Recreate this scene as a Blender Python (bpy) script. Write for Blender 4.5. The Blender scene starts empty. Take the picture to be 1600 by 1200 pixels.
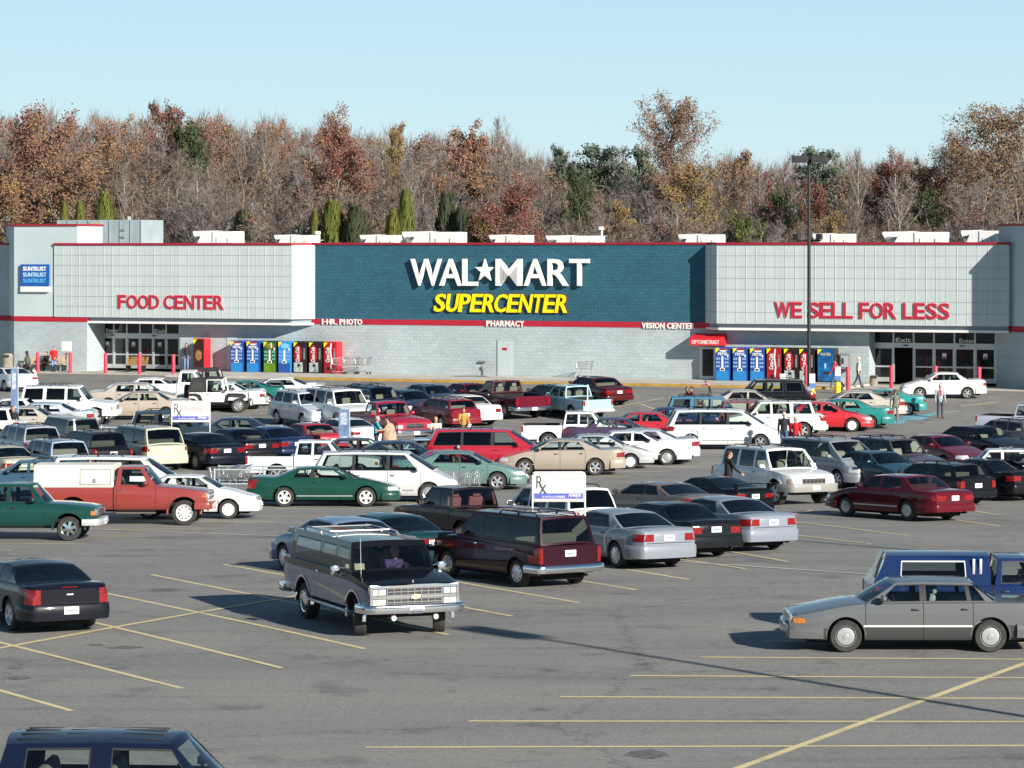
import bpy, bmesh, math, random
import numpy as np
from mathutils import Vector, Matrix
from mathutils.bvhtree import BVHTree
SC = bpy.context.scene
R = math.radians
# ------------------------------------------------------------------ camera, sky, sun, exposure
FOC, CAMH, HOR = 4700.0, 7.8, 390.0          # focal length in photo pixels, eye height, horizon row
cam = bpy.data.objects.new('camera', bpy.data.cameras.new('camera'))
SC.collection.objects.link(cam); SC.camera = cam
cam.location = (0, 0, CAMH); cam.rotation_euler = (R(90), 0, 0)
cam.data.sensor_width = 36.0; cam.data.lens = FOC/1600*36.0
cam.data.shift_y = -(600-HOR)/1600.0
cam.data.clip_start = 1.0; cam.data.clip_end = 6000.0
SUN_AZ = Vector((0.62, -0.78, 0)).normalized(); SUN_EL = R(23)
wd = bpy.data.worlds.new('World'); SC.world = wd; wd.use_nodes = True
wn = wd.node_tree.nodes; wl = wd.node_tree.links
sky = wn.new('ShaderNodeTexSky'); sky.sky_type = 'NISHITA'; sky.sun_disc = False
sky.sun_elevation = SUN_EL; sky.sun_rotation = math.atan2(SUN_AZ.x, SUN_AZ.y)
sky.air_density = 1.0; sky.dust_density = 0.0; sky.ozone_density = 2.0; sky.altitude = 100
bg = wn['Background']; bg.inputs['Strength'].default_value = 0.06
# the pale cyan autumn sky of the photograph: the physical sky blended with a clear-day gradient by height above the horizon
tcw = wn.new('ShaderNodeTexCoord'); spw = wn.new('ShaderNodeSeparateXYZ'); rpw = wn.new('ShaderNodeValToRGB'); mxw = wn.new('ShaderNodeMix'); mxw.data_type = 'RGBA'
wl.new(tcw.outputs['Generated'], spw.inputs[0]); wl.new(spw.outputs['Z'], rpw.inputs[0])
el = rpw.color_ramp.elements; el[0].position = 0.0; el[0].color = (7.6, 10.0, 10.9, 1); el[1].position = 1.0; el[1].color = (.45, 1.0, 2.1, 1)
for q_, c_ in ((.03, (6.9, 9.5, 10.6, 1)), (.085, (5.7, 8.9, 10.6, 1)), (.15, (2.2, 4.0, 5.8, 1)), (.35, (1.1, 2.0, 3.2, 1))):
    x_ = el.new(q_); x_.color = c_
mxw.inputs['Factor'].default_value = .85; wl.new(sky.outputs['Color'], mxw.inputs['A']); wl.new(rpw.outputs['Color'], mxw.inputs['B']); wl.new(mxw.outputs['Result'], bg.inputs['Color'])
sun = bpy.data.objects.new('sun', bpy.data.lights.new('sun', 'SUN')); SC.collection.objects.link(sun)
sun.data.energy = 5.0; sun.data.angle = R(0.5); sun.data.color = (1.0, 0.93, 0.82)
sv = Vector((SUN_AZ.x*math.cos(SUN_EL), SUN_AZ.y*math.cos(SUN_EL), math.sin(SUN_EL)))
sun.rotation_euler = (-sv).to_track_quat('-Z', 'Y').to_euler(); sun.location = (60, -60, 60)
SC.view_settings.view_transform = 'Standard'; SC.view_settings.look = 'None'
SC.view_settings.exposure = 0.60; SC.view_settings.gamma = 1.0
SC.cycles.max_bounces = 8; SC.cycles.transparent_max_bounces = 24
SC.cycles.caustics_reflective = False; SC.cycles.caustics_refractive = False

# ------------------------------------------------------------------ helpers
def _pc(pts):
    xs, ys = zip(*pts); n = len(xs); h = [xs[i+1]-xs[i] for i in range(n-1)]; d = [(ys[i+1]-ys[i])/h[i] for i in range(n-1)]
    m = [0]+[2*d[i-1]*d[i]/(d[i-1]+d[i]) if d[i-1]*d[i] > 0 else 0 for i in range(1, n-1)]+[0]
    def f(x):
        if x <= xs[0]: return ys[0]
        if x >= xs[-1]: return ys[-1]
        i = 0
        while x > xs[i+1]: i += 1
        t = (x-xs[i])/h[i]; t2, t3 = t*t, t*t*t
        return (2*t3-3*t2+1)*ys[i]+(t3-2*t2+t)*h[i]*m[i]+(-2*t3+3*t2)*ys[i+1]+(t3-t2)*h[i]*m[i+1]
    return f
lot = _pc([(58, 0), (75, -.2), (90, -.55), (105, -.9), (120, -1.0), (135, -.85), (150, -.5), (167, 0)])   # the car park dips gently between us and the store
def ground(px, py, z=0.0):
    """point of the car park (or at height z above it) seen at a photo pixel"""
    Y = FOC*(CAMH-z)/(py-HOR)
    for _ in range(25): Y = .5*Y+.5*FOC*(CAMH-z-lot(Y))/(py-HOR)
    return Vector(((px-800)/FOC*Y, Y, lot(Y)+z))
def hexc(h, k=1.0):
    h = h.lstrip('#'); h = h if len(h) == 6 else ''.join(c*2 for c in h); o = []
    for i in (0, 2, 4):
        c = int(h[i:i+2], 16)/255
        o.append((c/12.92 if c <= .04045 else ((c+.055)/1.055)**2.4)*k)
    return tuple(o)
MATS = {}
def mat(name, col=(.5, .5, .5), rough=.5, metal=0.0, coat=0.0, spec=.5, emit=None, noise=None, bump=None):
    """plain principled; noise=(scale, amount) varies the colour, bump=(scale, strength)"""
    if name in MATS: return MATS[name]
    m = bpy.data.materials.new(name); m.use_nodes = True; MATS[name] = m
    nt = m.node_tree; p = nt.nodes['Principled BSDF']
    p.inputs['Base Color'].default_value = (*col, 1); p.inputs['Roughness'].default_value = rough
    p.inputs['Metallic'].default_value = metal; p.inputs['Coat Weight'].default_value = coat
    p.inputs['Coat Roughness'].default_value = .04; p.inputs['Coat IOR'].default_value = 1.5 if sum(col) > .25 else 1.38; p.inputs['Specular IOR Level'].default_value = spec
    if noise or bump:
        tc = nt.nodes.new('ShaderNodeTexCoord')
    if noise:
        n = nt.nodes.new('ShaderNodeTexNoise'); n.inputs['Scale'].default_value = noise[0]; n.inputs['Detail'].default_value = 5
        nt.links.new(tc.outputs['Object'], n.inputs['Vector'])
        mx = nt.nodes.new('ShaderNodeMix'); mx.data_type = 'RGBA'
        a = noise[1]
        mx.inputs['A'].default_value = (*[c*(1-a) for c in col], 1); mx.inputs['B'].default_value = (*[min(1, c*(1+a)) for c in col], 1)
        mr = nt.nodes.new('ShaderNodeMapRange'); mr.inputs['From Min'].default_value = .3; mr.inputs['From Max'].default_value = .7
        nt.links.new(n.outputs['Fac'], mr.inputs['Value']); nt.links.new(mr.outputs['Result'], mx.inputs['Factor'])
        nt.links.new(mx.outputs['Result'], p.inputs['Base Color'])
    if bump:
        n2 = nt.nodes.new('ShaderNodeTexNoise'); n2.inputs['Scale'].default_value = bump[0]; n2.inputs['Detail'].default_value = 4
        nt.links.new(tc.outputs['Object'], n2.inputs['Vector'])
        b = nt.nodes.new('ShaderNodeBump'); b.inputs['Strength'].default_value = bump[1]; b.inputs['Distance'].default_value = .05
        nt.links.new(n2.outputs['Fac'], b.inputs['Height']); nt.links.new(b.outputs['Normal'], p.inputs['Normal'])
    return m
def paint(h):
    """car paint from an sRGB colour, with a faint film of road dust"""
    k = 'paint_'+h
    if k in MATS: return MATS[k]
    c = hexc(h); lum = sum(c)/3
    m = mat(k, c, .42 if lum > .2 else .35, .0, 1.0 if lum > .02 else .7, .35 if lum > .05 else .1)
    nt = m.node_tree; p = nt.nodes['Principled BSDF']
    tc = nt.nodes.new('ShaderNodeTexCoord'); n = nt.nodes.new('ShaderNodeTexNoise'); n.inputs['Scale'].default_value = 2.2; n.inputs['Detail'].default_value = 6
    nt.links.new(tc.outputs['Object'], n.inputs['Vector'])
    s = nt.nodes.new('ShaderNodeSeparateXYZ'); nt.links.new(tc.outputs['Object'], s.inputs[0])
    mr = nt.nodes.new('ShaderNodeMapRange'); mr.inputs['From Min'].default_value = .75; mr.inputs['From Max'].default_value = .2
    nt.links.new(s.outputs['Z'], mr.inputs['Value'])
    mu = nt.nodes.new('ShaderNodeMath'); mu.operation = 'MULTIPLY'; nt.links.new(mr.outputs['Result'], mu.inputs[0]); nt.links.new(n.outputs['Fac'], mu.inputs[1])
    m2 = nt.nodes.new('ShaderNodeMath'); m2.operation = 'MULTIPLY'; m2.inputs[1].default_value = .14 if lum > .05 else .025; nt.links.new(mu.outputs[0], m2.inputs[0])
    mx = nt.nodes.new('ShaderNodeMix'); mx.data_type = 'RGBA'; mx.inputs['A'].default_value = (*c, 1); mx.inputs['B'].default_value = (.22, .19, .15, 1)
    nt.links.new(m2.outputs[0], mx.inputs['Factor']); nt.links.new(mx.outputs['Result'], p.inputs['Base Color'])
    r2 = nt.nodes.new('ShaderNodeMapRange'); r2.inputs['To Min'].default_value = .02; r2.inputs['To Max'].default_value = .07
    nt.links.new(n.outputs['Fac'], r2.inputs['Value']); nt.links.new(r2.outputs['Result'], p.inputs['Coat Roughness'])
    return m
def glass(name, tint):
    if name in MATS: return MATS[name]
    m = bpy.data.materials.new(name); m.use_nodes = True; MATS[name] = m
    nt = m.node_tree; nt.nodes.remove(nt.nodes['Principled BSDF'])
    t = nt.nodes.new('ShaderNodeBsdfTransparent'); t.inputs[0].default_value = (*tint, 1)
    g = nt.nodes.new('ShaderNodeBsdfGlossy'); g.inputs['Roughness'].default_value = .02; g.inputs[0].default_value = (.95, .97, 1, 1)
    f = nt.nodes.new('ShaderNodeFresnel'); f.inputs[0].default_value = 1.6
    x = nt.nodes.new('ShaderNodeMixShader')
    nt.links.new(f.outputs[0], x.inputs[0]); nt.links.new(t.outputs[0], x.inputs[1]); nt.links.new(g.outputs[0], x.inputs[2])
    nt.links.new(x.outputs[0], nt.nodes['Material Output'].inputs[0])
    return m
M_black = mat('black_plastic', (.02, .02, .022), .45)
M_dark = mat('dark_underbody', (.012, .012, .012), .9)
M_rubber = mat('rubber', (.035, .034, .033), .85, noise=(9, .3))
M_chrome = mat('chrome', (.75, .76, .78), .12, 1.0)
M_alloy = mat('alloy', (.62, .63, .65), .3, .7)
M_steel = mat('steel_grey', (.35, .36, .37), .45, .6)
M_white = mat('white_paint', (.8, .8, .78), .5, noise=(3, .05))
M_plate = mat('licence_plate', (.78, .79, .78), .4)
M_amber = mat('amber_lens', (.50, .15, .015), .2, coat=.6, noise=(40, .3))
M_red = mat('red_lens', (.23, .008, .010), .2, coat=.6, noise=(30, .45))
M_clear = mat('clear_lens', (.7, .71, .7), .08, .3, coat=1)
M_silver = mat('silver_trim', (.6, .61, .62), .35, .4)
M_greyplastic = mat('grey_plastic', (.22, .23, .24), .55)
G_clear = glass('glass_clear', (.86, .94, .90)); G_mid = glass('glass_tinted', (.55, .62, .60)); G_dark = glass('glass_privacy', (.05, .055, .06))

class MB:
    """collects shapes and links them as ONE mesh object"""
    def __init__(s): s.v = []; s.f = []; s.m = []
    def add(s, vs, fs, mi=0, M=None):
        o = len(s.v)
        s.v += [tuple(M @ Vector(p)) for p in vs] if M else [tuple(p) for p in vs]
        for f in fs: s.f.append(tuple(i+o for i in f)); s.m.append(mi)
    def box(s, c, d, mi=0, M=None, ch=0.0):
        x, y, z = c; a, b, e = d[0]/2, d[1]/2, d[2]/2
        if ch <= 0:
            vs = [(x+i*a, y+j*b, z+k*e) for i in (-1, 1) for j in (-1, 1) for k in (-1, 1)]
            s.add(vs, [(0, 1, 3, 2), (4, 6, 7, 5), (0, 4, 5, 1), (2, 3, 7, 6), (0, 2, 6, 4), (1, 5, 7, 3)], mi, M)
        else:   # chamfered
            ch = min(ch, a*.9, b*.9, e*.9); bm = bmesh.new(); bmesh.ops.create_cube(bm, size=1)
            for v in bm.verts: v.co = Vector((x+v.co.x*2*a, y+v.co.y*2*b, z+v.co.z*2*e))
            bmesh.ops.bevel(bm, geom=bm.edges[:], offset=ch, segments=2, affect='EDGES', profile=.5)
            s.bm(bm, mi, M)
    def bm(s, bm, mi=0, M=None):
        bm.verts.index_update()
        s.add([v.co[:] for v in bm.verts], [tuple(v.index for v in f.verts) for f in bm.faces], mi, M); bm.free()
    def prism(s, pts, axis, a, b, mi=0, M=None):
        """2-D outline pulled from a to b along axis ('x','y','z')"""
        n = len(pts); f3 = {'x': lambda p, t: (t, p[0], p[1]), 'y': lambda p, t: (p[0], t, p[1]), 'z': lambda p, t: (p[0], p[1], t)}[axis]
        vs = [f3(p, a) for p in pts]+[f3(p, b) for p in pts]
        fs = [tuple(range(n))[::-1], tuple(range(n, 2*n))]+[(i, (i+1) % n, n+(i+1) % n, n+i) for i in range(n)]
        s.add(vs, fs, mi, M)
    def tube(s, pts, r, mi=0, n=8, M=None, cap=True):
        pts = [Vector(p) for p in pts]; rs = r if isinstance(r, (list, tuple)) else [r]*len(pts); vs = []; fs = []
        for i, p in enumerate(pts):
            d = (pts[min(i+1, len(pts)-1)]-pts[max(i-1, 0)]).normalized()
            u = d.orthogonal() if abs(d.z) > .99 else d.cross(Vector((0, 0, 1))); u.normalize(); w = d.cross(u)
            for k in range(n):
                a = 2*math.pi*k/n; vs.append(p+(u*math.cos(a)+w*math.sin(a))*rs[i])
        for i in range(len(pts)-1):
            for k in range(n): fs.append((i*n+k, i*n+(k+1) % n, (i+1)*n+(k+1) % n, (i+1)*n+k))
        if cap: fs += [tuple(range(n))[::-1], tuple((len(pts)-1)*n+k for k in range(n))]
        s.add(vs, fs, mi, M)
    def lathe(s, prof, n=24, mi=0, M=None, axis='y', mis=None):
        """profile (radius, t) spun about the axis"""
        vs = []; m = len(prof)
        for k in range(n):
            a = 2*math.pi*k/n; c, q = math.cos(a), math.sin(a)
            for r_, t in prof: vs.append({'y': (r_*c, t, r_*q), 'z': (r_*c, r_*q, t), 'x': (t, r_*c, r_*q)}[axis])
        for i in range(m-1):
            s.add([], [], mi)
        o = len(s.v); s.v += [tuple(M @ Vector(p)) for p in vs] if M else vs
        for k in range(n):
            for i in range(m-1):
                s.f.append((o+k*m+i, o+k*m+i+1, o+((k+1) % n)*m+i+1, o+((k+1) % n)*m+i)); s.m.append(mis[i] if mis else mi)
    def sphere(s, c, r, mi=0, seg=12, M=None):
        bm = bmesh.new(); bmesh.ops.create_uvsphere(bm, u_segments=seg, v_segments=max(6, seg//2+2), radius=1)
        r = r if isinstance(r, (tuple, list)) else (r, r, r)
        for v in bm.verts: v.co = Vector((c[0]+v.co.x*r[0], c[1]+v.co.y*r[1], c[2]+v.co.z*r[2]))
        s.bm(bm, mi, M)
    def mesh(s, name, smooth=None):
        me = bpy.data.meshes.new(name); me.from_pydata(s.v, [], s.f)
        for p, i in zip(me.polygons, s.m): p.material_index = i
        b = bmesh.new(); b.from_mesh(me); bmesh.ops.recalc_face_normals(b, faces=b.faces); b.to_mesh(me); b.free()
        if smooth is not None: me.shade_smooth(); me.set_sharp_from_angle(angle=R(smooth))
        return me
    def build(s, name, mats, parent=None, smooth=None, **k):
        me = s.mesh(name, smooth)
        for m in (mats if isinstance(mats, (list, tuple)) else [mats]): me.materials.append(m)
        return obj(name, me, parent, **k)
def obj(name, data=None, parent=None, loc=None, rz=None, label=None, cat=None, group=None, kind=None):
    o = bpy.data.objects.new(name, data); SC.collection.objects.link(o)
    if parent: o.parent = parent
    if loc is not None: o.location = loc
    if rz is not None: o.rotation_euler = (0, 0, rz)
    return tag(o, label, cat, group, kind)
def tag(o, label=None, cat=None, group=None, kind=None):
    for k, v in (('label', label), ('category', cat), ('group', group), ('kind', kind)):
        if v: o[k] = v
    return o
def copy_tree(o, parent=None, depth=0):
    c = o.copy(); SC.collection.objects.link(c)
    if parent: c.parent = parent
    for ch in list(o.children): copy_tree(ch, c, depth+1)
    return c
ADV = dict(A=722, B=722, C=722, D=722, E=667, F=611, G=778, H=722, I=278, L=611, M=833, N=722, O=778, P=667, R=722, S=667, T=611, U=722, V=667, W=944, X=667, Y=667)
ADV.update({' ': 290, '.': 278, '-': 333, '1': 500, '3': 556, '2': 556, '6': 556, 'Z': 611, 'K': 722})
def text_mb(txt, w, h, depth, bold=.0, shear=0.0, mb=None, M=None, mi=0):
    """words in capitals get the even letter widths of a grotesque sign face; single letters and scripts are fitted whole"""
    if len(txt) < 2 or txt != txt.upper(): return glyph_mb(txt, w, h, depth, bold, shear, mb, M, mi)
    tot = sum(ADV.get(c, 650) for c in txt)-60-75*txt.count('RC'); x = -30; mb = mb or MB(); k = (w-h*shear)/tot
    for i_, c in enumerate(txt):
        if i_ and txt[i_-1:i_+1] == 'RC': x -= 75
        a = ADV.get(c, 650)
        if c != ' ':
            hh = h if c not in '.-' else h*.16; zz = 0 if c not in '.-' else (-h*.42 if c == '.' else 0)
            g = glyph_mb(c, (a-62)*k if c != '1' else 190*k, hh, depth, bold, 0, None, None, mi)
            cx = -w/2+h*shear/2+(x+a/2)*k
            g.v = [(p[0]+cx+(p[2]+zz)*shear, p[1], p[2]+zz) for p in g.v]; mb.add(g.v, g.f, mi, M)
        x += a
    return mb
def glyph_mb(txt, w, h, depth, bold=.0, shear=0.0, mb=None, M=None, mi=0):
    """letters fitted to a w x h box standing in the x-z plane, centred, front towards -y"""
    cu = bpy.data.curves.new('t', 'FONT'); cu.body = txt; cu.size = 1; cu.offset = bold; cu.shear = shear; cu.extrude = .5; cu.resolution_u = 3
    cu.align_x = 'CENTER'
    ob = bpy.data.objects.new('t', cu); SC.collection.objects.link(ob)
    me = ob.to_mesh(); vs = [v.co.copy() for v in me.vertices]; fs = [tuple(p.vertices) for p in me.polygons]
    ob.to_mesh_clear(); bpy.data.objects.remove(ob); bpy.data.curves.remove(cu)
    x0 = min(v.x for v in vs); x1 = max(v.x for v in vs); y0 = min(v.y for v in vs); y1 = max(v.y for v in vs)
    out = [((v.x-(x0+x1)/2)/(x1-x0)*w, -v.z*depth, (v.y-(y0+y1)/2)/(y1-y0)*h) for v in vs]
    mb = mb or MB(); mb.add(out, fs, mi, M); return mb
def pchip(pts):
    pts = sorted(pts); xs = [p[0] for p in pts]; ys = [p[1] for p in pts]; n = len(xs)
    h = [xs[i+1]-xs[i] for i in range(n-1)]; d = [(ys[i+1]-ys[i])/h[i] for i in range(n-1)]; m = [0]*n
    for i in range(1, n-1):
        if d[i-1]*d[i] > 0: m[i] = 2*d[i-1]*d[i]/(d[i-1]+d[i])
    m[0] = d[0]; m[-1] = d[-1]
    def f(x):
        if x <= xs[0]: return ys[0]
        if x >= xs[-1]: return ys[-1]
        i = 0
        while x > xs[i+1]: i += 1
        t = (x-xs[i])/h[i]; t2, t3 = t*t, t*t*t
        return (2*t3-3*t2+1)*ys[i]+(t3-2*t2+t)*h[i]*m[i]+(-2*t3+3*t2)*ys[i+1]+(t3-t2)*h[i]*m[i+1]
    return f
def lerp(a, b, t): return a+(b-a)*t
# ------------------------------------------------------------------ ground
def asphalt():
    m = mat('asphalt', (.1, .1, .1), .85); nt = m.node_tree; p = nt.nodes['Principled BSDF']; L = nt.links.new
    tc = nt.nodes.new('ShaderNodeTexCoord')
    def noise(s, d=6, r=.6, sc=None):
        n = nt.nodes.new('ShaderNodeTexNoise'); n.inputs['Scale'].default_value = s; n.inputs['Detail'].default_value = d; n.inputs['Roughness'].default_value = r
        if sc:
            mp = nt.nodes.new('ShaderNodeMapping'); mp.inputs['Scale'].default_value = sc; mp.inputs['Rotation'].default_value = (0, 0, R(23)); L(tc.outputs['Object'], mp.inputs[0]); L(mp.outputs[0], n.inputs['Vector'])
        else: L(tc.outputs['Object'], n.inputs['Vector'])
        return n
    def ramp(src, stops):
        r = nt.nodes.new('ShaderNodeValToRGB'); e = r.color_ramp.elements
        e[0].position, e[0].color = stops[0][0], (*stops[0][1], 1); e[1].position, e[1].color = stops[-1][0], (*stops[-1][1], 1)
        for q, c in stops[1:-1]: x = e.new(q); x.color = (*c, 1)
        L(src, r.inputs[0]); return r.outputs[0]
    def mul(a, b, f=1):
        x = nt.nodes.new('ShaderNodeMix'); x.data_type = 'RGBA'; x.blend_type = 'MULTIPLY'; x.inputs['Factor'].default_value = f; L(a, x.inputs['A']); L(b, x.inputs['B']); return x.outputs['Result']
    c = ramp(noise(14, 3, .8).outputs['Fac'], [(.3, (.185, .183, .174)), (.5, (.235, .232, .221)), (.72, (.33, .326, .308))])
    c = mul(c, ramp(noise(.10, 5, .6, (1, 3, 1)).outputs['Fac'], [(.3, (.80, .80, .82)), (.55, (1, 1, 1)), (.75, (1.12, 1.1, 1.05))]))
    c = mul(c, ramp(noise(.55, 5, .65).outputs['Fac'], [(.33, (.72, .72, .74)), (.43, (1, 1, 1)), (1, (1.05, 1.05, 1.04))]))
    v = nt.nodes.new('ShaderNodeTexVoronoi'); v.feature = 'F1'; v.inputs['Scale'].default_value = .16; v.inputs['Randomness'].default_value = 1
    mp = nt.nodes.new('ShaderNodeMapping'); n2 = noise(3, 4); L(tc.outputs['Object'], mp.inputs[0]); 
    ad = nt.nodes.new('ShaderNodeVectorMath'); ad.operation = 'ADD'; L(mp.outputs[0], ad.inputs[0]); L(n2.outputs['Color'], ad.inputs[1]); L(ad.outputs[0], v.inputs['Vector'])
    c = mul(c, ramp(v.outputs['Distance'], [(.0, (.45, .45, .46)), (.05, (.62, .62, .63)), (.09, (1, 1, 1)), (1, (1, 1, 1))]))
    # fine cracks
    v2 = nt.nodes.new('ShaderNodeTexVoronoi'); v2.feature = 'DISTANCE_TO_EDGE'; v2.inputs['Scale'].default_value = .12; L(ad.outputs[0], v2.inputs['Vector'])
    c = mul(c, ramp(v2.outputs['Distance'], [(.0, (.55, .55, .55)), (.004, (.8, .8, .8)), (.007, (1, 1, 1)), (1, (1, 1, 1))]), .8)
    v3 = nt.nodes.new('ShaderNodeTexVoronoi'); v3.inputs['Scale'].default_value = .42; v3.inputs['Randomness'].default_value = 1; n4 = noise(1.7, 5); a4 = nt.nodes.new('ShaderNodeVectorMath'); a4.operation = 'ADD'; L(tc.outputs['Object'], a4.inputs[0]); L(n4.outputs['Color'], a4.inputs[1]); L(a4.outputs[0], v3.inputs['Vector'])
    c = mul(c, ramp(v3.outputs['Distance'], [(.0, (.50, .50, .51)), (.07, (.70, .70, .71)), (.15, (1, 1, 1)), (1, (1, 1, 1))]), .85)
    c = mul(c, ramp(noise(.32, 7, .7, (.25, 3.5, 1)).outputs['Fac'], [(.34, (.80, .80, .81)), (.46, (1, 1, 1)), (.62, (1.0, 1.0, 1.0)), (.72, (1.1, 1.09, 1.06))]))
    c = mul(c, ramp(noise(5, 6, .8).outputs['Fac'], [(.3, (.82, .82, .82)), (.5, (1, 1, 1)), (.72, (1.16, 1.15, 1.12))]))
    L(c, p.inputs['Base Color'])
    b = nt.nodes.new('ShaderNodeBump'); b.inputs['Strength'].default_value = .5; b.inputs['Distance'].default_value = .01; L(noise(60, 2).outputs['Fac'], b.inputs['Height']); L(b.outputs[0], p.inputs['Normal'])
    return m
M_asph = asphalt()
g_ = MB(); ys_ = [-400, 40]+[56+.5*i for i in range(226)]+[5000]
g_.add([(x, y, lot(y)) for y in ys_ for x in (-4000, 4000)], [(2*i, 2*i+1, 2*i+3, 2*i+2) for i in range(len(ys_)-1)])
g_.build('ground', M_asph, smooth=180, kind='structure')
def worn(name, col):
    m = mat(name, col, .75); nt = m.node_tree; p = nt.nodes['Principled BSDF']; tc = nt.nodes.new('ShaderNodeTexCoord'); L = nt.links.new
    f = None
    for sc_, lo, hi in ((1.1, .50, .78), (22, .46, .66)):
        n = nt.nodes.new('ShaderNodeTexNoise'); n.inputs['Scale'].default_value = sc_; n.inputs['Detail'].default_value = 6; L(tc.outputs['Object'], n.inputs['Vector'])
        r = nt.nodes.new('ShaderNodeMapRange'); r.inputs['From Min'].default_value = lo; r.inputs['From Max'].default_value = hi; L(n.outputs['Fac'], r.inputs['Value'])
        if f is None: f = r.outputs['Result']
        else:
            a = nt.nodes.new('ShaderNodeMath'); a.operation = 'MULTIPLY_ADD'; a.inputs[1].default_value = .35; L(r.outputs['Result'], a.inputs[0])
            b = nt.nodes.new('ShaderNodeMath'); b.operation = 'MULTIPLY'; b.inputs[1].default_value = .5; L(f, b.inputs[0]); L(b.outputs[0], a.inputs[2]); f = a.outputs[0]
    x = nt.nodes.new('ShaderNodeMix'); x.data_type = 'RGBA'; x.inputs['A'].default_value = (*col, 1); x.inputs['B'].default_value = (.25, .235, .20, 1); L(f, x.inputs['Factor']); L(x.outputs['Result'], p.inputs['Base Color'])
    return m
M_yel = worn('yellow_line', hexc('#dfd09c')); M_wl = worn('white_line', (.70, .69, .65))
def line(mb, a, b, w=.125, mi=0, z=.006):
    p, q = ground(*a), ground(*b); d = (q-p).normalized(); n = Vector((-d.y, d.x, 0))*w/2
    k = max(1, int((q-p).length/.8)); vs = []
    for i in range(k+1):
        c = p.lerp(q, i/k)
        for e in (c+n, c-n): vs.append((e.x, e.y, lot(e.y)+z))
    mb.add(vs, [(2*i, 2*i+1, 2*i+3, 2*i+2) for i in range(k)], mi)
mk = MB()
for a, b in [((-60, 1062), (112, 1111)), ((-20, 999), (285, 1076)), ((60, 953), (440, 1044)), ((150, 924), (570, 1014)), ((236, 898), (700, 992)), ((350, 882), (800, 963)), ((470, 869), (905, 942)), ((600, 858), (995, 922)),
             ((700, 847), (1078, 906)), ((800, 838), (1165, 889)), ((940, 828), (1232, 878)),
             ((1095, 1027), (1700, 1031)), ((985, 1056), (1700, 1060)), ((875, 1089), (1700, 1092)), ((732, 1127), (1700, 1128)), ((570, 1168), (1700, 1165)), ((1190, 1002), (1700, 1005)), ((1290, 979), (1700, 982)),
             ((-20, 849), (132, 850)), ((60, 838), (240, 838)), ((150, 827), (340, 827)), ((180, 816), (400, 816)), ((400, 806), (517, 805)), ((400, 816), (431, 815)), ((430, 795), (592, 795)), ((560, 786), (700, 785)),
             ((-20, 860), (20, 860)), ((1240, 815), (1420, 837)), ((1243, 836), (1362, 850)), ((1450, 785), (1562, 805)), ((1400, 800), (1562, 822)), ((1227, 806), (1270, 797)),
             ((880, 744), (985, 745)), ((960, 729), (1092, 730)), ((900, 737), (1035, 737)), ((1180, 700), (1300, 700)), ((955, 637), (1037, 622)), ((1000, 631), (1040, 645)), ((1500, 634), (1560, 628)), ((1440, 648), (1500, 642)),
             ((1290, 660), (1400, 660)), ((780, 656), (850, 664)), ((370, 640), (450, 640)), ((0, 603), (40, 603)), ((130, 745), (200, 745)), ((270, 722), (330, 722))]: line(mk, a, b)
for a, b in [((-60, 1024.5), (800, 876)), ((1085, 1226), (1700, 1001))]: line(mk, a, b, .15, 0, .009)
for a, b in [((120, 826), (440, 838)), ((440, 838), (560, 848)), ((1060, 878), (1420, 902))]: line(mk, a, b, .12, 1, .012)
mk.build('parking_lines', [M_yel, M_wl], kind='structure')
# blue painted access aisles
bp = MB()
for q in (((1425, 648), (1470, 645), (1440, 657), (1390, 656)), ((1372, 660), (1418, 656), (1410, 663), (1362, 664))): bp.add([ground(*p)+Vector((0, 0, .012)) for p in q], [(0, 1, 2, 3)])
bp.build('access_aisle_paint', mat('blue_paint', (.16, .36, .46), .8, noise=(1, .3)), kind='structure')

# tar drips, scuffs and sealed cracks in the foreground
rs_ = random.Random(4); ts = MB()
for px, py, w, h in ((1010, 1178, .42, .16), (28, 1060, .26, .08), (22, 1044, .14, .05), (195, 1012, .4, .1), (150, 1008, .2, .06)):
    c = ground(px, py); n = 14; ts.add([(c.x+w*math.cos(k*6.283/n)*rs_.uniform(.6, 1.15), c.y+h*3*math.sin(k*6.283/n)*rs_.uniform(.5, 1.15), c.z+.003) for k in range(n)], [tuple(range(n))])
for pts in (((880, 860), (990, 868), (1070, 880)),):
    for a, b in zip(pts, pts[1:]): line(ts, a, b, .035, 0, .004)
ts.build('tar_marks', mat('tar', (.13, .128, .122), .8, noise=(6, .35)), kind='structure')
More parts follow.
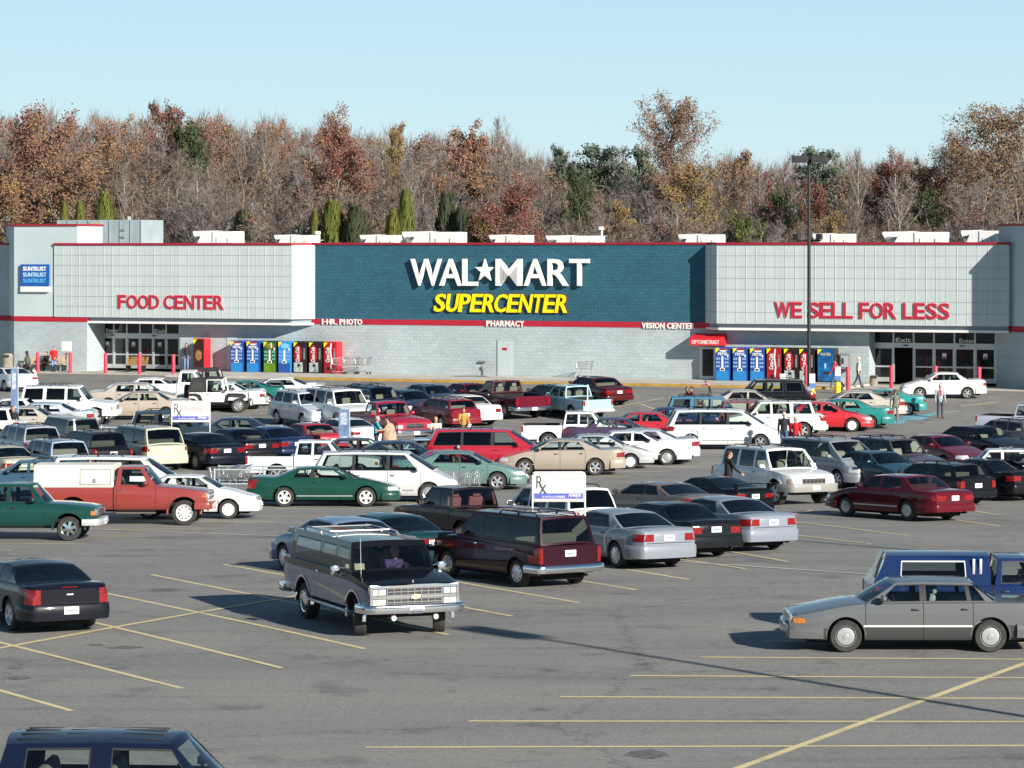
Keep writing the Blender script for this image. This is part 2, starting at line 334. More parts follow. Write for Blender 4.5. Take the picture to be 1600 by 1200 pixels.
# ------------------------------------------------------------------ the store
YAW = R(23); P0 = Vector((0, 182, 0))
DV = Vector((math.cos(YAW), -math.sin(YAW), 0)); EV = Vector((math.sin(YAW), math.cos(YAW), 0))
def U(px, w=0.0):
    """distance along the facade of the point that stands w in front of it at photo column px"""
    r = (px-800)/FOC; cx = P0+EV*(-w)
    return (r*cx.y-cx.x)/(DV.x-r*DV.y)
def ZH(py, px, w=0.0):
    p = P0+DV*U(px, w)-EV*w
    return CAMH-(py-HOR)*p.y/FOC
def store_pt(u, w, z=0): return P0+DV*u-EV*w+Vector((0, 0, z))
def wallmat(name, col, bump=.6, var=.10):
    m = mat(name, col, .85); nt = m.node_tree; p = nt.nodes['Principled BSDF']; L = nt.links.new
    tc = nt.nodes.new('ShaderNodeTexCoord'); s = nt.nodes.new('ShaderNodeSeparateXYZ'); c = nt.nodes.new('ShaderNodeCombineXYZ'); L(tc.outputs['Object'], s.inputs[0])
    ad = nt.nodes.new('ShaderNodeMath'); L(s.outputs['X'], ad.inputs[0]); L(s.outputs['Y'], ad.inputs[1]); L(ad.outputs[0], c.inputs[0]); L(s.outputs['Z'], c.inputs[1])
    b = nt.nodes.new('ShaderNodeTexBrick'); b.inputs['Scale'].default_value = 1; b.inputs['Brick Width'].default_value = .41; b.inputs['Row Height'].default_value = .205; b.inputs['Mortar Size'].default_value = .012; b.inputs['Mortar Smooth'].default_value = .6
    b.inputs['Color1'].default_value = (*[x*(1-var) for x in col], 1); b.inputs['Color2'].default_value = (*[min(1, x*(1+var)) for x in col], 1); b.inputs['Mortar'].default_value = (*[x*.82 for x in col], 1)
    L(c.outputs[0], b.inputs['Vector'])
    n = nt.nodes.new('ShaderNodeTexNoise'); n.inputs['Scale'].default_value = .35; n.inputs['Detail'].default_value = 6; L(tc.outputs['Object'], n.inputs['Vector'])
    mx = nt.nodes.new('ShaderNodeMix'); mx.data_type = 'RGBA'; mx.blend_type = 'MULTIPLY'; mx.inputs['Factor'].default_value = .5; L(b.outputs['Color'], mx.inputs['A'])
    rp = nt.nodes.new('ShaderNodeValToRGB'); rp.color_ramp.elements[0].position = .35; rp.color_ramp.elements[0].color = (.8, .8, .8, 1); rp.color_ramp.elements[1].position = .65; rp.color_ramp.elements[1].color = (1.1, 1.1, 1.1, 1)
    L(n.outputs['Fac'], rp.inputs[0]); L(rp.outputs[0], mx.inputs['B']); L(mx.outputs['Result'], p.inputs['Base Color'])
    n2 = nt.nodes.new('ShaderNodeTexNoise'); n2.inputs['Scale'].default_value = 13; n2.inputs['Detail'].default_value = 3; L(c.outputs[0], n2.inputs['Vector'])
    su = nt.nodes.new('ShaderNodeMath'); su.operation = 'MULTIPLY_ADD'; su.inputs[1].default_value = -.5; L(b.outputs['Fac'], su.inputs[0]); L(n2.outputs['Fac'], su.inputs[2])
    bp_ = nt.nodes.new('ShaderNodeBump'); bp_.inputs['Strength'].default_value = bump; bp_.inputs['Distance'].default_value = .12; L(su.outputs[0], bp_.inputs['Height']); L(bp_.outputs[0], p.inputs['Normal'])
    return m
M_pale = wallmat('pale_block', hexc('#b0bdc1'), .35, .06); M_blue = wallmat('teal_block', hexc('#2b6074'), .6, .10); M_smooth = mat('pale_render', hexc('#bccbce'), .8, noise=(.5, .05))
M_band = mat('red_band', hexc('#b01c34'), .6, noise=(.8, .08)); M_cope = mat('red_coping', hexc('#a01c33'), .5); M_alu = mat('aluminium', (.55, .57, .58), .4, .5); M_sglass = mat('store_glass', (.012, .014, .016), .06, spec=.6)
M_soff = mat('soffit_grey', hexc('#8d9ba3'), .8); M_roof = mat('roof_membrane', (.35, .35, .34), .9)
def panelmat():
    m = mat('panel_tiles', hexc('#c9d8d8'), .6); nt = m.node_tree; p = nt.nodes['Principled BSDF']; L = nt.links.new
    n = nt.nodes.new('ShaderNodeTexNoise'); tc = nt.nodes.new('ShaderNodeTexCoord'); n.inputs['Scale'].default_value = .8; n.inputs['Detail'].default_value = 4; L(tc.outputs['Object'], n.inputs['Vector'])
    r = nt.nodes.new('ShaderNodeValToRGB'); r.color_ramp.elements[0].color = (*hexc('#b8c3c4'), 1); r.color_ramp.elements[1].color = (*hexc('#c6d0d1'), 1); L(n.outputs['Fac'], r.inputs[0])
    mp = nt.nodes.new('ShaderNodeMapping'); mp.inputs['Scale'].default_value = (2.2, 2.2, .12); L(tc.outputs['Object'], mp.inputs[0]); n2 = nt.nodes.new('ShaderNodeTexNoise'); n2.inputs['Scale'].default_value = 1; n2.inputs['Detail'].default_value = 6; L(mp.outputs[0], n2.inputs['Vector'])
    r2 = nt.nodes.new('ShaderNodeValToRGB'); r2.color_ramp.elements[0].position = .3; r2.color_ramp.elements[0].color = (.84, .84, .83, 1); r2.color_ramp.elements[1].position = .55; r2.color_ramp.elements[1].color = (1.03, 1.03, 1.03, 1); L(n2.outputs['Fac'], r2.inputs[0])
    x = nt.nodes.new('ShaderNodeMix'); x.data_type = 'RGBA'; x.blend_type = 'MULTIPLY'; x.inputs['Factor'].default_value = .4; L(r.outputs[0], x.inputs['A']); L(r2.outputs[0], x.inputs['B']); L(x.outputs['Result'], p.inputs['Base Color'])
    return m
M_panel = panelmat(); M_hi = mat('joint_light', hexc('#dfe8e8'), .7); M_joint = mat('panel_joint', hexc('#8c9a9e'), .8)
bld = obj('store_building', None, None, P0, -YAW, 'big pale block superstore with teal upper wall, red bands and two glass entrances', 'store')
TOP = 8.1; RB0, RB1 = 3.17, 3.5; W1 = 1.1
def sbox(mb, u0, u1, w0, w1, z0, z1, mi=0): mb.box(((u0+u1)/2, -(w0+w1)/2, (z0+z1)/2), (abs(u1-u0), abs(w1-w0), z1-z0), mi)
uL0, uL1 = U(138, -1.2), U(281, -1.2); uR0, uR1 = U(1365, -1.2), U(1556, -1.2)
u488, u1110 = U(488), U(1110)
for a, b in ((-70, U(22, 1)+.4), (U(281, 0), U(1358, 0)), (U(1557, 0), 75)):       # lower wall stretches
    m = MB(); sbox(m, a, b, 0, -.35, 0, RB0); m.build('wall', M_pale, bld)
m = MB(); sbox(m, u488, u1110, 0, -.35, RB1, TOP); m.build('teal_wall', M_blue, bld)
for a, b in ((-70, u488), (u1110, 75)):
    m = MB(); sbox(m, a, b, -.02, -.35, RB1, TOP); m.build('upper_wall', M_pale, bld)
for a, b in ((-70, U(281)), (U(281), U(1358)), (U(1358), 75)):
    m = MB(); sbox(m, a, b, .03 if a != -70 else .02, -.35, RB0, RB1); m.build('red_band', M_band, bld)
m = MB(); sbox(m, u488, u1110, .06, -.42, TOP, TOP+.13); sbox(m, -70, U(22, 1), .06, -.42, TOP, TOP+.13); m.build('coping', M_cope, bld)
m = MB(); sbox(m, -70, 75, -.36, -70, 7.3, 7.6); m.build('roof', M_roof, bld)
m = MB()
for a in (-69.6, 74.6): sbox(m, a-.2, a+.2, -.36, -70, 0, TOP)
sbox(m, -70, 75, -69.6, -70, 0, TOP); m.build('side_wall', M_pale, bld)
# entrance canopy boxes clad with square panels
def panel_box(u0, u1, ch0, ch1, name='panel_box'):
    """front from u0 to u1 at w=W1; 45 degree returns back to the wall on the sides asked for"""
    m = MB(); pts = [(u0-W1 if ch0 else u0, 0), (u0, -W1), (u1, -W1), (u1+W1 if ch1 else u1, 0)]
    m.prism(pts, 'z', RB1-.02, TOP-.02, 0)
    o = m.build(name, [M_panel], bld)
    t = MB(); ov = .07
    t.prism([(pts[0][0]-(ov if ch0 else 0), .3), (u0-ov*.5, -W1-ov), (u1+ov*.5, -W1-ov), (pts[3][0]+(ov if ch1 else 0), .3)], 'z', TOP-.018, TOP+.12); t.build('coping', M_cope, bld)
    j = MB(); nz = 7; sp = 4.6/nz; nu = round((u1-u0)/.60); d = (u1-u0)/nu
    def vert(a, b, z0, z1, wd=.018):
        pass
    for i in range(nu+1):
        u = u0+i*d; j.box((u, -W1-.004, (RB1+TOP)/2), (.020, .012, TOP-RB1-.06), 0); j.box((u+.022, -W1-.003, (RB1+TOP)/2), (.02, .010, TOP-RB1-.06), 1)
    for k in range(1, nz):
        z = RB1+k*(TOP-RB1)/nz; j.box(((u0+u1)/2, -W1-.005, z), (u1-u0, .012, .020), 0)
    for on, a, b in ((ch0, pts[0], pts[1]), (ch1, pts[2], pts[3])):
        if not on: continue
        p, q = Vector((*a, 0)), Vector((*b, 0)); dd = (q-p); n = Vector((dd.y, -dd.x, 0)).normalized(); ang = math.atan2(dd.y, dd.x)
        for f in (.02, .5, .98):
            c = p.lerp(q, f)+n*.004; j.box((0, 0, 0), (.022, .012, TOP-RB1-.06), 0, Matrix.Translation((c.x, c.y, (RB1+TOP)/2)) @ Matrix.Rotation(ang, 4, 'Z'))
        for k in range(1, nz):
            c = (p+q)/2+n*.004; j.box((0, 0, 0), (dd.length, .012, .022), 0, Matrix.Translation((c.x, c.y, RB1+k*(TOP-RB1)/nz)) @ Matrix.Rotation(ang, 4, 'Z'))
    j.build('panel_joints', [M_joint, M_hi], o)
    s = MB(); W2 = .85
    s.prism([(pts[0][0]+(.25 if ch0 else 0), -.04), (u0+.1, -W2+.02), (u1-.1, -W2+.02), (pts[3][0]-(.25 if ch1 else 0), -.04)], 'z', RB1-.26, RB1-.021); s.build('soffit', M_soff, bld)
    s = MB(); W2 = .98
    s.prism([(pts[0][0]+(.05 if ch0 else 0), -.045), (u0+.05, -W2), (u1-.05, -W2), (pts[3][0]-(.05 if ch1 else 0), -.045)], 'z', RB1-.40, RB1-.262); s.build('canopy_ledge', M_white, bld)
    return o
panel_box(U(85, W1), U(455, W1), False, True); panel_box(U(1120, W1), U(1576, W1), True, False)
# towers at both ends
uT0, uT1 = U(22, 1.02), U(136, 1.02); zt = ZH(353, 60, 1.0)
m = MB(); m.prism([(uT0-1.7, .7), (uT0, -1.02), (U(121, 1.02), -1.02), (U(121, 1.02), 2.1), (uT0-1.7, 2.1)], 'z', RB1, zt); tw = m.build('tower', M_smooth, bld)
m = MB(); m.prism([(uT0-1.7, .7), (uT0, -1.02), (uT1, -1.02), (uT1, 1.19), (uT0-1.7, 1.19)], 'z', 0, RB0); m.build('tower_base', M_pale, bld)
m = MB(); m.prism([(uT0-1.72, .68), (uT0, -1.04), (uT1+.02, -1.04), (uT1+.02, 1.15), (uT0-1.72, 1.15)], 'z', RB0, RB1); m.build('red_band', M_band, bld)
m = MB(); m.prism([(uT0-1.8, .65), (uT0-.04, -1.1), (U(121, 1.02)+.06, -1.1), (U(121, 1.02)+.06, 2.15), (uT0-1.8, 2.15)], 'z', zt, zt+.12); m.build('coping', M_cope, bld)
uX = U(1576, W1); ztr = ZH(353, 1580, 1.5)
for z0, z1, mt, nm, g in ((RB1, ztr, M_smooth, 'tower', 0), (-.5, RB0, M_pale, 'tower_base', 0), (RB0, RB1, M_band, 'red_band', .02), (ztr, ztr+.13, M_cope, 'coping', .06)):
    m = MB(); m.prism([(uX-.9-g, .2), (uX+3.4-g, -4.1-g), (uX+14, -4.1-g), (uX+14, 5), (uX-.9-g, 5)], 'z', z0, z1); m.build(nm, mt, bld)
# glass entrances, set back
def entrance(u0, u1, words, n, openleaf=None):
    w = -1.2; zt_ = RB0-.02; H1, H2 = 2.42, 2.14
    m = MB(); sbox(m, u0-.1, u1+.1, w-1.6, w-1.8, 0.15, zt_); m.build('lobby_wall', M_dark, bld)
    m = MB(); sbox(m, u0, u1, w+.06, w-.06, zt_-.08, zt_); sbox(m, u0, u1, w+.07, w-.10, H2, H1)
    for i in range(n+1): sbox(m, lerp(u0, u1, i/n)-.05, lerp(u0, u1, i/n)+.05, w+.06, w-.06, .16, zt_-.08)
    fr = m.build('entrance_frame', M_alu, bld)
    for i in range(n):
        a, b = lerp(u0, u1, i/n)+.05, lerp(u0, u1, (i+1)/n)-.05
        g = MB(); sbox(g, a, b, w+.01, w-.01, H1, zt_-.08); g.build('transom_window', M_sglass, bld)
        if i == openleaf: continue
        d = MB(); sbox(d, a, b, w+.035, w-.02, .16, .42)
        for z in (1.0, H2-.06): sbox(d, a, b, w+.035, w-.02, z, z+.09)
        for s in (a, b-.05): sbox(d, s, s+.05, w+.03, w-.015, .42, H2-.03)
        dr = d.build('glass_door', M_alu, bld)
        g = MB(); sbox(g, a, b, w+.01, w-.01, .42, H2); g.build('door_glass', M_sglass, dr)
        if i % 2 == 1:
            g = MB(); sbox(g, (a+b)/2-.12, (a+b)/2+.12, w+.04, w+.036, 1.55, 1.85); sbox(g, (a+b)/2-.09, (a+b)/2+.09, w+.046, w+.041, 1.56, 1.66, 1); g.build('door_sticker', [M_white, M_band], dr)
    for t, f in words:
        u = lerp(u0, u1, f); g = text_mb(t, .9, .24, .02, .01, M=Matrix.Translation((u, -w-.07, H1+.16))); g.build('lettering', M_white, bld)
    for f in (.27, .73):
        g = MB(); sbox(g, lerp(u0, u1, f)-.14, lerp(u0, u1, f)+.14, w+.12, w+.071, H2+.1, H2+.17); g.build('door_sensor', M_black, bld)
    m = MB(); sbox(m, u0-.1, u1+.1, 0, w-2, RB0-.015, RB0+.1); m.build('porch_ceiling', M_soff, bld)
entrance(uL0, uL1, (('Enter', .27), ('Exit', .80)), 7); entrance(uR0, uR1, (('Exit', .25), ('Enter', .77)), 6, 1)
for u, s in ((U(281, 0), -1), (U(1358, 0), 1)):                                    # jambs of the recesses
    m = MB(); sbox(m, u-.35 if s > 0 else u, u if s > 0 else u+.35, -.352, -1.6, 0, RB0); m.build('wall', M_pale, bld)
# service door, optometrist door, awning
a, b = U(778), U(800); m = MB(); sbox(m, a-.06, b+.06, .03, -.02, .15, ZH(533, 790)+.06); fr = m.build('door_frame', mat('door_frame_grey', hexc('#a9b6b9'), .6), bld)
m = MB(); sbox(m, a, b, .05, .031, .16, ZH(533, 790)); d_ = m.build('service_door', mat('door_grey', hexc('#b9c5c7'), .5), bld)
m = MB(); sbox(m, (a+b)/2-.16, (a+b)/2+.16, .06, .051, 1.7, 1.86); m.build('door_notice', M_band, d_)
a, b = U(1096), U(1117); zd_ = ZH(545, 1106)
m = MB(); sbox(m, a-.12, b+.12, .04, -.02, .15, zd_+.1); m.build('door_frame', M_alu, bld)
m = MB(); sbox(m, a+.08, b-.08, .06, .041, .35, zd_-.02); m.build('glass_door', M_sglass, bld)
a, b = U(355), U(370); m = MB(); sbox(m, a, b, .03, -.02, .15, ZH(527, 362)); m.build('service_door', mat('door_grey'), bld)
a, b = U(1078, .9), U(1128, .9); z0, z1 = ZH(539.5, 1100, .9), ZH(521, 1100, .1)
m = MB(); m.prism([(0, z1), (-1.0, z0+.38), (-1.0, z0), (0, z0)], 'x', a, b); m.build('red_awning', mat('red_awning', hexc('#d8232b'), .6), None, loc=P0, rz=-YAW, label='red awning over the black optometrist door', cat='awning')
aw = bpy.data.objects['red_awning']
text_mb('OPTOMETRIST', (b-a)*.86, .22, .02, .012, M=Matrix.Translation(((a+b)/2, -1.0, z0+.19))).build('lettering', M_white, aw)
for px, z in ((1107, 0),): pass
m = MB(); u = U(755); sbox(m, u-.09, u+.02, .10, 0, .55, .72); sbox(m, u-.03, u+.03, .07, .0, .15, .55); sbox(m, u-.22, u+.2, .14, .02, .95, 1.05); m.build('hose_bib', M_steel, bld)
# letters on the wall
def sign(name, label, words, w, mats, depth=.14, parts=None):
    e = obj(name, None, None, P0, -YAW, label, 'sign')
    for t, x0, x1, y0, y1, bold, shear, mi in words:
        um = (U(x0, w)+U(x1, w))/2; pm = (x0+x1)/2; za, zb_ = ZH(y1, pm, w), ZH(y0, pm, w)
        if t == '*':
            c = MB(); pts = []
            for k in range(10):
                r_ = 1 if k % 2 == 0 else .40; an = math.pi/2+k*math.pi/5; pts.append((um+r_*math.cos(an)*(U(x1, w)-U(x0, w))*.52, (za+zb_)/2-.06+r_*math.sin(an)*(zb_-za)*.53))
            c.prism(pts, 'y', -w-depth, -w, 0); c.build('star', mats[mi], e)
        else:
            g = text_mb(t, U(x1, w)-U(x0, w), zb_-za, depth, bold, shear, M=Matrix.Translation((um, -w-depth/2, (za+zb_)/2)))
            g.build('letter' if len(t) == 1 else 'lettering', mats[mi], e)
    return e
M_let = mat('sign_white', (.82, .82, .82), .4); M_yel2 = mat('sign_yellow', hexc('#ffe60f'), .5); M_redl = mat('sign_red', hexc('#b8233c'), .5); M_edge = mat('sign_edge', hexc('#7a1020'), .5); M_pink = mat('sign_halo', hexc('#e6a0a0'), .6)
sign('store_sign', 'huge white raised store name letters with a star on the teal wall', [(c, x0, x1, 404.5, 446.5, .010, 0, 0) for c, x0, x1 in (('W', 643, 691), ('A', 688, 723), ('L', 724, 747.5), ('M', 776, 817), ('A', 820, 855), ('R', 857, 889), ('T', 891, 922))]+[('*', 744, 774, 404, 439, 0, 0, 0)], .10, [M_let], .20)
sign('store_sign', 'yellow slanted SUPERCENTER lettering below the white store name', [('SUPERCENTER', 676.5, 892, 458.5, 489, .032, .17, 1), ('SUPERCENTER', 678, 891, 459.5, 488, .016, .17, 0)], .02, [M_yel2, M_edge], .14)
bpy.data.objects['store_sign.001'].children[0].location.y += .09
sign('store_sign', 'red FOOD CENTER lettering above the left entrance', [('FOOD CENTER', 183.5, 351, 460.5, 483.5, .026, 0, 1), ('FOOD CENTER', 185, 350, 461.5, 482.5, .010, 0, 0)], W1+.02, [M_redl, M_pink], .05)
bpy.data.objects['store_sign.002'].children[0].location.y += .03
sign('store_sign', 'red WE SELL FOR LESS lettering above the right entrance', [('WE SELL FOR LESS', 1209.5, 1485, 472, 498.5, .026, 0, 1), ('WE SELL FOR LESS', 1211, 1484, 473, 497.5, .010, 0, 0)], W1+.02, [M_redl, M_pink], .05)
bpy.data.objects['store_sign.003'].children[0].location.y += .03
sign('store_sign', 'small white 1-HR. PHOTO lettering on the red band', [('1-HR. PHOTO', 502, 566, 498.5, 507, .03, 0, 0)], .04, [M_let], .05)
sign('store_sign', 'small white PHARMACY lettering on the red band', [('PHARMACY', 760, 819, 501, 510, .03, 0, 0)], .04, [M_let], .05)
sign('store_sign', 'small white VISION CENTER lettering on the red band', [('VISION CENTER', 1003, 1086, 504.5, 513.5, .03, 0, 0)], .04, [M_let], .05)
# bank sign on the left tower
e = obj('bank_sign', None, None, P0, -YAW, 'square blue bank sign with three lines of lettering on left tower', 'sign')
w = 1.03; a, b = U(34, w), U(78, w); z0, z1 = ZH(456, 56, w), ZH(413, 56, w); zs = lerp(z0, z1, .2)
m = MB(); m.box(((a+b)/2, -w-.08, (zs+z1)/2), (b-a, .16, z1-zs)); m.build('panel', mat('sign_blue', hexc('#1f5aa8'), .5), e)
m = MB(); m.box(((a+b)/2, -w-.085, (z0+zs)/2-.003), (b-a, .17, zs-z0-.006)); m.build('lower_panel', M_let, e)
for k, c in enumerate(('#ffffff', '#bfe6fb', '#62b8ef')):
    z = lerp(zs, z1, .80-.27*k); text_mb('SUNTRUST', (b-a)*.82, (z1-zs)*.19, .02, .012, M=Matrix.Translation(((a+b)/2, -w-.17, z))).build('lettering', mat('let'+c, hexc(c), .5), e)
# walk in front of the store, kerb, crosswalk bars
wk = obj('sidewalk', None, None, P0, -YAW, kind='structure')
m = MB(); m.box((0, -3.2, .075), (36+0, 6.4, .15)); m.v = [(x if x < 0 else x, y, z) for x, y, z in m.v]
s0, s1 = U(300, 3), U(1345, 3)
m = MB(); m.box(((s0+s1)/2, -3.2, .075), (s1-s0, 6.38, .15)); m.build('slab', mat('concrete', (.50, .48, .43), .85, noise=(.7, .16)), wk, kind='structure')
m = MB(); m.box(((U(440, 6.4)+s1)/2, -6.46, .078), (s1-U(440, 6.4), .14, .156)); m.build('kerb', mat('yellow_kerb', hexc('#c79f4c', .85), .7, noise=(1.5, .2)), wk, kind='structure')
for a, b in ((-70, s0), (s1, 75)):
    m = MB(); m.box(((a+b)/2, -2.0, .012), (b-a, 4.4, .024)); m.build('slab', mat('concrete'), wk, kind='structure')
cb = MB()
for a, b in ((U(60, 7), U(300, 7)), (U(1275, 7), U(1620, 7))):
    for k in range(9):
        w = 5.2+1.15*k; n = 14; vs = []
        for i in range(n+1):
            for e in (w-.15, w+.15):
                q = store_pt(lerp(a, b, i/n), e); vs.append((q.x, q.y, lot(q.y)+.004))
        cb.add(vs, [(2*i, 2*i+1, 2*i+3, 2*i+2) for i in range(n)])
cb.build('crosswalk_bars', mat('faded_bar', (.24, .215, .17), .9, noise=(1.2, .3)), None, kind='structure')
# rooftop plant
def hood_unit():
    e = obj('rooftop_unit', None)
    m = MB(); m.box((.75, 0, .55), (1.5, 1.6, 1.1), ch=.03); m.build('cabinet', M_white, e)
    m = MB(); m.prism([(-.02, 1.1), (-.75, 1.06), (-1.25, .25), (-.02, .25)], 'y', -.75, .75); m.build('hood', M_white, e)
    m = MB(); m.prism([(-.02, 1.15), (-1.95, 1.12), (-1.95, 1.0), (-1.50, .30), (-1.25, .25), (-.75, 1.0)], 'y', .2, .78); m.build('side_hood', M_white, e)
    m = MB(); m.box((-1.42, -.0, .78), (.42, .36, .14)); m.build('vent_slot', M_greyplastic, e)
    m = MB(); m.box((-.1, 0, .06), (2.9, 1.5, .12)); m.build('curb', M_steel, e)
    for x in (.3, 1.1):
        m = MB(); m.box((x, -.81, .5), (.04, .02, .5)); m.build('latch', M_greyplastic, e)
    return e
HU = hood_unit(); first = True
for px0, px1, yt in ((299, 373, 361), (426, 492, 367), (560, 625, 367), (626, 722, 362), (762, 827, 367), (851, 938, 368), (1058, 1127, 366), (1268, 1332, 365), (1377, 1478, 362), (1500, 1562, 360)):
    w = -5.0; a, b = U(px0, w), U(px1, w); o = HU if first else copy_tree(HU); first = False
    k = (b-a)/3.45; p = store_pt(lerp(a, b, 1.95/3.45), w); zt2 = ZH(yt, (px0+px1)/2, w)
    o.location = (p.x, p.y, 7.6); o.rotation_euler = (0, 0, -YAW); o.scale = (k, 1, (zt2-7.6)/1.12)
    side = {299: 'behind the FOOD CENTER panels', 426: 'behind the white corner of the left panel box', 560: 'above the left end of the teal wall', 626: 'larger, above the W of the store name', 762: 'above the M of the store name', 851: 'next to the small roof camera', 1058: 'above the right end of the teal wall',
            1268: 'just right of the tall lamp post', 1377: 'wider, above the words FOR LESS', 1500: 'beside the dark right tower'}[px0]
    tag(o, 'white slanted rooftop air unit '+side, 'roof unit', 'white rooftop units along the parapet')
e = obj('rooftop_plant', None, None, store_pt(U(180, -9), -9, 7.6), -YAW, 'large grey metal plant cabinet on the roof behind left tower', 'roof unit')
x0, x1 = U(108, -9)-U(180, -9), U(238, -9)-U(180, -9); zz = ZH(344, 180, -9)-7.6
M_gal = mat('galvanised', hexc('#a9b7bb'), .5, .2, noise=(.9, .12))
m = MB(); m.box(((x0+x1)/2, 0, zz/2), (x1-x0, 3, zz), ch=.02); m.build('cabinet', M_gal, e)
m = MB()
for k in range(9): m.box((lerp(x0, x1, k/8), -1.52, zz/2), (.05, .05, zz-.05))
m.build('seam', mat('galv_seam', hexc('#8c9aa0'), .5), e)
m = MB(); m.box((lerp(x0, x1, .46), -1.53, zz*.5), (.9, .05, zz*.9)); m.build('access_panel', mat('beige_panel', hexc('#b5ab9c'), .6), e)
m = MB()
for k in range(3): m.box((lerp(x0, x1, .78), -1.53, zz*(.25+.22*k)), (.35, .06, .12))
m.build('louvre', M_greyplastic, e)
m = MB(); m.tube([(lerp(x0, x1, .72), 0, zz), (lerp(x0, x1, .72), 0, zz+.25)], .14); m.build('flue', M_alu, e)
for px, pt, lb in ((497, 364, 'white roof camera at the left end of the teal wall'), (940, 357, 'white roof camera above the right part of the teal wall')):
    p = store_pt(U(px, -.8), -.8, 7.6); e = obj('security_camera', None, None, p, -YAW, lb, 'camera'); h = ZH(pt, px, -.8)-7.6
    m = MB(); m.tube([(0, 0, 0), (0, 0, h-.1)], .06); m.tube([(0, 0, h-.5), (.35, 0, h-.45)], .03); m.build('post', M_white, e)
    m = MB(); m.box((0, -.05, h), (.22, .45, .22), ch=.04, M=Matrix.Rotation(-.3, 4, 'X') if False else None); m.build('housing', M_white, e)
p = store_pt(U(1264, -.8), -.8, 7.6); e = obj('floodlight', None, None, p, -YAW, 'pair of dark floodlights on a bracket on the roof edge by the lamp post', 'floodlight')
m = MB(); m.tube([(0, 0, 0), (0, 0, .75)], .05); m.tube([(-.75, 0, .72), (.75, 0, .72)], .04); m.build('bracket', M_black, e)
for s in (-.75, .65):
    m = MB(); m.box((s, -.08, .95), (.36, .3, .34), ch=.05); m.build('lamp_head', M_black, e)
